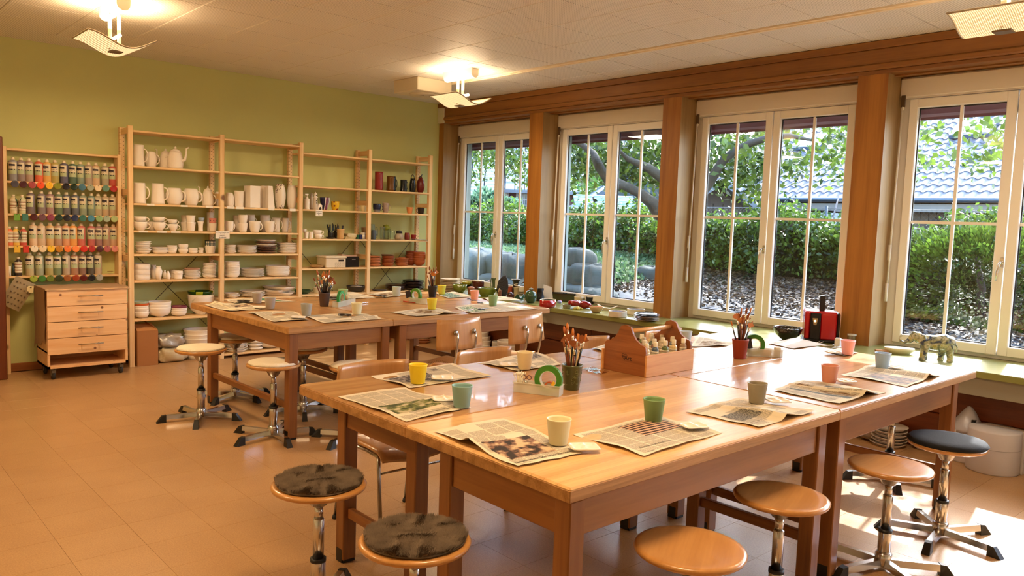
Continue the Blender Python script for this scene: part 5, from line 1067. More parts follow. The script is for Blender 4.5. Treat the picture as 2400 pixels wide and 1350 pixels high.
def newspaper(P, label, ridge=None, rh=.02, photos=(), heads=(), wav=.003, seed=0, z=None, plain=None, nu=36, nv=24, name='newspaper'):
    """P: pixels of corners 00,10,11,01. ridge=(axis, position): a fold standing up"""
    z0 = ZT if z is None else z
    Q = [at(u, v, z=z0) for u, v in P]; c0 = sum(Q)/4
    t = thing(name, label, 'newspaper' if name == 'newspaper' else 'paper', (c0[0], c0[1], z0+.0006))
    rs = np.random.RandomState(seed+5); ph = rs.rand(4)*6
    def hgt(u, v):
        h = wav*(1+math.sin(5.1*u+ph[0])*math.sin(4.3*v+ph[1])+.5*math.sin(9*u+6*v+ph[2]))
        e_ = min(u, v, 1-u, 1-v); h += .004*max(0, 1-e_*14)*(math.sin(7*u+5*v+ph[3])*.5+.5)
        if ridge:
            ax_, pos, grow = ridge; w = (u if ax_ == 'u' else v)-pos; o_ = (v if ax_ == 'u' else u); g = 1-o_ if grow < 0 else o_ if grow > 0 else 1
            h += rh*(.25+.75*g)*math.exp(-abs(w)/.055)+rh*.4*(.3+.7*g)*math.exp(-(w-.09)**2/.012)
        return h
    def S(u, v):
        p = (Q[0]*(1-u)*(1-v)+Q[1]*u*(1-v)+Q[2]*u*v+Q[3]*(1-u)*v)
        j = .004*math.sin(13*u+17*v+ph[3])*(1 if min(u, v, 1-u, 1-v) < .02 else .0)
        return (p[0]-c0[0]+j, p[1]-c0[1]+j*.6, hgt(u, v))
    def patch(u0, v0, u1, v1, m, nm, dz, parent, a=14, b_=10, uvfull=False):
        mb = MB().grid(lambda s, t_: (lambda q: (q[0], q[1], q[2]+dz))(S(u0+(u1-u0)*s, v0+(v1-v0)*t_)), a, b_)
        o = mb.build(nm, m, parent); uvl = o.data.uv_layers.new(name='UVMap'); co = []
        w = a+1
        for lp in o.data.loops:
            i = lp.vertex_index % w; j = lp.vertex_index//w; co += [i/a, j/b_]
        uvl.data.foreach_set('uv', co); return o
    patch(0, 0, 1, 1, plain or NEWS, 'sheet', 0, t, nu, nv)
    for (u0, v0, u1, v1, m) in photos: patch(u0, v0, u1, v1, m, 'printed_photo', .0005, t)
    for (s, u, v, sz, ang) in heads:
        L_ = ((Q[1]-Q[0])[:2]); wl = np.linalg.norm(L_); Lv = (Q[3]-Q[0])[:2]; wv = np.linalg.norm(Lv)
        o = text_mesh(s, sz, NINK, t, Rz(ang), 'headline', .00001)
        for vt in o.data.vertices:
            uu = u+vt.co.x/wl; vv = v+vt.co.y/wv; q = S(min(1, max(0, uu)), min(1, max(0, vv))); vt.co = (q[0], q[1], q[2]+.0008+max(0, vt.co.z))
    return t
PEOPLE = pic('#3a3230', '#8c6a58', '#c9b08e', 4, 1); HIKE = pic('#3d4426', '#6e7240', '#b9ab8a', 4, 2); WARB = pic('#2c2626', '#6a5f5a', '#a89c90', 9, 3); BRN = pic('#5a3a20', '#8d7048', '#b8aa92', 5, 4); GRYP = pic('#4b4842', '#6f6a60', '#97907f', 18, 5); BLU = pic('#59606e', '#8a7a72', '#b09a88', 5, 6)
STRI, n, l, b = _base('printed_stairs', .7, 0, .2); uv = n.new('ShaderNodeUVMap'); wv = n.new('ShaderNodeTexWave'); wv.inputs['Scale'].default_value = 2.2; wv.inputs['Distortion'].default_value = 1.2; wv.inputs['Detail Scale'].default_value = .5; l.new(uv.outputs[0], wv.inputs[0]); cr = n.new('ShaderNodeValToRGB'); cr.color_ramp.elements[0].color = (*srgb('#41302a'), 1); cr.color_ramp.elements[1].color = (*srgb('#c09a78'), 1); cr.color_ramp.elements[0].position = .35; cr.color_ramp.elements[1].position = .6; l.new(wv.outputs[1], cr.inputs[0]); l.new(cr.outputs[0], b.inputs['Base Color'])
PINKB = mat('#dcc9ac', .75); BANNER = mat('#4d5650', .7)
newspaper([(1018, 1014), (1214, 1097), (1369, 1064), (1181, 981)], 'newspaper with a colour photo of seated people, folded upright, under the cream cup in front', ('u', .43, -1), .022,
          [(.50, .10, .86, .78, PEOPLE)], [('Feministin der Schweizer Kinopolitik', .93, .50, .020, PI/2), ('WOCHENSCHAU', .97, .14, .009, PI/2)], seed=1)
newspaper([(1343, 1019), (1510, 1072), (1693, 1016), (1545, 978)], 'newspaper with a photo of dark stripes, under the green cup in front', None, 0,
          [(.10, .42, .52, .90, STRI)], [('Geschichte vor dem Haus', .80, .30, .016, PI/2), ('WISSEN', .95, .12, .010, PI/2)], wav=.004, seed=2)
newspaper([(1606, 966), (1778, 1004), (1913, 967), (1730, 936)], 'newspaper with a raised fold, under the taupe cup', ('v', .47, 1), .028,
          [(.42, .10, .72, .44, GRYP)], [('Bundesratsparteien\nausgebremst und doch', .84, .18, .011, PI/2), ('Nichts als die Wahrheit', .35, .75, .010, PI/2)], seed=3)
newspaper([(1811, 916), (1968, 949), (2078, 920), (1880, 893)], 'newspaper with brown picture and dark banner, under the coral cup', ('v', .55, 1), .030,
          [(.10, .30, .93, .36, BANNER), (.08, .52, .28, .70, BRN), (.45, .38, .92, .48, BRN), (.35, .80, .98, .86, BANNER)], [('Die Stimmung kippt im ganzen Land und alle schauen zu', .5, .16, .011, 0)], seed=4)
newspaper([(1970, 879), (2125, 908), (2207, 881), (2060, 855)], 'newspaper with a mountain photo and headline about parliament, at the right table edge', ('v', .62, 1), .026,
          [(.30, .10, .95, .42, BLU)], [('Kritik aus dem Parlament an', .55, .54, .018, 0)], seed=5)
newspaper([(793, 931), (954, 989), (1104, 957), (950, 910)], 'newspaper with a green landscape photo, under the blue-green cup', ('u', .62, 1), .012,
          [(.50, .10, .78, .78, HIKE)], [('Wer der Natur hilft, hilft sich', .90, .60, .014, PI/2), ('KULTUR', .95, .15, .009, PI/2)], seed=6)
newspaper([(868, 883), (959, 911), (1152, 883), (1060, 856)], 'newspaper with a dark crowd photo, under the yellow cup near the left chair', None, 0,
          [(.25, .05, .75, .52, WARB), (.15, .62, .28, .70, WARB)], [('Tausende kamen und niemand blieb stehen', .90, .32, .012, PI/2)], seed=7)
newspaper([(1122, 852), (1215, 872), (1318, 856), (1262, 827)], 'newspaper with a small photo, under the white cup behind the green pot', ('u', .6, 1), .010,
          [(.05, .66, .35, .92, WARB), (.6, .1, .95, .4, BLU)], seed=8)
newspaper([(1387, 818), (1440, 832), (1520, 815), (1460, 800)], 'newspaper sheet just showing at the left of the wooden bottle caddy', seed=9)
newspaper([(1618, 814), (1700, 812), (1748, 798), (1640, 782)], 'sunlit newspaper with a brown photo, beside the pale cup behind the caddy', None, 0, [(.2, .12, .8, .45, BRN)], seed=10)
newspaper([(1800, 806), (1862, 819), (1937, 808), (1862, 794)], 'plain greyish paper sheet lying before the red coffee machine', plain=mat('#b9ada0', .8), name='paper_sheet', seed=11)
newspaper([(1936, 824), (1978, 836), (2010, 828), (1965, 817)], 'sheet of paper under the pink cup near the window', plain=mat('#cfc4b6', .8), name='paper_sheet', seed=12)
newspaper([(478, 716), (537, 731), (624, 725), (560, 709)], 'newspaper with upright fold at the left corner of the far tables', ('v', .30, -1), .02, [(.35, .45, .6, .95, PEOPLE)], seed=13, z=ZT)
newspaper([(529, 704), (548, 712), (693, 707), (610, 698)], 'newspaper at the far edge, behind the two left grey cups', None, 0, [(.3, .68, .8, .9, mat('#3f7a4a', .7))], seed=14)
newspaper([(578, 733), (644, 756), (722, 751), (690, 731)], 'newspaper with wavy edge on the near left corner of the far tables', None, 0, wav=.005, seed=15)
newspaper([(711, 742), (762, 759), (896, 749), (846, 734)], 'newspaper folded at its front edge, under the cream cup on the far tables', ('u', .75, 1), .014, seed=16)
newspaper([(735, 692), (770, 704), (882, 698), (828, 686)], 'newspaper behind the brown brush pot', seed=17)
newspaper([(915, 733), (976, 743), (1080, 734), (1010, 722)], 'newspaper with orange photo, under the yellow cup on the far tables', ('v', .6, 1), .014, [(.2, .35, .75, .62, BRN)], seed=18)
newspaper([(1065, 722), (1106, 737), (1262, 724), (1165, 706)], 'bright newspaper with green pictures, under the sage cup at the far table end', None, 0, [(.1, .05, .8, .3, pic('#3a5f3a', '#8aa07a', '#d0c8b0', 10, 7))], seed=19)
newspaper([(1022, 690), (1051, 700), (1108, 696), (1060, 684)], 'newspaper with teal photo beside the black brush pot', None, 0, [(.1, .1, .9, .7, pic('#35594f', '#6b8a7a', '#b0b8a0', 9, 8))], seed=20)
newspaper([(862, 690), (905, 698), (962, 690), (915, 683)], 'newspaper under the pale cup at the back of the far tables', None, 0, [(.2, .2, .8, .8, BRN)], seed=21)
newspaper([(1128, 699), (1150, 707), (1222, 704), (1185, 696)], 'newspaper at the window-side corner of the far tables', seed=22)
# cups
def cup_mesh(): 
    R, Hc = .0425, .086
    return MB().lathe([(0, 0), (.030, 0), (.0315, .002), (R-.0015, Hc*.93), (R, Hc*.97), (R, Hc), (R-.003, Hc), (R-.0045, Hc*.93), (.029, .005), (0, .005)], 30)
cm0 = None
def cup(u, v, col, label, z=None):
    global cm0
    p = at(u, v+(3 if v > 780 else 0), z=ZT+.004)
    if cm0 is None: cm0 = cup_mesh().build('cup', mat(col, .5)); o = cm0
    else: o = cm0.copy(); o.data = cm0.data.copy(); o.data.materials[0] = mat(col, .5); COL.objects.link(o); o.name = 'cup'
    o.location = (p[0], p[1], ZT+.0065); return tag(o, label, 'cup', 'plain drinking cups on the tables')
for c in [(1308, 1038, '#e3dcb4', 'cream cup on the newspaper nearest the viewer'), (1531, 985, '#7b9a62', 'sage green cup on the pale front table'), (1773, 942, '#938870', 'taupe cup beside the paint palette on the pale table'),
          (1943, 894, '#dd9478', 'coral pink cup on the right table'), (2067, 861, '#a3bcd6', 'pale blue cup near the right corner of the tables'), (1986, 828, '#f0aeb0', 'pink cup lit by the sun near the window'),
          (979, 896, '#ecd01f', 'bright yellow cup by the plywood chair on the near tables'), (1082, 951, '#84aaa6', 'blue-green cup at the left edge of the near tables'), (1229, 862, '#ead9ac', 'off-white cup behind the green tape roll'),
          (1605, 805, '#bfd0dc', 'pale blue-white cup behind the wooden caddy'), (603, 711, '#b2aca4', 'grey cup on the far tables, the leftmost'), (633, 724, '#aca69e', 'grey cup on the far tables, second from the left'),
          (718, 740, '#a9a9a4', 'grey cup at the near side of the far tables'), (836, 737, '#ece3ba', 'cream cup on the newspaper at the near edge of the far tables'), (1012, 725, '#ecd63c', 'yellow cup in front of the black brush pot'),
          (1112, 703, '#f0ae9c', 'salmon pink cup on the far tables'), (1155, 717, '#8fae7c', 'sage cup next to the salmon pink one'), (929, 694, '#c9d8d2', 'pale mint cup in the middle of the far tables'),
          (804, 701, '#a6cc92', 'light green cup behind the tape tray on the far tables'), (1035, 690, '#efe04e', 'yellow cup at the very back of the far tables')]: cup(*c)
# paint palettes with four wells
pal0 = None
def palette(u, v, rz, label, m='w'):
    global pal0
    M1 = mat('#eee6da', .3, coat=.3) if m == 'w' else mat('#2b2320', .3)
    def f(s, t_):
        x = (s-.5)*2; y = (t_-.5)*2; k = squircle(math.atan2(y, x), 0, 5) if abs(x)+abs(y) > 1e-6 else 1
        r = max(abs(x), abs(y)); X = x*.050*(1-.10*(abs(y)**4)); Y = y*.036*(1-.10*(abs(x)**4))
        z = .011-.0085*sum(math.exp(-(((X-a)/.0165)**4+((Y-b_)/.0125)**4)) for a in (-.0235, .0235) for b_ in (-.0165, .0165))
        return (X, Y, z if r < .97 else .007)
    if pal0 is None: pal0 = MB().grid(f, 26, 20, th=.002).build('paint_palette', M1); o = pal0
    else: o = pal0.copy(); COL.objects.link(o); o.name = 'paint_palette'
    if m != 'w': o.data = pal0.data.copy(); o.data.materials[0] = M1
    p = at(u, v, z=ZT+.01); o.location = (p[0], p[1], ZT+.010); o.rotation_euler = (.03, .02, rz); return tag(o, label, 'palette', 'paint palettes with four wells')
palette(1369, 1051, -.55, 'white four-well palette hanging over the paper beside the front cream cup')
palette(1626, 1001, -.35, 'white four-well palette on the striped photo beside the sage cup')
palette(1823, 942, -.5, 'glossy white four-well palette beside the taupe cup')
palette(1036, 888, -.6, 'white four-well palette beside the bright yellow cup')
palette(1042, 938, -.5, 'white four-well palette half behind the blue-green cup')
palette(1193, 857, -.6, 'white four-well palette left of the off-white cup')
palette(1981, 895, -.4, 'white palette lying behind the coral cup')
palette(1952, 827, -.5, 'white palette left of the sunlit pink cup')
palette(2100, 862, -.5, 'white palette behind the pale blue cup')
palette(609, 721, -.6, 'white palette at the left grey cup on the far tables')
palette(699, 745, -.6, 'white palette at the near grey cup on the far tables')
palette(808, 740, -.5, 'black palette beside the cream cup on the far tables', 'k'); palette(571, 707, -.5, 'black palette on the far newspaper at left', 'k'); palette(893, 695, -.4, 'black palette left of the pale mint cup', 'k'); palette(781, 699, -.4, 'black palette right of the brown brush pot', 'k')
# ---- brushes
BRH = mat('#17110f', .25, coat=.5); BRH2 = mat('#6e3216', .3, coat=.4); BRH3 = mat('#d9b98a', .4); FER = mat((.78, .72, .60), .22, 1.0); BRI = mat('#c4742c', .6, var=.2, scale=60); BRI2 = mat('#8a4a1e', .6, var=.3, scale=80); BRI3 = mat('#b3602e', .6, var=.2, scale=60)
def make_brush(kind, hm, bm):
    t = thing('paintbrush', '', 'brush')
    MB().tube([(0, 0, 0), (0, 0, .05), (0, 0, .11), (0, 0, .15)], [.002, .0032, .0046, .0035], 8).build('handle', hm, t)
    MB().tube([(0, 0, .148), (0, 0, .16), (0, 0, .178)], [.0037, .0042, .0036], 8, flat=1 if kind == 'round' else .8).build('ferrule', FER, t)
    if kind == 'round': MB().tube([(0, 0, .176), (0, 0, .186), (0, 0, .196), (0, 0, .203)], [.0036, .0050, .0040, .0006], 8).build('bristles', bm, t)
    elif kind == 'flat': MB().tube([(0, 0, .176), (0, 0, .19), (0, 0, .204)], [.0052, .0066, .0062], 8, flat=.4).build('bristles', bm, t)
    else:
        mb = MB(); N = 12
        for k in range(N):
            a0 = -1.1+2.2*k/N; a1 = -1.1+2.2*(k+1)/N; r = .030+.002*(k % 2)
            mb.add([(0, -.0012, .176), (0, .0012, .176), (r*math.sin(a0), .0006, .178+r*math.cos(a0)), (r*math.sin(a1), .0006, .178+r*math.cos(a1)), (r*math.sin(a0), -.0006, .178+r*math.cos(a0)), (r*math.sin(a1), -.0006, .178+r*math.cos(a1))], [(1, 2, 3), (0, 5, 4), (2, 4, 5, 3)])
        mb.build('bristles', bm, t)
    return t
BP = {}
def brush_pot(u, v, Rt, Hp, m, label, nb, seed, name, relief=None, spread=.36, mats=None, sc_=1.):
    p = at(u, v-2, z=ZT); R = Rt
    t = thing('brush_pot', label, 'pot', (p[0], p[1], ZT+.0008))
    MB().lathe([(0, 0), (R*.70, 0), (R*.73, .003), (R*.97, Hp*.92), (R, Hp*.94), (R*1.01, Hp), (R*.93, Hp), (R*.90, Hp*.92), (R*.66, .006), (0, .006)], 30).build('body', m, t)
    if relief:
        mb = MB(); rs = np.random.RandomState(seed)
        for k in range(38):
            a = rs.rand()*2*PI; z = Hp*(.18+.68*rs.rand()); r0 = R*(.73+.25*z/Hp)+.0006; w = .004+.005*rs.rand(); c = rs.rand()*6
            pts = []
            for q in range(7):
                th = c+q*.7; pts.append(((r0)*math.cos(a+w*math.cos(th)*(1-q*.1)/r0), r0*math.sin(a+w*math.cos(th)*(1-q*.1)/r0), z+w*math.sin(th)*(1-q*.1)))
            mb.tube(pts, .0011, 5)
        tag(mb.build('relief_ornament', relief, t), kind='stuff')
    rs = np.random.RandomState(seed); items = []
    for k in range(nb):
        an = rs.rand()*2*PI; tl = spread*(.25+.75*rs.rand()); items.append((math.cos(an-YAW)*tl, an, tl, rs.rand()))
    items.sort()
    for k, (key, an, tl, q) in enumerate(items):
        kind = ('fan', 'round', 'flat')[(k*7+seed) % 3] if q < .8 else 'round'
        mi = int(q*97) % 3; mk = (kind, mi)
        if mk not in BP: BP[mk] = make_brush(kind, (BRH, BRH, BRH2 if kind != 'fan' else BRH3)[mi], (BRI, BRI3 if kind == 'round' else BRI2, BRI2)[mi] if kind != 'fan' else (BRI2, BRI, BRI2)[mi]); o = BP[mk]
        else: o = copy_tree(BP[mk])
        ax = Vector((-math.sin(an), math.cos(an), 0)); s = sc_*(1.0+.25*rs.rand()+(.2 if tl < spread*.6 else 0))
        if kind == 'fan': s *= .85
        rb = R*.35
        o.matrix_world = Matrix.Translation((p[0]-rb*math.cos(an)*.3, p[1]-rb*math.sin(an)*.3, ZT+.009))@Matrix.Rotation(tl, 4, ax)@Rz(YAW+(rs.rand()-.5)*1.2)@Matrix.Scale(s, 4)
        tag(o, '%s paintbrush, %s from the left in the %s' % (kind, (NTH+['fourteenth', 'fifteenth', 'sixteenth', 'seventeenth', 'eighteenth', 'nineteenth', 'twentieth'])[k], name), 'brush', 'paintbrushes in the %s' % name)
OLV = mat('#474a24', .3, coat=.3); brush_pot(1339, 914, .0475, .112, OLV, 'olive green pot with raised swirls, crammed with brushes', 18, 3, 'olive green pot', mat('#62652f', .3), sc_=1.0)
brush_pot(1733, 842, .0475, .112, mat('#93331c', .5, var=.08), 'rust red pot full of brushes on the near tables', 15, 11, 'rust red pot', sc_=1.0)
brush_pot(760, 720, .0475, .112, mat('#53403a', .5), 'dark brown pot full of brushes on the far tables', 20, 21, 'dark brown pot', sc_=1.02, spread=.48)
brush_pot(1013, 698, .044, .105, mat('#1a1a1c', .45), 'black pot full of brushes on the far tables', 13, 31, 'black pot', sc_=1.0)
# ---- translucent trays with tape rolls
FROST, n, l, b = _base('frosted_plastic', .35); b.inputs['Base Color'].default_value = (*srgb('#e4e0cf'), 1); b.inputs['Alpha'].default_value = .42
GTAPE = mat('#3c7a1c', .45); GTAPE2 = mat('#57902a', .5)
def tray(A, B, wdt, label, rollcol=GTAPE, hgt=.042, lean=.15, rpos=.72, ror=.062, shift=0.):
    a = at(*A, z=ZT); c = at(*B, z=ZT); L = np.linalg.norm((c-a)[:2]); an = math.atan2(c[1]-a[1], c[0]-a[0])
    t = thing('storage_tray', 'frosted plastic tray '+label, 'tray', (a[0], a[1], ZT+.0008), an)
    mb = MB(); w = .0022; fl = .004
    mb.box(0, 0, 0, L, wdt, w).box(-fl*0, 0, 0, L, w, hgt).box(0, wdt-w, 0, L, wdt, hgt).box(0, 0, 0, w, wdt, hgt).box(L-w, 0, 0, L, wdt, hgt).box(-.004, -.004, hgt, L+.004, w, hgt+.003).box(-.004, wdt-w, hgt, L+.004, wdt+.004, hgt+.003).box(-.004, 0, hgt, w, wdt, hgt+.003).box(L-w, 0, hgt, L+.004, wdt, hgt+.003)
    mb.build('tub', FROST, t)
    def loc(x, y, z): q = T(a[0], a[1], ZT)@Rz(an)@Vector((x, y, z)); return q
    # tape roll standing inside
    R, r = ror, ror*.62; M = T(*loc(L*rpos, wdt*.5, R+.004))@Rz(an+shift)@Matrix.Rotation(PI/2-lean*0, 4, 'X')
    mb = MB(); prof = [(r, -.011), (R, -.011), (R, .011), (r, .011)]
    vs = []; fs = []; N = 40
    for q, z in prof:
        for j in range(N): vs.append((q*math.cos(2*PI*j/N), q*math.sin(2*PI*j/N), z))
    for i in range(4):
        for j in range(N): k = (j+1) % N; fs.append((i*N+j, i*N+k, ((i+1) % 4)*N+k, ((i+1) % 4)*N+j))
    mb.add(vs, fs)
    rl = thing('tape_roll', 'green masking tape roll in the tray '+label, 'tape', (0, 0, 0)); rl.matrix_world = M
    mb.build('tape', rollcol, rl)
    mb = MB(); vs = []; fs = []
    for q, z in ((r-.0025, -.0112), (r, -.0112), (r, .0112), (r-.0025, .0112)):
        for j in range(N): vs.append((q*math.cos(2*PI*j/N), q*math.sin(2*PI*j/N), z))
    for i in range(4):
        for j in range(N): k = (j+1) % N; fs.append((i*N+j, i*N+k, ((i+1) % 4)*N+k, ((i+1) % 4)*N+j))
    mb.add(vs, fs).build('core', mat('#c8c6b0', .6), rl)
    return t, loc, an, L
t, loc, an, L = tray((1203, 919), (1310, 931), .062, 'beside the olive brush pot')
sw = thing('cotton_swabs', 'bunch of cotton swabs standing in the tray beside the olive brush pot', 'swabs', tuple(loc(.018, .03, .003)), an)
mb = MB(); mt = MB(); rs = np.random.RandomState(4)
for k in range(26):
    x0, y0 = (rs.rand()-.5)*.02, (rs.rand()-.5)*.03; dx, dy = x0*.9+(rs.rand()-.5)*.01, y0*.8+(rs.rand()-.5)*.01; h = .072+.008*rs.rand()
    mb.cyl((x0, y0, 0), (x0+dx, y0+dy, h), .0011, 5); mt.tube([(x0+dx*.95, y0+dy*.95, h-.006), (x0+dx, y0+dy, h), (x0+dx*1.02, y0+dy*1.02, h+.005)], [.0018, .0027, .0012], 6)
tag(mb.build('sticks', mat('#e8dcbc', .6), sw), kind='stuff'); tag(mt.build('cotton_tips', mat('#f0e8d2', .9), sw), kind='stuff')
scs = thing('scissors', 'small scissors with dark round finger rings, in the tray beside the olive pot', 'scissors', tuple(loc(.048, .03, .02)), an)
ring = lambda cx, cz, r_, th, mb: mb.tube([(cx+r_*math.cos(a), 0, cz+r_*math.sin(a)) for a in [2*PI*k/16 for k in range(16)]], th, 6, closed=True)
mb = MB(); ring(-.012, .045, .010, .0018, mb); ring(.012, .045, .010, .0018, mb); mb.build('finger_ring', mat('#5a2a22', .4), scs); MB().cyl((-.008, 0, .036), (.008, 0, .0), .0022, 6).cyl((.008, 0, .036), (-.008, 0, .0), .0022, 6).build('blade', CHROME, scs)
yt = thing('tape_roll', 'small orange and yellow tape roll inside the green tape ring', 'tape', tuple(loc(L*.74, .035, .034)), an)
mb = MB(); vs = []; fs = []; N = 24
for q, z in ((.016, -.006), (.023, -.006), (.023, .006), (.016, .006)):
    for j in range(N): vs.append((q*math.cos(2*PI*j/N), z, q*math.sin(2*PI*j/N)))
for i in range(4):
    for j in range(N): k = (j+1) % N; fs.append((i*N+j, i*N+k, ((i+1) % 4)*N+k, ((i+1) % 4)*N+j))
mb.add(vs, fs).build('tape', mat('#b5581c', .4), yt); MB().box(.0, -.008, .012, .028, .004, .03, M=Matrix.Rotation(.6, 4, 'Y')).build('tag', mat('#e8b21e', .5), yt)
t, loc, an, L = tray((1752, 835), (1834, 839), .062, 'beside the rust red brush pot', rpos=.20)
tag(MB().box(-.016, -.022, 0, .016, .022, .055, bev=.003).build('paper_block', WHITEP, None, tuple(loc(L*.88, .031, .004)), an), 'white block at the end of the tray beside the rust red pot', 'block')
tag(MB().box(-.03, -.012, 0, .03, .012, .036, bev=.008).build('sponge', mat('#dca565', .9, var=.1, scale=60), None, tuple(loc(L*.55, .031, .004)), an), 'tan sponge in the tray beside the rust red pot', 'sponge')
cdm = mat('#2e2a34', .5); tag(MB().box(-.03, -.001, 0, .03, .001, .062, M=Matrix.Rotation(-.2, 4, 'Y')).build('dark_card', cdm, None, tuple(loc(.0, .010, .042)), an), 'dark printed card leaning on the tape roll by the rust red pot', 'card')
t, loc, an, L = tray((793, 721), (833, 711), .05, 'on the far tables beside the brown brush pot', mat('#2f9a4e', .45), rpos=.3)
pb = thing('pencil_bundle', 'bundle of pencils and a cork stuck in the far tray', 'pencils', tuple(loc(L*.6, .02, .004)), an)
MB().cyl((0, 0, 0), (.03, .0, .075), .006, 8).cyl((-.01, .01, 0), (-.03, .0, .08), .005, 8).cyl((.01, .01, 0), (.05, .02, .06), .004, 8).build('pencil', mat('#a8743c', .5), pb); MB().cyl((.0, 0, .04), (.012, 0, .072), .016, 12).build('cork', mat('#d8c99a', .7), pb)
t, loc, an, L = tray((960, 709), (1000, 714), .05, 'on the far tables beside the black brush pot', mat('#4e8a26', .45), rpos=.25)
tag(MB().box(-.03, -.001, 0, .03, .001, .06, M=Matrix.Rotation(-.3, 4, 'Y')).build('dark_card', cdm, None, tuple(loc(-.02, .010, .042)), an), 'dark card leaning in the far tray by the black pot', 'card')
p0, p1 = at(945, 707, z=ZT), at(973, 711, z=ZT)
tag(MB().cyl((p0[0], p0[1], ZT+.005), (p1[0], p1[1], ZT+.005), .0038, 6).build('pencil', mat('#c43a1a', .4)), 'red pencil lying before the far tray', 'pencil')
for u, v, lab in ((1108, 702, 'behind the salmon cup'), (1132, 711, 'between the salmon and sage cups'), (850, 712, 'right of the far tape tray'), (1135, 726, 'on the newspaper left of the sage cup')):
    p = at(u, v, z=ZT); t = thing('scissors', 'dark scissors lying '+lab, 'scissors', (p[0], p[1], ZT+.008), .3)
    mb = MB(); 
    for s_ in (-1, 1): mb.tube([(-.045+.016*math.cos(a), s_*.016+.012*math.sin(a), 0) for a in [2*PI*k/12 for k in range(12)]], .003, 6, closed=True)
    mb.build('finger_ring', BLACKP, t); MB().box(-.03, -.003, -.002, .06, .004, .002, M=Rz(.12)).box(-.03, -.004, -.001, .06, .003, .003, M=Rz(-.12)).build('blade', CHROME, t)
# ---- wooden caddy with small bottles
a, c, e = at(1414, 865, z=ZT), at(1511, 885, z=ZT), at(1619, 865, z=ZT)
cw = np.linalg.norm((c-a)[:2]); clen = np.linalg.norm((e-c)[:2]); an = math.atan2(e[1]-c[1], e[0]-c[0])
CD = thing('bottle_caddy', 'wooden carrying caddy with dowel handle, full of small paint bottles', 'caddy', (c[0], c[1], ZT+.0008), an)
DKW = wood('#7c4218', '#99592a', .4, 1, 7, coat=.2); LTW = wood('#c98a4c', '#d9a063', .4, 0, 7)
hw = cw/2; hs = .155; ht = .245
half = [(0, 0), (0, hs-.03), (.003, hs-.012), (.012, hs-.003), (.03, hs+.002), (.055, hs+.02), (.075, hs+.05), (.078, ht-.03), (.088, ht-.009)]
half = [(x*hw/.115, z) for x, z in half]+[(hw, ht)]
prof = half+[(cw-x, z) for x, z in reversed(half[:-1])]
for x in (0, clen-.012): MB().prism([(-y+0, z) for y, z in [(-q[0], q[1]) for q in prof]], x, x+.012, ax='x').build('end_panel', DKW, CD)
MB().box(-.004, -.010, 0, clen+.004, 0, .108, bev=.001).build('side_board', LTW, CD); MB().box(-.012, cw, 0, clen, cw+.010, .108, bev=.001).build('side_board', LTW, CD)
MB().box(.012, 0, .004, clen-.012, cw, .014).build('bottom_board', LTW, CD); MB().cyl((.004, hw, ht-.035), (clen-.004, hw, ht-.035), .011, 16).build('dowel', wood('#c98a4c', '#d8a468', .4, 0, 8), CD)
hb = MB(); hp = []
for k in range(25):
    q = 2*PI*k/24; hp.append((-.0006, hw+.0011*-(16*math.sin(q)**3)*.95, .085+.0011*(13*math.cos(q)-5*math.cos(2*q)-2*math.cos(3*q)-math.cos(4*q))))
hb.tube(hp, .0008, 5); hb.build('carved_heart', mat('#35180a', .7), CD)
text_mesh('Art', .034, mat('#35180a', .7), CD, T(-.0008, hw-.022, .078)@Rz(-PI/2)@Matrix.Rotation(PI/2, 4, 'X'), 'carved_lettering', .0004)
text_mesh('my', .016, mat('#35180a', .7), CD, T(-.0008, hw+.006, .086)@Rz(-PI/2)@Matrix.Rotation(PI/2, 4, 'X'), 'carved_lettering', .0004)
sb_ = thing('small_bottle', '', 'bottle'); R, Hh = .0175, .118
MB().lathe([(0, 0), (R*.95, 0), (R, .004), (R, Hh*.66), (R*.9, Hh*.72), (R*.5, Hh*.76), (R*.5, Hh*.8)], 18).build('body', mat('#c8b084', .3), sb_)
MB().lathe([(R*.62, Hh*.78), (R*.66, Hh*.80), (R*.64, Hh*.96), (R*.56, Hh), (0, Hh)], 18).build('cap', mat('#ebe0c4', .5), sb_)
lbm = MB()
for z0, z1, mi in ((.10, .22, 0), (.22, .24, 1), (.24, .34, 0), (.34, .36, 1), (.36, .5, 0), (.5, .52, 1), (.52, .60, 0)): lbm.lathe([(R*1.01, Hh*z0), (R*1.01, Hh*z1)], 18, mi)
lbm.build('label', [LBLW, mat('#b5a888', .6)], sb_)
sbn = [False]; cols = ['#c8b084', '#4e5d6c', '#63713e', '#dcc28a', '#a98a6a', '#8a9078', '#b7a489', '#90644a', '#cbb79a', '#7a7f88', '#9aa28a', '#c2a880', '#b88a6a', '#6a7460', '#d2c3a0', '#8c8478']
names4 = ['front row', 'second row', 'third row', 'back row']; k = 0
for r_ in range(4):
    for q in range(5):
        x = .04+(clen-.08)*q/4; y = .028+(cw-.056)*r_/3+(.004 if q % 2 else 0)
        P_ = T(c[0], c[1], ZT)@Rz(an)@Vector((x, y, .0155)); o = sb_ if not sbn[0] else copy_tree(sb_); sbn[0] = True
        o.location = (P_.x, P_.y, ZT+.0155+.03); o.rotation_euler = (0, 0, k*1.3)
        for ch in o.children:
            if ch.name.startswith('body'): ch.data = ch.data.copy(); ch.data.materials[0] = mat(cols[k % 16], .3)
        tag(o, 'small %s paint bottle, %s from the left in the %s of the caddy' % (cname(cols[k % 16]), NTH[q], names4[r_]), 'bottle', 'small bottles in the caddy'); k += 1
MB().box(.012, 0, .014, clen-.012, cw, .0445).build('insert', LTW, CD)
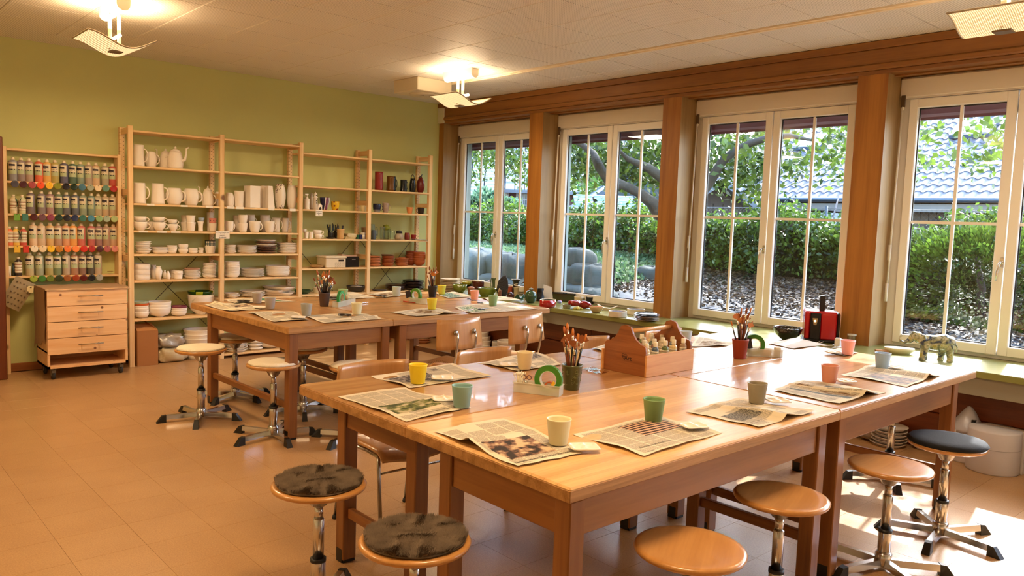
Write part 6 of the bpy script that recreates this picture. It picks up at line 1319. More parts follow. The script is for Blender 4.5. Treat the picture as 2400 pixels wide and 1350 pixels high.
# front label with readable print on the yellow bottle
P_ = T(c[0], c[1], ZT)@Rz(an)@Vector((.04+(clen-.08), .028, .0))
lp = bpy.data.objects['small_bottle.004'] if 'small_bottle.004' in bpy.data.objects else sb_
for s_, z, sz, m in (('Stroke', .058, .0085, INK), ('& Coat', .049, .0085, INK), ('MAYCO', .067, .005, INK)):
    o = text_mesh(s_, sz, m, None, T(P_.x-math.sin(-YAW-.1)*R*1.03, P_.y-math.cos(-YAW-.1)*R*1.03, ZT+.0455+z)@Rz(YAW+.1)@Matrix.Rotation(PI/2, 4, 'X'), 'brand_print', .0003)
    mw = o.matrix_world.copy(); bpy.context.view_layer.update(); o.parent = lp; o.matrix_parent_inverse = Matrix.Translation(lp.location)@Rz(lp.rotation_euler[2]); o.matrix_parent_inverse = o.matrix_parent_inverse.inverted()
pk = [at(1363, 868, z=ZT), at(1408, 881, z=ZT), at(1428, 873, z=ZT), at(1385, 862, z=ZT)]
cpk = sum(pk)/4
o = MB().grid(lambda u, v: (*((pk[0]*(1-u)*(1-v)+pk[1]*u*(1-v)+pk[2]*u*v+pk[3]*(1-u)*v)-cpk)[:2], .004+.004*math.sin(9*u)*math.sin(7*v)), 12, 8).build('clear_packet', glass((.95, .93, .9), 3., 'packet'), None, (cpk[0], cpk[1], ZT+.002)); tag(o, 'clear plastic packet lying left of the wooden caddy', 'packet')
# ================================================================ things on the window sill
def on(name, label, cat, l_, r_, vb, hpx, parts, rz=0., group=None, z=ZS, dv=3, hs=1.):
    p = at((l_+r_)/2, vb-dv, z=z); mpp = depth(p)/F; R = (r_-l_)/2*mpp; Hh = hpx*mpp*hs
    if z < .1: p[0] = min(p[0], 3.59-R)
    if len(parts) == 1:
        mb = MB(); parts[0][1](mb, R, Hh); o = mb.build(name, parts[0][2], None, (p[0], p[1], z+.0008), rz); return tag(o, label, cat, group)
    t = thing(name, label, cat, (p[0], p[1], z+.0008), rz, group)
    for nm, fn, m in parts: mb = MB(); fn(mb, R, Hh); mb.build(nm, m, t)
    return t
def stack2(name, label, cat, l_, r_, vb, hpx, n_, fn, m, z=ZS, overlap=.2, mats=None, jit=.004, tap=1.):
    p = at((l_+r_)/2, vb-3, z=z); mpp = depth(p)/F; R = (r_-l_)/2*mpp; p[0] = min(p[0], 3.59-R) if z < .1 else p[0]; Ht = hpx*mpp; step = Ht/(n_-1+1/(1-overlap)); o = None
    for k in range(n_):
        if o is None: mb = MB(); fn(mb, R, step/(1-overlap)); o = mb.build(name, m); c = o
        else: c = o.copy(); COL.objects.link(c)
        if mats and (n_-1-k) in mats: c.data = c.data.copy(); c.data.materials[0] = mats[n_-1-k]
        s_ = 1-(1-tap)*k/n_; c.scale = (s_, s_, 1)
        c.location = (p[0]+random.uniform(-jit, jit), p[1]+random.uniform(-jit, jit), z+.0008+k*step); c.rotation_euler = (0, 0, random.uniform(0, 6) if fn is not sqplate else random.uniform(-.2, .2)-.3)
        q = ORD[n_-1-k]; tag(c, '%s, %s' % (label, ('%s from the top' % q) if n_-1-k else 'topmost'), cat, label+' pile')
GL = lambda h, v_=.2: mat(h, .15, var=v_, scale=14, coat=.4)
stack2('plate', 'speckled cream plate in the pile at the window corner', 'plate', 1031, 1078, 686, 30, 8, plate(.7), mat('#cdbda0', .6), overlap=.1)
ts = on('tiered_stand', 'two-tier plate stand on dark feet in the window corner', 'stand', 1031, 1065, 670, 38, [('feet', lambda mb, R, H: mb.lathe([(R, 0), (R*.8, H*.25), (R*.3, H*.5), (0, H*.5)], 20), mat('#35393a', .4)), ('rod', lambda mb, R, H: mb.cyl((0, 0, H*.4), (0, 0, H), .004, 6), CHROME), ('tier', lambda mb, R, H: mb.lathe([(0, H*.70), (R*.95, H*.72), (R, H*.78), (0, H*.76)], 24).lathe([(0, H*.92), (R*.95, H*.94), (R, H), (0, H*.98)], 24), mat('#c9c4b6', .3))])
def scal(mb, R, H): mb.lathe([(0, 0), (R*.5, 0), (R*.85, H*.4), (R, H), (R*.92, H), (R*.75, H*.45), (0, H*.2)], 40, wob=lambda a, z: 1+.05*math.sin(9*a)*(z > H*.3))
on('scalloped_bowl', 'olive green bowl with scalloped rim on the sill', 'bowl', 1060, 1094, 690, 20, [('body', scal, GL('#6d7a26'))])
on('dark_dish', 'black dish under the yellow bowl', 'dish', 1081, 1107, 676, 8, [('body', bowl(.6), GL('#1b1d20'))], z=ZS)
on('yellow_bowl', 'yellow bowl on a black dish near the first window', 'bowl', 1082, 1106, 671, 8, [('body', scal, GL('#a99c1c'))], z=ZS+.035)
on('red_pot', 'dark red round pot with pale lid, on the sill', 'pot', 1105, 1136, 680, 18, [('body', P_cyl(.9, 1, .03), GL('#551613')), ('lid', lambda mb, R, H: mb.lathe([(R, H), (R*.9, H*1.12), (0, H*1.16)], 24), mat('#b8a06c', .4))])
on('teapot', 'small dark red and pink teapot beside the red pot', 'teapot', 1137, 1153, 676, 14, [('body', P_cyl(.7, .6, .3), GL('#6a2026')), ('handle', handle(HR, out=.5), GL('#6a2026')), ('lid', lid(.95, .6), mat('#b98c84', .3))])
on('little_saucer', 'blue-white saucer with knob before the red pot', 'saucer', 1117, 1135, 681, 6, [('body', plate(), mat('#b9c3d6', .2)), ('rim', lambda mb, R, H: mb.lathe([(R*.97, H*.9), (R*1.02, H), (R*.97, H*1.1)], 24), mat('#23253a', .3))])
on('clay_bowl', 'brown bowl with a pinkish shell rim, behind the salmon cup', 'bowl', 1095, 1112, 692, 14, [('body', P_cyl(.8, 1, 0), mat('#8c5a3a', .5)), ('shell', lambda mb, R, H: mb.lathe([(R*1.0, H), (R*.7, H*1.2), (0, H*1.3)], 20, wob=lambda a, z: 1+.1*math.sin(8*a)), mat('#c08a72', .5))])
on('green_bowl', 'wide olive green bowl with pinkish inside on the sill', 'bowl', 1121, 1162, 698, 20, [('body', P_cyl(.72, 1, .10), GL('#6b7d22')), ('inside', lambda mb, R, H: mb.lathe([(0, H*.8), (R*.9, H*.86), (0, H*.84)], 24), mat('#a58a86', .3))])
on('glazed_jug', 'mottled green jug with twisted handle at the first window', 'jug', 1150, 1168, 684, 30, [('body', P_cyl(.7, 1., -.25, .06), GL('#4e5c40', .4)), ('handle', handle(PI-CR, .3, .95, .3, .9, .12), GL('#9aa286'))])
def leafs(mb, R, H):
    pts = [(-.55, 0), (-.85, .2), (-.95, .45), (-.7, .75), (-.1, .93), (.45, 1.0), (.85, .8), (1.0, .5), (.85, .2), (.5, 0)]
    n_ = len(pts); vs = []; fs = []
    for yy, s_ in ((-.32, .9), (-.18, 1), (.18, 1), (.32, .9)): vs += [(x*R*s_, yy*R, z*H*(s_*.5+.5)) for x, z in pts]
    for k in range(3):
        for i in range(n_): j = (i+1) % n_; fs.append((k*n_+i, k*n_+j, (k+1)*n_+j, (k+1)*n_+i))
    fs += [tuple(range(n_-1, -1, -1)), tuple(3*n_+i for i in range(n_))]; mb.add(vs, fs, M=Rz(YAW))
on('leaf_vase', 'black leaf-shaped vase with rough pitted face', 'vase', 1163, 1191, 701, 54, [('body', leafs, mat('#1d1613', .25, var=.5, scale=60, bump=1., bscale=110))])
on('small_pot', 'small brown and cream pot at the foot of the leaf vase', 'pot', 1166, 1177, 702, 19, [('body', P_cyl(.9, .8, 0), mat('#7a4a2e', .5)), ('flap', lambda mb, R, H: mb.prism([(-R, H*.8), (R*.6, H*.8), (-R*.4, H*1.25)], -R*.2, R*.2), mat('#b9a476', .5))])
on('orange_pot', 'brick red pot behind the leaf vase', 'pot', 1189, 1201, 696, 22, [('body', P_cyl(.9, .9, .1), mat('#a3452a', .4))])
def flut(mb, R, H): mb.lathe([(0, 0), (R*.7, 0), (R*.8, H*.4), (R*.55, H*.7), (R*.7, H*.88), (R*1.05, H), (R*.9, H), (R*.5, H*.72), (0, H*.5)], 36, wob=lambda a, z: 1+(.16*math.sin(4*a) if z > H*.8 else .02))
on('fluted_vase', 'dark vase with curled pale-edged rim', 'vase', 1198, 1218, 696, 38, [('body', flut, GL('#34302c')), ('rim_edge', lambda mb, R, H: mb.tube([(R*1.04*(1+.16*math.sin(4*a))*math.cos(a), R*1.04*(1+.16*math.sin(4*a))*math.sin(a), H) for a in [2*PI*k/36 for k in range(36)]], .003, 6, closed=True), mat('#c9c2ac', .3))])
on('swirl_cup', 'cream cup with spiral rim before the fluted vase', 'cup', 1201, 1218, 698, 22, [('body', P_cyl(.75, .8, -.1), mat('#bfae84', .4)), ('spiral', lambda mb, R, H: mb.tube([(R*(.3+.09*k)*math.cos(k*.75), R*(.3+.09*k)*math.sin(k*.75), H*(1.35-.035*k)) for k in range(10)], R*.14, 6), mat('#cdbf98', .4))])
on('lidded_pot', 'small dark red lidded pot on the sill edge', 'pot', 1187, 1205, 706, 14, [('body', P_cyl(.9, 1, .05), GL('#43130f')), ('lid', lambda mb, R, H: mb.lathe([(R*.9, H), (R*.6, H*1.15), (R*.15, H*1.3), (0, H*1.3)], 20), GL('#2b1212'))])
on('folded_dish', 'teal dish folded like a leaf, left of the round green pot', 'dish', 1207, 1229, 709, 17, [('body', lambda mb, R, H: mb.grid(lambda u, v: ((u-.5)*2*R*(1-.2*abs(v-.5)), (v-.5)*1.6*R, H*(.15+.85*abs(2*u-1)**1.5*(.7+.3*math.sin(5*v)))), 14, 10, th=.005), GL('#2f5c58'))])
on('branch', 'piece of brown driftwood lying on the pots', 'branch', 1218, 1246, 697, 10, [('stem', lambda mb, R, H: mb.tube([(-R, 0, H*3.0), (-R*.3, 0, H*3.4), (R*.3, 0, H*2.6), (R*.8, 0, H*3.0)], [.006, .009, .007, .003], 7).tube([(-R*.3, 0, H*3.2), (-R*.2, 0, 0)], .005, 6), mat('#4b3427', .7))])
on('round_pot', 'round glossy green pot with a blossom knob', 'pot', 1229, 1258, 713, 30, [('body', lambda mb, R, H: mb.lathe([(0, 0), (R*.55, 0), (R*.9, H*.22), (R, H*.5), (R*.85, H*.8), (R*.5, H*.97), (0, H)], 30), GL('#37543a', .25)), ('knob', lambda mb, R, H: mb.lathe([(0, H), (R*.3, H*1.02), (R*.35, H*1.12), (R*.1, H*1.16), (0, H*1.2)], 24, wob=lambda a, z: 1+.25*math.sin(5*a)), mat('#8fa096', .2))])
def crum(mb, R, H):
    rs = np.random.RandomState(2); mb.lathe([(0, 0), (R*.9, 0), (R, H*.3), (R*.8, H*.7), (R*.9, H), (R*.5, H*.7), (0, H*.5)], 14, smooth=False, wob=lambda a, z: 1+.22*math.sin(3*a+z*70))
on('dark_vessel', 'crumpled black vessel right of the round green pot', 'vessel', 1257, 1274, 709, 30, [('body', crum, mat('#14110f', .5))])
on('paper_bag', 'small white paper bag standing at the second pillar', 'bag', 1272, 1296, 708, 38, [('body', lambda mb, R, H: mb.add([(-R, -R*.4, 0), (R, -R*.4, 0), (R, R*.4, 0), (-R, R*.4, 0), (-R*.95, 0, H), (R*.7, 0, H*.85)], [(3, 2, 1, 0), (0, 1, 5, 4), (2, 3, 4, 5), (0, 4, 3), (1, 2, 5)]), mat('#d8cebf', .8))], YAW)
p = at(1312, 705, z=ZS); gp = thing('planter_box', 'dark green rectangular ceramic planter on the sill', 'planter', (p[0], p[1], ZS+.001), YAW-.15)
MB().box(-.17, -.06, 0, .17, -.05, .082).box(-.17, .05, 0, .17, .06, .082).box(-.17, -.06, 0, -.16, .06, .082).box(.16, -.06, 0, .17, .06, .082).box(-.17, -.06, 0, .17, .06, .01).build('walls', GL('#3a3f20', .3), gp); MB().box(-.178, -.068, .082, .178, -.046, .09, bev=.004).box(-.178, .046, .082, .178, .068, .09, bev=.004).box(-.178, -.05, .082, -.155, .05, .09, bev=.004).box(.155, -.05, .082, .178, .05, .09, bev=.004).build('rim', GL('#1a1d24', .2), gp); MB().tube([(-.165+.02*math.cos(a), -.06, .1+.015*math.sin(a)) for a in [2*PI*k/10 for k in range(10)]], .005, 6, closed=True).build('scroll', mat('#9fa5b5', .2), gp)
on('oval_dish', 'bright red oval dish with cream inside', 'dish', 1261, 1306, 722, 17, [('outside', lambda mb, R, H: mb.lathe([(0, 0), (R*.96, 0), (R, H*.1), (R, H*.95)], 36, sy=.7), mat('#a51410', .18, coat=.5)), ('inside', lambda mb, R, H: mb.lathe([(R, H*.95), (R*.99, H), (R*.93, H), (R*.9, H*.3), (0, H*.3)], 36, sy=.7), mat('#e6dcc0', .2))])
on('figurine', 'small red, white and blue figurine beside the red dish', 'figurine', 1306, 1320, 717, 10, [('body', lambda mb, R, H: mb.tube([(-R, 0, H*.7), (0, 0, H*.6), (R*.6, 0, H*.4)], [R*.5, R*.55, R*.3], 10), mat('#8f97c8', .3, var=.5, scale=70)), ('cap', lambda mb, R, H: mb.tube([(0, 0, H*.95), (R*.8, 0, H*.5)], [R*.35, R*.2], 8), mat('#b01a22', .3))])
on('round_dish', 'small round dish with dark brown inside', 'dish', 1318, 1338, 726, 9, [('body', P_cyl(.85, 1, 0), mat('#8d8a68', .3)), ('glaze', lambda mb, R, H: mb.lathe([(0, H*.8), (R*.9, H*.9), (0, H*.88)], 20), mat('#2e1410', .15))])
on('pepper_pot', 'glossy red gourd-shaped dish like two peppers', 'dish', 1340, 1387, 726, 20, [('body', lambda mb, R, H: mb.tube([(R*-.3, 0, H*.42), (R*.25, 0, H*.46), (R*.75, .0, H*.40), (R, 0, H*.3)], [H*.40, H*.48, H*.35, H*.1], 14, M=Rz(YAW)).tube([(R*-.75+H*.5*math.cos(a), H*.5*math.sin(a), H*.6) for a in [2*PI*k/14 for k in range(14)]], H*.32, 10, closed=True, M=Rz(YAW)), mat('#8f1510', .1, coat=.6))])
on('cream_mug', 'cream mug half hidden behind the red gourd dish', 'mug', 1345, 1368, 713, 15, [('body', P_cyl(.85, 1, .05), mat('#cdbb95', .3)), ('handle', handle(HR, out=.5), mat('#b9772f', .3))])
on('black_cup', 'black cup by the frame of the second window', 'cup', 1372, 1393, 715, 16, [('body', P_cyl(.7, 1, 0), mat('#1d1e22', .3))])
on('blossom', 'small yellow ceramic blossom on the sill edge', 'ornament', 1345, 1363, 728, 7, [('petals', lambda mb, R, H: mb.lathe([(0, H*.2), (R, 0), (R, H*.5), (0, H)], 40, wob=lambda a, z: 1+.35*math.sin(5*a)), mat('#cfc56a', .3))])
def boat(mb, R, H): mb.lathe([(0, 0), (R*.5, 0), (R*.9, H*.6), (R, H), (R*.93, H), (R*.7, H*.5), (0, H*.35)], 30, sy=.5, M=Rz(YAW-.15))
on('boat_dish', 'boat-shaped dish with orange inside', 'dish', 1380, 1414, 736, 15, [('body', boat, mat('#bfa579', .3)), ('glaze', lambda mb, R, H: mb.lathe([(0, H*.75), (R*.9, H*.98), (0, H*.8)], 30, sy=.48, M=Rz(YAW-.15)), mat('#d2663c', .2))])
on('angular_dish', 'cream angular leaf dish at the window frame', 'dish', 1400, 1447, 730, 14, [('body', lambda mb, R, H: mb.prism([(-R, H*.9), (-R*.3, 0), (R*.4, 0), (R, H*.8), (R*.3, H*.35), (-R*.4, H*.45)], -R*.4, R*.4, M=Rz(YAW-.2)), mat('#cdbfa0', .4))])
on('round_ashtray', 'round white dish with violet-grey inside', 'dish', 1426, 1469, 745, 13, [('body', P_cyl(.98, 1, 0, th=.08), mat('#dcd2bb', .3)), ('glaze', lambda mb, R, H: mb.lathe([(0, H*.62), (R*.9, H*.92), (0, H*.66)], 28), mat('#6d6f88', .1))])
on('round_ashtray', 'round white dish with mottled bluish inside, next to the violet one', 'dish', 1469, 1511, 740, 13, [('body', P_cyl(.98, 1, 0, th=.08), mat('#dcd2bb', .3)), ('glaze', lambda mb, R, H: mb.lathe([(0, H*.6), (R*.9, H*.92), (0, H*.66)], 28), mat('#8d98a2', .1, var=.4, scale=30))])
stack2('square_dish', 'square glazed dish in the pile at the third pillar', 'dish', 1489, 1540, 755, 18, 5, sqplate, mat('#8a7358', .4), overlap=.15, mats={0: GL('#30222a', .4), 1: GL('#3a2c2a')})
on('glossy_bowl', 'glossy black bowl left of the coffee machine', 'bowl', 1812, 1878, 800, 30, [('body', P_cyl(.35, 1, .18, th=.06), mat('#0c0d0d', .05, coat=1.))])
p = at(1921, 800, z=ZS); cmx = thing('coffee_machine', 'red and black capsule coffee machine on the sill', 'coffee machine', (p[0]+.03, p[1]+.03, ZS+.001), YAW-.28)
CRED = mat('#b50e16', .28, coat=.4); CBLK = mat('#0d0c0c', .3)
MB().box(-.115, -.11, .02, -.075, .11, .235, bev=.010).box(.0, -.105, .02, .12, .11, .235, bev=.01).box(-.115, -.10, .215, .12, .11, .24, bev=.008).build('housing', CRED, cmx)
MB().box(-.075, -.118, .02, .0, .10, .228, bev=.004).box(.12, -.10, .02, .145, .115, .236, bev=.01).box(-.125, -.125, 0, .14, .115, .022, bev=.006).build('front_panel', CBLK, cmx)
MB().box(-.005, -.02, .236, .035, .02, .36, bev=.006).build('lever_column', CBLK, cmx)
MB().prism([(-.062, .19), (-.022, .19), (-.03, .135), (-.052, .135)], -.126, -.117).build('badge', mat('#b7a885', .25, .8), cmx)
MB().lathe([(0, .004), (.008, .002), (.009, 0)], 14, M=T(-.042, -.126, .167)@Matrix.Rotation(PI/2, 4, 'X')).build('button', mat('#ffe6b0', .3, emit=(1, .7, .3), est=2.), cmx)
on('small_carton', 'small pinkish carton behind the coffee machine', 'box', 1869, 1884, 775, 20, [('body', lambda mb, R, H: mb.box(-R, -R, 0, R, R, H, bev=.002), mat('#a8806c', .7))])
cb_ = [at(u, v, z=ZS+.012) for u, v in [(1908, 805), (1925, 798), (1948, 797), (1958, 803), (1950, 809), (1930, 811), (1915, 806), (1930, 800), (1955, 800), (1966, 808), (1950, 815), (1975, 812)]]
tag(MB().tube([(q[0], q[1], ZS+.006+.004*(k % 3)) for k, q in enumerate(cb_)], .0035, 6).build('power_cable', WHITEP), 'white coiled power cable in front of the coffee machine', 'cable')
on('power_adapter', 'white plug adapter standing by the third pillar', 'adapter', 1952, 1974, 817, 22, [('body', lambda mb, R, H: mb.box(-R*.8, -R*.6, 0, R*.8, R*.6, H, bev=.006), WHITEP)], .3)
on('glass_jar', 'small glass jar with white lid behind the pink cup', 'jar', 1985, 2005, 812, 26, [('body', P_cyl(.95, .95, 0, th=.05), GLS), ('lid', lambda mb, R, H: mb.lathe([(0, H*.86), (R, H*.86), (R, H), (0, H)], 20), mat('#c9c2b2', .4))])
on('wood_block', 'small wooden block on the sill behind the pale blue cup', 'block', 2052, 2082, 830, 7, [('body', lambda mb, R, H: mb.box(-R, -R*.5, 0, R, R*.5, H, bev=.003), wood('#a5774a', '#c0946a', .5, 0, 8))], YAW-.3)
on('oval_plate', 'cream oval plate on the sill beside the elephant', 'plate', 2073, 2140, 832, 14, [('body', lambda mb, R, H: mb.lathe([(0, 0), (R*.7, 0), (R*.95, H*.6), (R, H), (R*.95, H), (R*.75, H*.6), (0, H*.5)], 32, sy=.6, M=Rz(YAW-.3)), mat('#dfd6b2', .3))])
# ---- glazed elephant: one remeshed body
p = at(2205, 846, z=ZS); EL = thing('elephant_figurine', 'mottled green and blue glazed elephant figurine with raised trunk', 'figurine', (p[0]-.02, p[1]+.04, ZS+.001), PI-1.18+.28)
eb = MB()
eb.tube([(-.125, 0, .115), (-.11, 0, .125), (-.06, 0, .132), (.0, 0, .122), (.06, 0, .128), (.095, 0, .135)], [.02, .046, .058, .055, .050, .030], 18)
for (x, y, xb) in ((-.085, .028, -.095), (-.07, -.028, -.055), (.065, .026, .085), (.06, -.026, .055)):
    eb.tube([(x, y*.8, .11), (x+(xb-x)*.6, y, .055), (xb, y, .018), (xb, y, .0)], [.034, .024, .019, .024], 12)
eb.tube([(.085, 0, .135), (.115, 0, .158), (.14, 0, .165), (.16, 0, .150)], [.028, .038, .034, .020], 14)
eb.tube([(.152, 0, .152), (.175, 0, .128), (.20, 0, .112), (.222, 0, .118), (.232, 0, .140), (.226, 0, .160), (.212, 0, .163)], [.022, .016, .012, .010, .009, .008, .008], 10)
eb.tube([(.15, 0, .135), (.165, 0, .118), (.172, 0, .112)], [.016, .011, .005], 8)
for s_ in (-1, 1): eb.add([(.105, s_*.030, .185), (.125, s_*.036, .16), (.118, s_*.040, .115), (.095, s_*.046, .105), (.070, s_*.048, .135), (.078, s_*.044, .178), (.105, s_*.022, .185), (.125, s_*.026, .16), (.118, s_*.030, .115), (.095, s_*.036, .105), (.070, s_*.038, .135), (.078, s_*.034, .178)], [(0, 1, 2, 3, 4, 5), (11, 10, 9, 8, 7, 6)]+[(i, i+6, (i+1) % 6+6, (i+1) % 6) for i in range(6)])
EG, n, l, b = _base('elephant_glaze', .12); b.inputs['Coat Weight'].default_value = .8; tc = n.new('ShaderNodeTexCoord'); nz = n.new('ShaderNodeTexNoise'); nz.inputs['Scale'].default_value = 17; nz.inputs['Detail'].default_value = 4; nz.inputs['Distortion'].default_value = 1.2; l.new(tc.outputs['Object'], nz.inputs['Vector'])
cr = n.new('ShaderNodeValToRGB'); e = cr.color_ramp.elements; e[0].position = .38; e[0].color = (*srgb('#33405c'), 1); e[1].position = .62; e[1].color = (*srgb('#b0a85e'), 1); q = e.new(.47); q.color = (*srgb('#8a8f6e'), 1); q = e.new(.55); q.color = (*srgb('#c5c4ae'), 1); l.new(nz.outputs[0], cr.inputs[0]); l.new(cr.outputs[0], b.inputs['Base Color'])
eo = eb.build('body', EG, EL); bpy.context.view_layer.objects.active = eo
rm = eo.modifiers.new('r', 'REMESH'); rm.mode = 'VOXEL'; rm.voxel_size = .0038; rm.use_smooth_shade = True; sm_ = eo.modifiers.new('s', 'SMOOTH'); sm_.iterations = 6; sm_.factor = .6
MB().lathe([(0, 0), (.0028, .001), (0, .004)], 8, M=T(.142, .031, .168)@Matrix.Rotation(-PI/2, 4, 'X')).lathe([(0, 0), (.0028, .001), (0, .004)], 8, M=T(.142, -.031, .168)@Matrix.Rotation(PI/2, 4, 'X')).build('eye', mat('#0b0d12', .1), EL)
MB().tube([(-.125, 0, .13), (-.145, 0, .10), (-.142, 0, .06)], [.006, .005, .003], 6).build('tail', EG, EL)
# ================================================================ pottery on the floor
def fl(name, label, cat, l_, r_, vb, hpx, parts, rz=0., dv=5, **k): return on(name, label, cat, l_, r_, vb, hpx, parts, rz, z=0, dv=dv, **k)
fl('terracotta_bowl', 'very large terracotta bowl on the floor behind the far tables', 'bowl', 873, 922, 806, 27, [('body', bowl(.4), mat('#a8562a', .6))])
fl('terracotta_bowl', 'terracotta bowl on the floor behind the middle leg of the far tables', 'bowl', 938, 967, 801, 22, [('body', bowl(.4), mat('#a8562a', .6))])
stack2('terracotta_saucer', 'terracotta saucer in the floor pile left of the first chair', 'saucer', 970, 1010, 806, 16, 3, plate(.7), mat('#b3764a', .6), z=0, mats={0: mat('#d8c9a8', .6)})
stack2('large_planter', 'large cream pot on the floor between the two chairs', 'pot', 1145, 1187, 820, 44, 3, P_cyl(.82, 1, .03, .02), BISQ, z=0, overlap=.25)
fl('small_planter', 'small cream pot in front of the large stacked pots', 'pot', 1142, 1162, 824, 16, [('body', P_cyl(.75, 1, .03), BISQ)])
stack2('planter', 'cream pot in the floor pile behind the second chair', 'pot', 1187, 1217, 818, 34, 3, P_cyl(.8, 1, .03, .02), BISQ, z=0, overlap=.35)
fl('wide_dish', 'wide white dish on the floor left of the second chair', 'dish', 1166, 1200, 824, 8, [('body', bowl(.6), BISQ)])
stack2('round_planter', 'broad cream pot in the pile right of the second chair', 'pot', 1249, 1306, 832, 40, 4, P_cyl(.9, 1, .04), BISQ, z=0, overlap=.35, tap=.9)
fl('white_platter', 'white platter on the broad cream pots under the sill', 'plate', 1250, 1291, 792, 10, [('body', plate(), mat('#e8e2da', .4))], z=None) if False else None
fl('small_planter', 'small cream pot half hidden behind the off-white cup', 'pot', 1275, 1307, 832, 17, [('body', P_cyl(.75, 1, .03), BISQ)])
fl('cylinder_pot', 'grey-white cylinder pot standing under the sill', 'pot', 1317, 1342, 815, 27, [('body', P_cyl(.95, 1, 0), mat('#c9c2b4', .7))])
fl('plastic_box', 'clear plastic storage box on the floor behind the far table', 'box', 768, 790, 822, 20, [('body', lambda mb, R, H: mb.box(-R, -R, 0, R, R, H*.9, bev=.01), glass((.85, .88, .9), 2.5, 'tub')), ('lid', lambda mb, R, H: mb.box(-R*1.05, -R*1.05, H*.9, R*1.05, R*1.05, H, bev=.005), mat('#2b3036', .5))])
# right: under the sill by the window
stack2('serving_plate', 'white serving plate in the floor pile under the right table', 'plate', 2078, 2154, 1032, 44, 6, plate(.75), mat('#d6c9bb', .6), z=0, overlap=.05, jit=.008)
p = at(2117, 1029, z=0); mb = MB(); bowl(.4)(mb, .10, .085); tag(mb.build('white_bowl', mat('#e3ddd8', .5), None, (p[0], p[1], .118)), 'white bowl on top of the floor pile of serving plates', 'bowl')
p = at(2075, 1030, z=0); mb = MB(); pillowish(.34, .26, .14, 12, .02)(mb); tag(mb.build('cloth_bundle', mat('#9a846e', .95, var=.12, scale=9), None, (p[0], p[1]+.05, .001)), 'brown cloth bundle on the floor under the right table', 'cloth')
p = at(2045, 1000, z=0); mb = MB(); pillowish(.30, .30, .10, 15, .012)(mb); tag(mb.build('knitted_cushion', mat('#a58a80', .95, var=.12, scale=12), None, (p[0]+.02, p[1]+.1, .001)), 'mauve round cushion under the right table', 'cushion')
fl('white_bowl', 'white bowl behind the right table leg', 'bowl', 2167, 2196, 1046, 26, [('body', bowl(.4), mat('#ddd4ca', .5))])
p = at(2262, 1078, z=0); mpp = depth(p)/F; bu = thing('plaster_bucket', 'white plastic bucket covered with a crumpled plastic bag', 'bucket', (p[0], p[1], .001)); R = 40*mpp; Hb = 84*mpp
MB().lathe([(0, 0), (R*.88, 0), (R*.90, .01), (R*.97, Hb*.72), (R, Hb*.74), (R*1.0, Hb*.80), (R*.97, Hb*.81), (R*1.03, Hb*.86), (R*1.03, Hb*.9), (R*.98, Hb*.9), (0, Hb*.9)], 32).build('pail', mat('#e6e5ea', .35), bu)
MB().lathe([(R*1.05, Hb*.84), (R*1.06, Hb*.94), (R*.7, Hb*1.05), (R*.35, Hb*1.35), (R*.12, Hb*1.5), (0, Hb*1.52)], 28, wob=lambda a, z: 1+.08*math.sin(5*a+z*20)+.05*math.sin(11*a)).build('plastic_bag', mat('#cfcbd0', .3, alpha=.8), bu)
MB().tube([(R*1.08*math.cos(a), R*1.08*math.sin(a), Hb*(.84-.10*math.sin(a*.5)**2)) for a in [PI*.8+PI*k/14 for k in range(15)]], .005, 6).box(-R*.5, -R*.5, Hb*1.05, R*.2, -R*.3, Hb*1.2).build('black_handle', BLACKP, bu)
# plaster mould with three heart hollows leaning on the wall
a_, c_ = at(2297, 1080, z=0), at(2392, 1104, z=0); wd = np.linalg.norm((c_-a_)[:2]); an = math.atan2(c_[1]-a_[1], c_[0]-a_[0])
pmd = thing('plaster_mould', 'square plaster mould with heart-shaped hollows, standing on edge', 'mould', (a_[0]-.09, a_[1]-.03, .001), an)
def hol(x, z):
    d = 0
    for cx, cz, s_, up_ in ((.27, .80, .17, -1), (.73, .78, .15, -1), (.5, .32, .36, 1)):
        X = (x-cx)/s_; Z = (z-cz)/s_*up_*-1; Z = -Z if up_ == -1 else Z
        if up_ == -1: r_ = (X*1.1)**2+(Z*1.1-.5*math.sqrt(abs(X)))**2
        else: r_ = (X/(max(.05, .75-Z*.6)))**2+(Z*1.05)**4
        d = max(d, (1-r_) if r_ < 1 else 0)
    return .035*math.sqrt(d)
NX = NZ = 44; hz = wd*1.12; vs = []; fs = []
for j in range(NZ+1):
    for i in range(NX+1): vs.append((wd*i/NX, hol(i/NX, j/NZ), hz*j/NZ))
w1 = NX+1
fs = [(j*w1+i, j*w1+i+1, (j+1)*w1+i+1, (j+1)*w1+i) for j in range(NZ) for i in range(NX)]
mb = MB().add(vs, fs, smooth=True, M=Matrix.Rotation(-.04, 4, 'X')).box(0, .0004, 0, wd, .001, .001).box(0, .04, 0, wd, .06, hz, M=Matrix.Rotation(-.04, 4, 'X'))
mb.add([(0, 0, 0), (0, .05, 0), (0, .05, hz), (0, 0, hz), (wd, 0, 0), (wd, .05, 0), (wd, .05, hz), (wd, 0, hz)], [(0, 1, 2, 3), (7, 6, 5, 4), (3, 2, 6, 7), (0, 4, 5, 1)], M=Matrix.Rotation(-.04, 4, 'X'))
mb.build('block', mat('#d9d2cc', .8, bump=.05), pmd)
fl('round_mould', 'large round plaster block at the right edge of the picture', 'mould', 2338, 2440, 1060, 92, [('drum', lambda mb, R, H: mb.lathe([(0, 0), (R*.98, 0), (R, .01), (R, H*.96), (R*.97, H), (0, H)], 40), mat('#d6d2d6', .8)), ('seam', lambda mb, R, H: mb.lathe([(R*1.003, H*.58), (R*1.003, H*.59)], 40), mat('#a9a5a8', .8))], dv=-4)
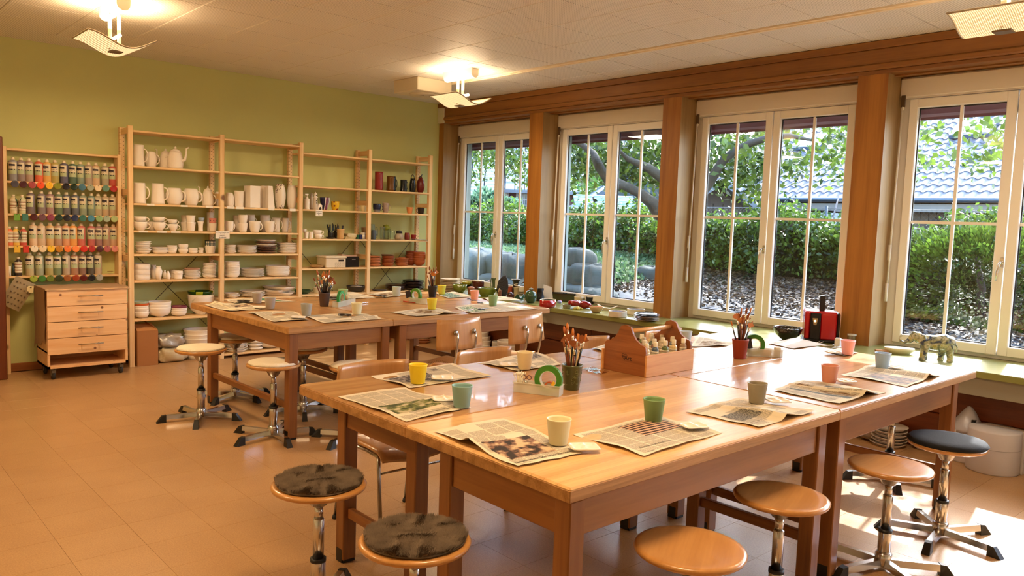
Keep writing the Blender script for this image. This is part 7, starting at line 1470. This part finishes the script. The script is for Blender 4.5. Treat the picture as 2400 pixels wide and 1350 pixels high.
# ================================================================ garden and neighbours outside
def leafmat(a, b_, sc_=3., tr=.35):
    m = bpy.data.materials.new('leaf'); m.use_nodes = True; n = m.node_tree.nodes; l = m.node_tree.links; n.clear()
    o = n.new('ShaderNodeOutputMaterial'); d = n.new('ShaderNodeBsdfPrincipled'); t = n.new('ShaderNodeBsdfTranslucent'); mx = n.new('ShaderNodeMixShader'); mx.inputs[0].default_value = tr
    g = n.new('ShaderNodeNewGeometry'); nz = n.new('ShaderNodeTexNoise'); nz.inputs['Scale'].default_value = sc_; l.new(g.outputs['Position'], nz.inputs['Vector'])
    w = n.new('ShaderNodeMath'); w.operation = 'MULTIPLY_ADD'; w.inputs[1].default_value = .6; l.new(g.outputs['Random Per Island'], w.inputs[0]); l.new(nz.outputs[0], w.inputs[2])
    cr = n.new('ShaderNodeValToRGB'); cr.color_ramp.elements[0].position = .45; cr.color_ramp.elements[1].position = 1.0; cr.color_ramp.elements[0].color = (*srgb(a), 1); cr.color_ramp.elements[1].color = (*srgb(b_), 1)
    l.new(w.outputs[0], cr.inputs[0]); l.new(cr.outputs[0], d.inputs['Base Color']); l.new(cr.outputs[0], t.inputs[0]); d.inputs['Roughness'].default_value = .4
    l.new(d.outputs[0], mx.inputs[1]); l.new(t.outputs[0], mx.inputs[2]); l.new(mx.outputs[0], o.inputs[0]); return m
def leaves(name, Cn, size, m, parent=None, flat=.0, seed=1):
    rs = np.random.RandomState(seed); N = len(Cn); C_ = np.asarray(Cn)
    a = rs.randn(N, 3); a[:, 2] *= (1-flat); a /= np.linalg.norm(a, axis=1)[:, None]; b_ = rs.randn(N, 3); b_[:, 2] *= (1-flat); b_ -= (b_*a).sum(1)[:, None]*a; b_ /= np.linalg.norm(b_, axis=1)[:, None]
    s = size*(.6+.8*rs.rand(N))[:, None]; nn = np.cross(a, b_)
    V = np.stack([C_-a*s*.5, C_+b_*s*.30+nn*s*.08, C_+a*s*.55, C_-b_*s*.30+nn*s*.08], 1).reshape(-1, 3)
    me = bpy.data.meshes.new(name); me.vertices.add(4*N); me.vertices.foreach_set('co', V.ravel().astype(np.float32)); me.loops.add(4*N); me.loops.foreach_set('vertex_index', np.arange(4*N, dtype=np.int32)); me.polygons.add(N); me.polygons.foreach_set('loop_start', np.arange(N, dtype=np.int32)*4); me.polygons.foreach_set('loop_total', np.full(N, 4, dtype=np.int32)); me.update(calc_edges=True); me.materials.append(m)
    o = bpy.data.objects.new(name, me); COL.objects.link(o)
    if parent is not None: o.parent = parent
    return o
def GZ(x, y):            # ground height
    z = .52+.32*min(1, max(0, (x-5.0)/2.4)); 
    bank = 1/(1+math.exp(-(y+.9)*3.5)); up = min(1, max(0, (x-5.0)/.35)); z = z*(1-bank*up)+(.98+.02*min(6, x-5))*bank*up
    if x > 9: z = z+(0.9-z)*min(1, (x-9)/4)
    return z
gd, n, l, b = _base('soil', .9); g = n.new('ShaderNodeNewGeometry'); nz = n.new('ShaderNodeTexNoise'); nz.inputs['Scale'].default_value = 14; nz.inputs['Detail'].default_value = 6; l.new(g.outputs['Position'], nz.inputs['Vector'])
cr = n.new('ShaderNodeValToRGB'); cr.color_ramp.elements[0].color = (*srgb('#201d1c'), 1); cr.color_ramp.elements[1].color = (*srgb('#4c4743'), 1); l.new(nz.outputs[0], cr.inputs[0]); l.new(cr.outputs[0], b.inputs['Base Color'])
def gfn(u, v): x = 4.2+46*u**2.2; y = -14+50*v; return (x, y, GZ(x, y)+.015*math.sin(7*x)*math.sin(5*y))
struct(MB().grid(gfn, 60, 130).build('garden_ground', gd))
struct(MB().grid(lambda u, v: (4.35+1.5*u, -9+7.6*v, GZ(4.35+1.5*u, -9+7.6*v)+.022), 6, 20, th=.02).build('garden_path', mat('#333a40', .6, var=.3, scale=20)))
rs = np.random.RandomState(9)
def gpts(N, x0, x1, y0, y1, dz=.0): 
    X = x0+(x1-x0)*rs.rand(N); Y = y0+(y1-y0)*rs.rand(N); return np.stack([X, Y, [GZ(a, b_)+dz+.03*rs.rand() for a, b_ in zip(X, Y)]], 1)
tag(leaves('leaf_litter', np.concatenate([gpts(26000, 5.4, 7.9, -8, -1.2, .005), gpts(1500, 4.4, 5.6, -8, -1.4, .005)]), .048, leafmat('#33251c', '#7b6952', 6, .05), flat=.75, seed=3), 'dry brown leaf litter under the hedge outside', 'leaves', None, 'stuff')
G1 = gpts(14000, 5.25, 7.6, -1.2, 7.5, .01)
tag(leaves('grass_bank', G1, .07, leafmat('#41603d', '#6d8960', 5, .4), flat=-.6, seed=4), 'sunlit grass on the raised bank behind the boulders', 'grass', None, 'stuff')
struct(MB().grid(lambda u, v: (5.2+2.6*u, -1.1+9*v, GZ(5.2+2.6*u, -1.1+9*v)+.004), 8, 20).build('garden_lawn', mat('#4a643c', .9)))
def dw(u, v, e=0.): return depth(at(u, v, x=4.35))+e
# boulders of the retaining wall
def boulder(u, v, d, w, h, dp, seed, label):
    P = CAM+dw(u, v, d)*ray(u, v); rs2 = np.random.RandomState(seed); ph = rs2.rand(8)*6; mb = MB(); vs = []; fs = []; N, M2 = 26, 16
    for j in range(M2+1):
        q = -PI/2+PI*j/M2
        for i in range(N):
            a = 2*PI*i/N; c = math.copysign(abs(math.cos(a))**.5, math.cos(a)); s = math.copysign(abs(math.sin(a))**.5, math.sin(a)); cz = abs(math.cos(q))**.5; sz = math.copysign(abs(math.sin(q))**.55, math.sin(q))
            k = 1+.05*math.sin(3*a+ph[0]+2*q)+.035*math.sin(7*a+ph[1])*math.cos(5*q+ph[2])+.02*math.sin(13*a+9*q+ph[3])
            vs.append((c*cz*dp/2*k, s*cz*w/2*k, sz*h/2*k))
    for j in range(M2):
        for i in range(N): k = (i+1) % N; fs.append((j*N+i, j*N+k, (j+1)*N+k, (j+1)*N+i))
    mb.add(vs, fs, smooth=True); o = mb.build('boulder', mat('#565d58', .85, var=.35, scale=5, bump=.8, bscale=12), None, tuple(P), (.03*seed % .1, 0, (seed % 5)*.06-.12)); tag(o, label, 'boulder', None)
boulder(1122, 648, .75, 1.0, .78, .8, 1, 'pale rounded boulder outside the first window, its left pane')
boulder(1198, 634, .75, .78, .46, .6, 2, 'upper dark boulder outside the right pane of the first window')
boulder(1192, 682, .55, .9, .42, .7, 3, 'lower boulder outside the right pane of the first window')
boulder(1335, 606, 1.0, .62, .28, .5, 4, 'top boulder of the step outside the second window')
boulder(1328, 652, .8, .72, .34, .55, 5, 'middle left boulder outside the second window')
boulder(1385, 652, .75, .42, .34, .5, 6, 'middle right boulder outside the second window')
boulder(1360, 696, .45, .95, .28, .6, 7, 'lowest flat boulder outside the second window')
boulder(1530, 655, 2.6, .4, .36, .4, 8, 'small mossy boulder at the hedge foot outside the second window')
# hedge
def hedge_pts(N, y0, y1, xf, w, top, seed):
    r2 = np.random.RandomState(seed); Y = y0+(y1-y0)*r2.rand(N); s = r2.rand(N); base = np.array([GZ(xf, y)-.05 for y in Y])
    Tp = top+.10*np.sin(Y*2.1)+.07*np.sin(Y*5.3+1)+.05*np.sin(Y*11)
    face = s < .62; X = np.where(face, xf+.13*r2.randn(N)+.10*np.sin(Y*3.7)+.06*np.sin(Y*9.), xf+w*r2.rand(N)); Z = np.where(face, base+.12+(Tp-base-.12)*r2.rand(N)**.85, Tp+.07*r2.randn(N)); return np.stack([X, Y, Z], 1)
HL = leafmat('#153315', '#587528', 2.5, .42)
h1 = thing('hedge', 'clipped green hedge running behind the windows outside', 'hedge', (7.6, 0, .8))
o = leaves('foliage', hedge_pts(52000, -10, 9, 7.45, .8, 1.60, 5)-np.array([7.6, 0, .8]), .062, HL, h1, seed=6); tag(o, kind='stuff')
stm = MB(); rs = np.random.RandomState(12)
for k in range(90):
    y = -10+19*rs.rand(); x = .1+.25*rs.rand(); z0 = GZ(7.7, y)-.85; stm.tube([(x, y, z0), (x+.05*rs.randn(), y+.08*rs.randn(), z0+.35), (x+.1*rs.randn(), y+.15*rs.randn(), z0+.75)], [.018, .012, .006], 5)
stm.build('stems', mat('#292019', .9), h1)
MB().grid(lambda u, v: (.12+.1*math.sin(9*u), -10+19*u, -.02+.72*v), 60, 4).build('inner_sheet', mat('#0f190a', .95), h1)  # solid near-black green sheet standing inside the foliage
def bush(c, r, N, lab, m, seed, size=.08, name='bush'):
    r2 = np.random.RandomState(seed); d = r2.randn(N, 3); d /= np.linalg.norm(d, axis=1)[:, None]; k = (.72+.28*r2.rand(N))*(1+.16*np.sin(d[:, 0]*7+seed)*np.sin(d[:, 1]*9)+.1*np.sin(d[:, 2]*13))
    t = thing(name, lab, 'bush', tuple(c)); tag(leaves('foliage', d*k[:, None]*np.array(r), size, m, t, seed=seed), kind='stuff'); MB().tube([(0, 0, -r[2]*1.0), (.05, 0, 0), (.1, .1, r[2]*.6)], [.06, .04, .01], 6).build('stem', mat('#292019', .9), t)
bush(CAM+19*ray(1140, 478)+np.array([0, 0, -.35]), (.8, .9, .7), 9000, 'pale bluish-green bush behind the hedge in the first window', leafmat('#37604a', '#749170', 2, .4), 21, .13)
bush(CAM+20*ray(1205, 500)+np.array([0, 0, -.3]), (.8, .8, .45), 6000, 'yellow-green bush behind the hedge in the right pane of the first window', leafmat('#4d6b2c', '#8c9a43', 2, .4), 22, .13)
bush(CAM+26*ray(1500, 445), (2., 2., 1.2), 6000, 'bright green tree crown between the roofs in the second window', leafmat('#376428', '#749743', 2, .4), 23, .16)
bush(CAM+7.6*ray(2300, 640)+np.array([0, 0, -.15]), (.6, 1.1, .62), 24000, 'dense leafy bush close to the fourth window', HL, 24, .05)
bush(CAM+8.6*ray(2150, 640)+np.array([0, 0, -.2]), (.5, .7, .45), 8000, 'bluish-green bush at the left of the fourth window', leafmat('#153328', '#3e644a', 2.5, .35), 25, .065)
# big tree with crossing limbs
tree = thing('garden_tree', 'old tree with mossy crossing limbs spreading before the windows', 'tree', (0, 0, 0))
def rp(pts): return [tuple(CAM+(d+.6)*ray(u, v)) if u > 1400 else tuple(CAM+max(d+.6, dw(u, v, .8))*ray(u, v)) for u, v, d in pts]
BARK = mat('#4c4a43', .95, var=.5, scale=7, bump=1., bscale=18)
base = CAM+9.4*ray(1592, 560); gx, gy = base[0], base[1]
tr = MB()
tr.tube([(gx, gy, GZ(gx, gy)-.1), (gx, gy, 1.1), tuple(CAM+9.4*ray(1592, 500))], [.26, .20, .17], 14)
tr.build('trunk', BARK, tree)
for pts, rr in (([(1592, 520, 8.8), (1545, 500, 8.8), (1528, 475, 8.7), (1498, 452, 8.6), (1465, 436, 8.5), (1440, 428, 8.4), (1425, 428, 8.4)], [.17, .15, .12, .10, .085, .075, .07]),
                ([(1470, 438, 8.5), (1425, 420, 8.4), (1405, 392, 8.3), (1392, 362, 8.2), (1365, 340, 8.0), (1335, 325, 7.8), (1290, 300, 7.6)], [.08, .10, .09, .075, .06, .045, .02]),
                ([(1592, 505, 8.8), (1640, 455, 8.7), (1664, 425, 8.6), (1693, 378, 8.5), (1727, 350, 8.4), (1762, 335, 8.3), (1800, 323, 8.1), (1850, 318, 8.0), (1910, 330, 7.9)], [.15, .12, .10, .085, .075, .07, .06, .045, .02]),
                ([(1592, 500, 8.8), (1565, 425, 8.7), (1517, 392, 8.5), (1470, 372, 8.4), (1450, 350, 8.3)], [.16, .12, .08, .05, .02]),
                ([(1592, 500, 8.8), (1600, 400, 8.6), (1590, 300, 8.2), (1560, 180, 7.6), (1500, 40, 7.0)], [.17, .15, .12, .09, .05]),
                ([(1600, 400, 8.6), (1700, 260, 8.2), (1800, 120, 7.8)], [.10, .07, .03]),
                ([(1592, 330, 8.4), (1400, 200, 8.2), (1200, 120, 8.6), (1120, 100, 9)], [.10, .07, .05, .02])):
    MB().tube(rp(pts), [q*.62 for q in rr], 10).build('limb', BARK, tree)
rs = np.random.RandomState(31); Cs = []
def clump(u0, u1, v0, v1, d0, d1, nc, per, sp=.22):
    for k in range(nc):
        uu = u0+(u1-u0)*rs.rand(); vv = v0+(v1-v0)*rs.rand(); c = CAM+dw(uu, vv, 1.0+2.6*(d0-6.8+(d1-d0)*rs.rand())/2.8)*ray(uu, vv); Cs.append(c+rs.randn(per, 3)*np.array([sp, sp, sp*.6]))
clump(1090, 1240, 335, 385, 8.2, 10, 16, 50, .16); clump(1180, 1240, 380, 420, 8.2, 10, 7, 35, .13); clump(1195, 1235, 410, 435, 8.4, 9.4, 3, 14, .08); clump(1100, 1120, 340, 420, 8.2, 9.5, 5, 30, .12)
clump(1325, 1550, 325, 395, 6.8, 9.2, 34, 75, .2); clump(1325, 1365, 380, 440, 7.4, 9.0, 6, 40, .13); clump(1450, 1550, 380, 440, 7.4, 9.2, 12, 60, .17)
clump(1650, 1830, 300, 430, 7.2, 9.4, 26, 60, .18); clump(1750, 1790, 430, 470, 7.6, 9.2, 4, 34, .12); clump(1650, 1690, 420, 455, 7.8, 9.2, 2, 24, .1)
clump(1830, 2000, 355, 420, 7.4, 9.6, 11, 40, .15); clump(1940, 2000, 280, 370, 7., 9, 5, 40, .15)
clump(2140, 2260, 255, 400, 7.2, 10, 7, 28, .12); clump(2260, 2400, 260, 380, 6.8, 9.6, 9, 34, .15)
inview = np.concatenate(Cs); Cs = []
for k in range(130):          # the crown above the view, which dapples the first windows
    c = np.array([5.6+4.2*rs.rand(), -3.0+6.4*rs.rand(), 3.3+2.4*rs.rand()]); Cs.append(c+rs.randn(90, 3)*.32)
for k in range(4):
    c = np.array([6.2+3*rs.rand(), -6.2+1.4*rs.rand(), 5.2+1.*rs.rand()]); Cs.append(c+rs.randn(40, 3)*.25)
TL = leafmat('#172c10', '#5d752b', 1.5, .45)
tag(leaves('foliage', inview, .08, TL, tree, seed=33), kind='stuff'); tag(leaves('crown', np.concatenate(Cs), .11, TL, tree, seed=34), kind='stuff')
# chain link fence
fn = thing('wire_fence', 'chain link fence with thin steel posts just behind the hedge', 'fence', (0, 0, 0)); FM = mat('#61666a', .4, .7)
for y in (-7.2, -4.9, -2.6, -.3, 2.0): MB().cyl((8.35, y, .7), (8.35, y, 1.86), .022, 8).build('post', FM, fn)
w = MB()
for z in (1.82, 1.35): w.cyl((8.35, -8, z), (8.35, 3, z), .004, 4)
for k in range(-14, 190): 
    y = -8+.06*k
    for s_ in (1, -1):
        a_, b2 = (y, y+.85*s_)
        if -8 <= min(a_, b2) and max(a_, b2) <= 3: w.add([(8.35, a_-.002, .98), (8.35, a_+.002, .98), (8.35, b2+.002, 1.82), (8.35, b2-.002, 1.82)], [(0, 1, 2, 3)])
tag(w.build('wire_mesh', FM, fn), kind='stuff')
# barn with tiled roof
bn = thing('barn', 'long weathered barn with a bright tiled roof behind the third and fourth windows', 'building', (0, 0, 0))
BX, BZ, BY0, BY1 = 20.7, 2.46, -11.0, 8.4; SL = math.radians(31)
tl = MB(); NP = 7
pts = []; wdt = .30; ln_ = .46
for i in range(NP): t_ = i/(NP-1); pts.append((wdt*(t_-.5), .030*math.sin(t_*2*PI)+.012))
vs = [(0, y, z) for y, z in pts]+[(ln_, y, z+.0) for y, z in pts]+[(0, y, z-.035) for y, z in pts]
fs = [(i, i+1, NP+i+1, NP+i) for i in range(NP-1)]+[(i+1, i, 2*NP+i, 2*NP+i+1) for i in range(NP-1)]
fs = [tuple(reversed(f)) for f in fs]
TILE = mat('#5c5d64', .6, var=.22, scale=1.7, spec=.4)
ey, ex = .285, .38; rows = 25; colsn = int((BY1-BY0)/ey); pos = []
for r_ in range(rows):
    for q in range(colsn): pos.append((r_, q))
def tloc(r_, q): s = r_*ex; return (BX-.25+s*math.cos(SL), BY0+q*ey+.1*(r_ % 2)*0, BZ+s*math.sin(SL)+.03)
def tvis(rq):
    p = np.array(tloc(*rq)); d = p-CAM; z = d@_f; u = W/2+F*(d@RT)/z; v = H/2-F*(d@UP)/z
    vis_ = (1655 < u < 1990 or 2140 < u < 2400) and v > 250
    return z if vis_ else z+500
pos.sort(key=tvis); t0 = None; tilt = -SL+math.radians(4)
for rq in pos[:300]:
    if t0 is None: t0 = MB().add(vs, fs, smooth=False).build('roof_tile', TILE, bn); o = t0
    else: o = t0.copy(); COL.objects.link(o)
    o.location = tloc(*rq); o.rotation_euler = (0, tilt, 0)
MR = Matrix.Rotation(tilt, 4, 'Y'); lv = [MR@Vector(v) for v in vs]; big = MB()
for rq in pos[300:]:
    p = Vector(tloc(*rq)); big.add([tuple(p+v) for v in lv], fs)
tag(big.build('roof_tile_field', TILE, bn), kind='stuff')
zr = BZ+rows*ex*math.sin(SL); xr = BX-.25+rows*ex*math.cos(SL)
MB().add([(BX-.2, BY0, BZ-.03), (BX-.2, BY1, BZ-.03), (xr, BY1, zr-.05), (xr, BY0, zr-.05), (xr+8, BY1, BZ), (xr+8, BY0, BZ)], [(0, 3, 2, 1), (3, 5, 4, 2)]).build('roof_deck', mat('#282321', .9), bn)
MB().tube([(BX-.32, BY0, BZ-.02), (BX-.32, BY1, BZ-.02)], .075, 8).build('gutter', mat('#3e4a54', .35, .6), bn); MB().box(BX-.2, BY0, BZ-.34, BX-.1, BY1, BZ-.12).build('fascia_beam', mat('#6b6660', .7, var=.3, scale=3), bn)
pw = mat('#403128', .85, var=.4, scale=4); pw2 = mat('#554a40', .85, var=.4, scale=4); k = 0; y = BY0+.3
while y < BY1-.3:
    wd_ = .2+.06*((k*7) % 5)/5; MB().box(BX+.45+.012*(k % 2), y+.008, .6, BX+.50, y+wd_-.008, BZ+.35).build('wall_board', pw if y > 2 else pw2, bn); y += wd_; k += 1
MB().box(BX+.5, BY0+.3, .5, BX+3, BY1-.3, BZ+.3).build('barn_core', mat('#14100c', .9), bn)
for s_ in (-1, 1):
    for q in range(7): MB().box(BX+.40, 0, 0, BX+.44, .13, .9, M=T(0, -.2-.0+s_*(.10+.19*q), 1.25)@Matrix.Rotation(s_*.75, 4, 'X')).build('door_board', mat('#373333', .8, var=.3, scale=5), bn)
MB().box(BX+.36, -2.2, 1.5, BX+.45, 2.0, 1.6).box(BX+.36, -2.2, 2.28, BX+.45, 2.0, 2.36).build('door_rail', mat('#4d4743', .8), bn)
for u, v, su in ((1900, 338, 0), (2282, 308, 1)):
    d = ray(u, v); nx_ = np.array([-math.sin(SL), 0, math.cos(SL)]); P0 = np.array([BX-.25, 0, BZ+.06]); tt = ((P0-CAM)@nx_)/(d@nx_); Pk = CAM+tt*d
    sk = MB().box(-.45, -.55, 0, .55, .55, .12, M=T(*Pk)@Matrix.Rotation(-SL, 4, 'Y')); o = sk.build('skylight', mat('#344256', .4), bn); MB().box(-.38, -.47, .12, .48, .47, .13, M=T(*Pk)@Matrix.Rotation(-SL, 4, 'Y')).build('skylight_pane', mat('#7693a3', .06, spec=1.), o)
wb_ = CAM+19*ray(1938, 540); tag(MB().box(0, -.75, .3, .04, .75, 1.95-.0).build('white_board', mat('#8c9095', .6), None, (wb_[0], wb_[1], 0), .1), 'large white panel leaning outside behind the hedge', 'panel')
ld = thing('ladder', 'wooden ladder leaning on the barn behind the white panel', 'ladder', tuple((CAM+18*ray(1950, 540))[:2])+(0,), 0)
for s_ in (-.18, .18): MB().tube([(0, s_, .9), (.6, s_, 2.35)], .022, 6).build('rail', mat('#605954', .8), ld)
for q in range(6): MB().tube([(.05+.1*q, -.18, 1.02+.24*q), (.05+.1*q, .18, 1.02+.24*q)], .016, 6).build('rung', mat('#605954', .8), ld)
# houses behind
def house(u, v, d, w_, hw_, dp, wall, label, pitch=.7, gable=False, roofm=None, wins=(), z0=.6, seed=0, nsh=0):
    P = CAM+d*ray(u, v); t = thing('house', label, 'building', (P[0], P[1], 0), YAW); ze = P[2]
    MB().box(-w_/2, 0, z0, w_/2, dp, ze).build('wall', wall, t)
    kb = 0; x = -w_/2
    while x < w_/2-.1:
        MB().box(x+.01, -.03-.012*(kb % 2), z0, x+.24, 0, ze).build('wall_board', wall, t); x += .25; kb += 1
    rf = roofm or TILE2
    if gable:
        zt_ = ze+w_/2*pitch; MB().prism([(-w_/2, ze), (w_/2, ze), (0, zt_)], -.02, dp).build('gable', wall, t)
        for s_ in (-1, 1): MB().prism([(s_*(w_/2+.4), ze-.3*pitch), (0, zt_+.05), (0, zt_+.2), (s_*(w_/2+.45), ze-.3*pitch+.12)], -.5, dp+.3).build('roof', rf, t)
    else:
        rise = dp*.5*pitch; n_r = 16
        for r_ in range(n_r):
            y0 = -.5+(dp*.5+.5)*r_/n_r; zz0 = ze-.25+(rise+.35)*r_/n_r; y1 = -.5+(dp*.5+.5)*(r_+1)/n_r; zz1 = ze-.25+(rise+.35)*(r_+1)/n_r
            mb = MB(); nc = int(w_/.32)
            for q in range(nc):
                xa = -w_/2-.4+(w_+.8)*q/nc; xb = xa+(w_+.8)/nc*.9; mb.add([(xa, y0, zz0+.05), (xb, y0, zz0+.05), (xb, y1+.05, zz1+.03), (xa, y1+.05, zz1+.03), (xa, y0, zz0), (xb, y0, zz0)], [(0, 1, 2, 3), (4, 5, 1, 0)])
            mb.build('tile_course', rf, t)
        MB().box(-w_/2-.4, -.56, ze-.36, w_/2+.4, -.46, ze-.24).build('gutter', mat('#60646a', .5), t); MB().add([(-w_/2-.4, -.5, ze-.27), (w_/2+.4, -.5, ze-.27), (w_/2+.4, dp*.5, ze+rise+.08), (-w_/2-.4, dp*.5, ze+rise+.08)], [(0, 1, 2, 3)]).build('roof_deck', mat('#333132', .9), t)
    for (a, c, zb_, zt2) in wins:
        f = MB().box(a-.08, -.10, zb_-.08, c+.08, -.03, zt2+.08).build('window', mat('#a1a1a3', .5), t)
        MB().box(a, -.115, zb_, (a+c)/2-.04, -.10, zt2).box((a+c)/2+.04, -.115, zb_, c, -.10, zt2).build('pane', mat('#42505b', .1, spec=.8), f)
        g = MB()
        for q in (1, 2, 3): g.box(a, -.125, zb_+(zt2-zb_)*q/4-.012, c, -.115, zb_+(zt2-zb_)*q/4+.012)
        for q in (.25, .75): g.box(a+(c-a)*q-.012, -.125, zb_, a+(c-a)*q+.012, -.115, zt2)
        g.build('glazing_bar', mat('#a1a1a3', .5), f)
    return t
TILE2 = mat('#8e959e', .5, var=.3, scale=2.5)
REDW = mat('#604241', .85, var=.15, scale=3)
house(1330, 436, 31, 5.6, 0, 9, REDW, 'reddish timber house with pale tiled roof and white-framed window in the second window', pitch=.95, wins=((.72, 1.25, 2.25, 2.85), (-1.95, -1.6, 1.9, 2.8), (-2.75, -2.4, 1.9, 2.6)))
house(1130, 405, 38, 3.2, 0, 8, mat('#644d5d', .85, var=.1, scale=3), 'mauve timber gable house in the left pane of the first window', pitch=.75, gable=True, wins=((-.9, -.3, 3.4, 4.2),))
house(1085, 470, 27, 1.6, 0, 4, mat('#753120', .85), 'small red shed with grey roof at the left of the first window', pitch=.8)
house(1235, 380, 44, 9, 0, 12, mat('#6b7075', .8), 'tall house with a big pale roof behind the first window', pitch=1.1)
house(1500, 480, 22, 2.6, 0, 5, mat('#4b5559', .8), 'grey garden shed with gable roof seen under the tree limb', pitch=.75, gable=True, roofm=mat('#3e4754', .6, var=.2, scale=3))
house(1450, 497, 19, 1.3, 0, 2, mat('#647b75', .8), 'low pale green lean-to beside the grey shed', pitch=.3, roofm=mat('#758c86', .6))
house(1680, 478, 20, 1.2, 0, 3, mat('#3e332c', .85), 'dark little lean-to at the left end of the barn', pitch=.7, gable=True, roofm=mat('#4a5159', .6, var=.2, scale=3))
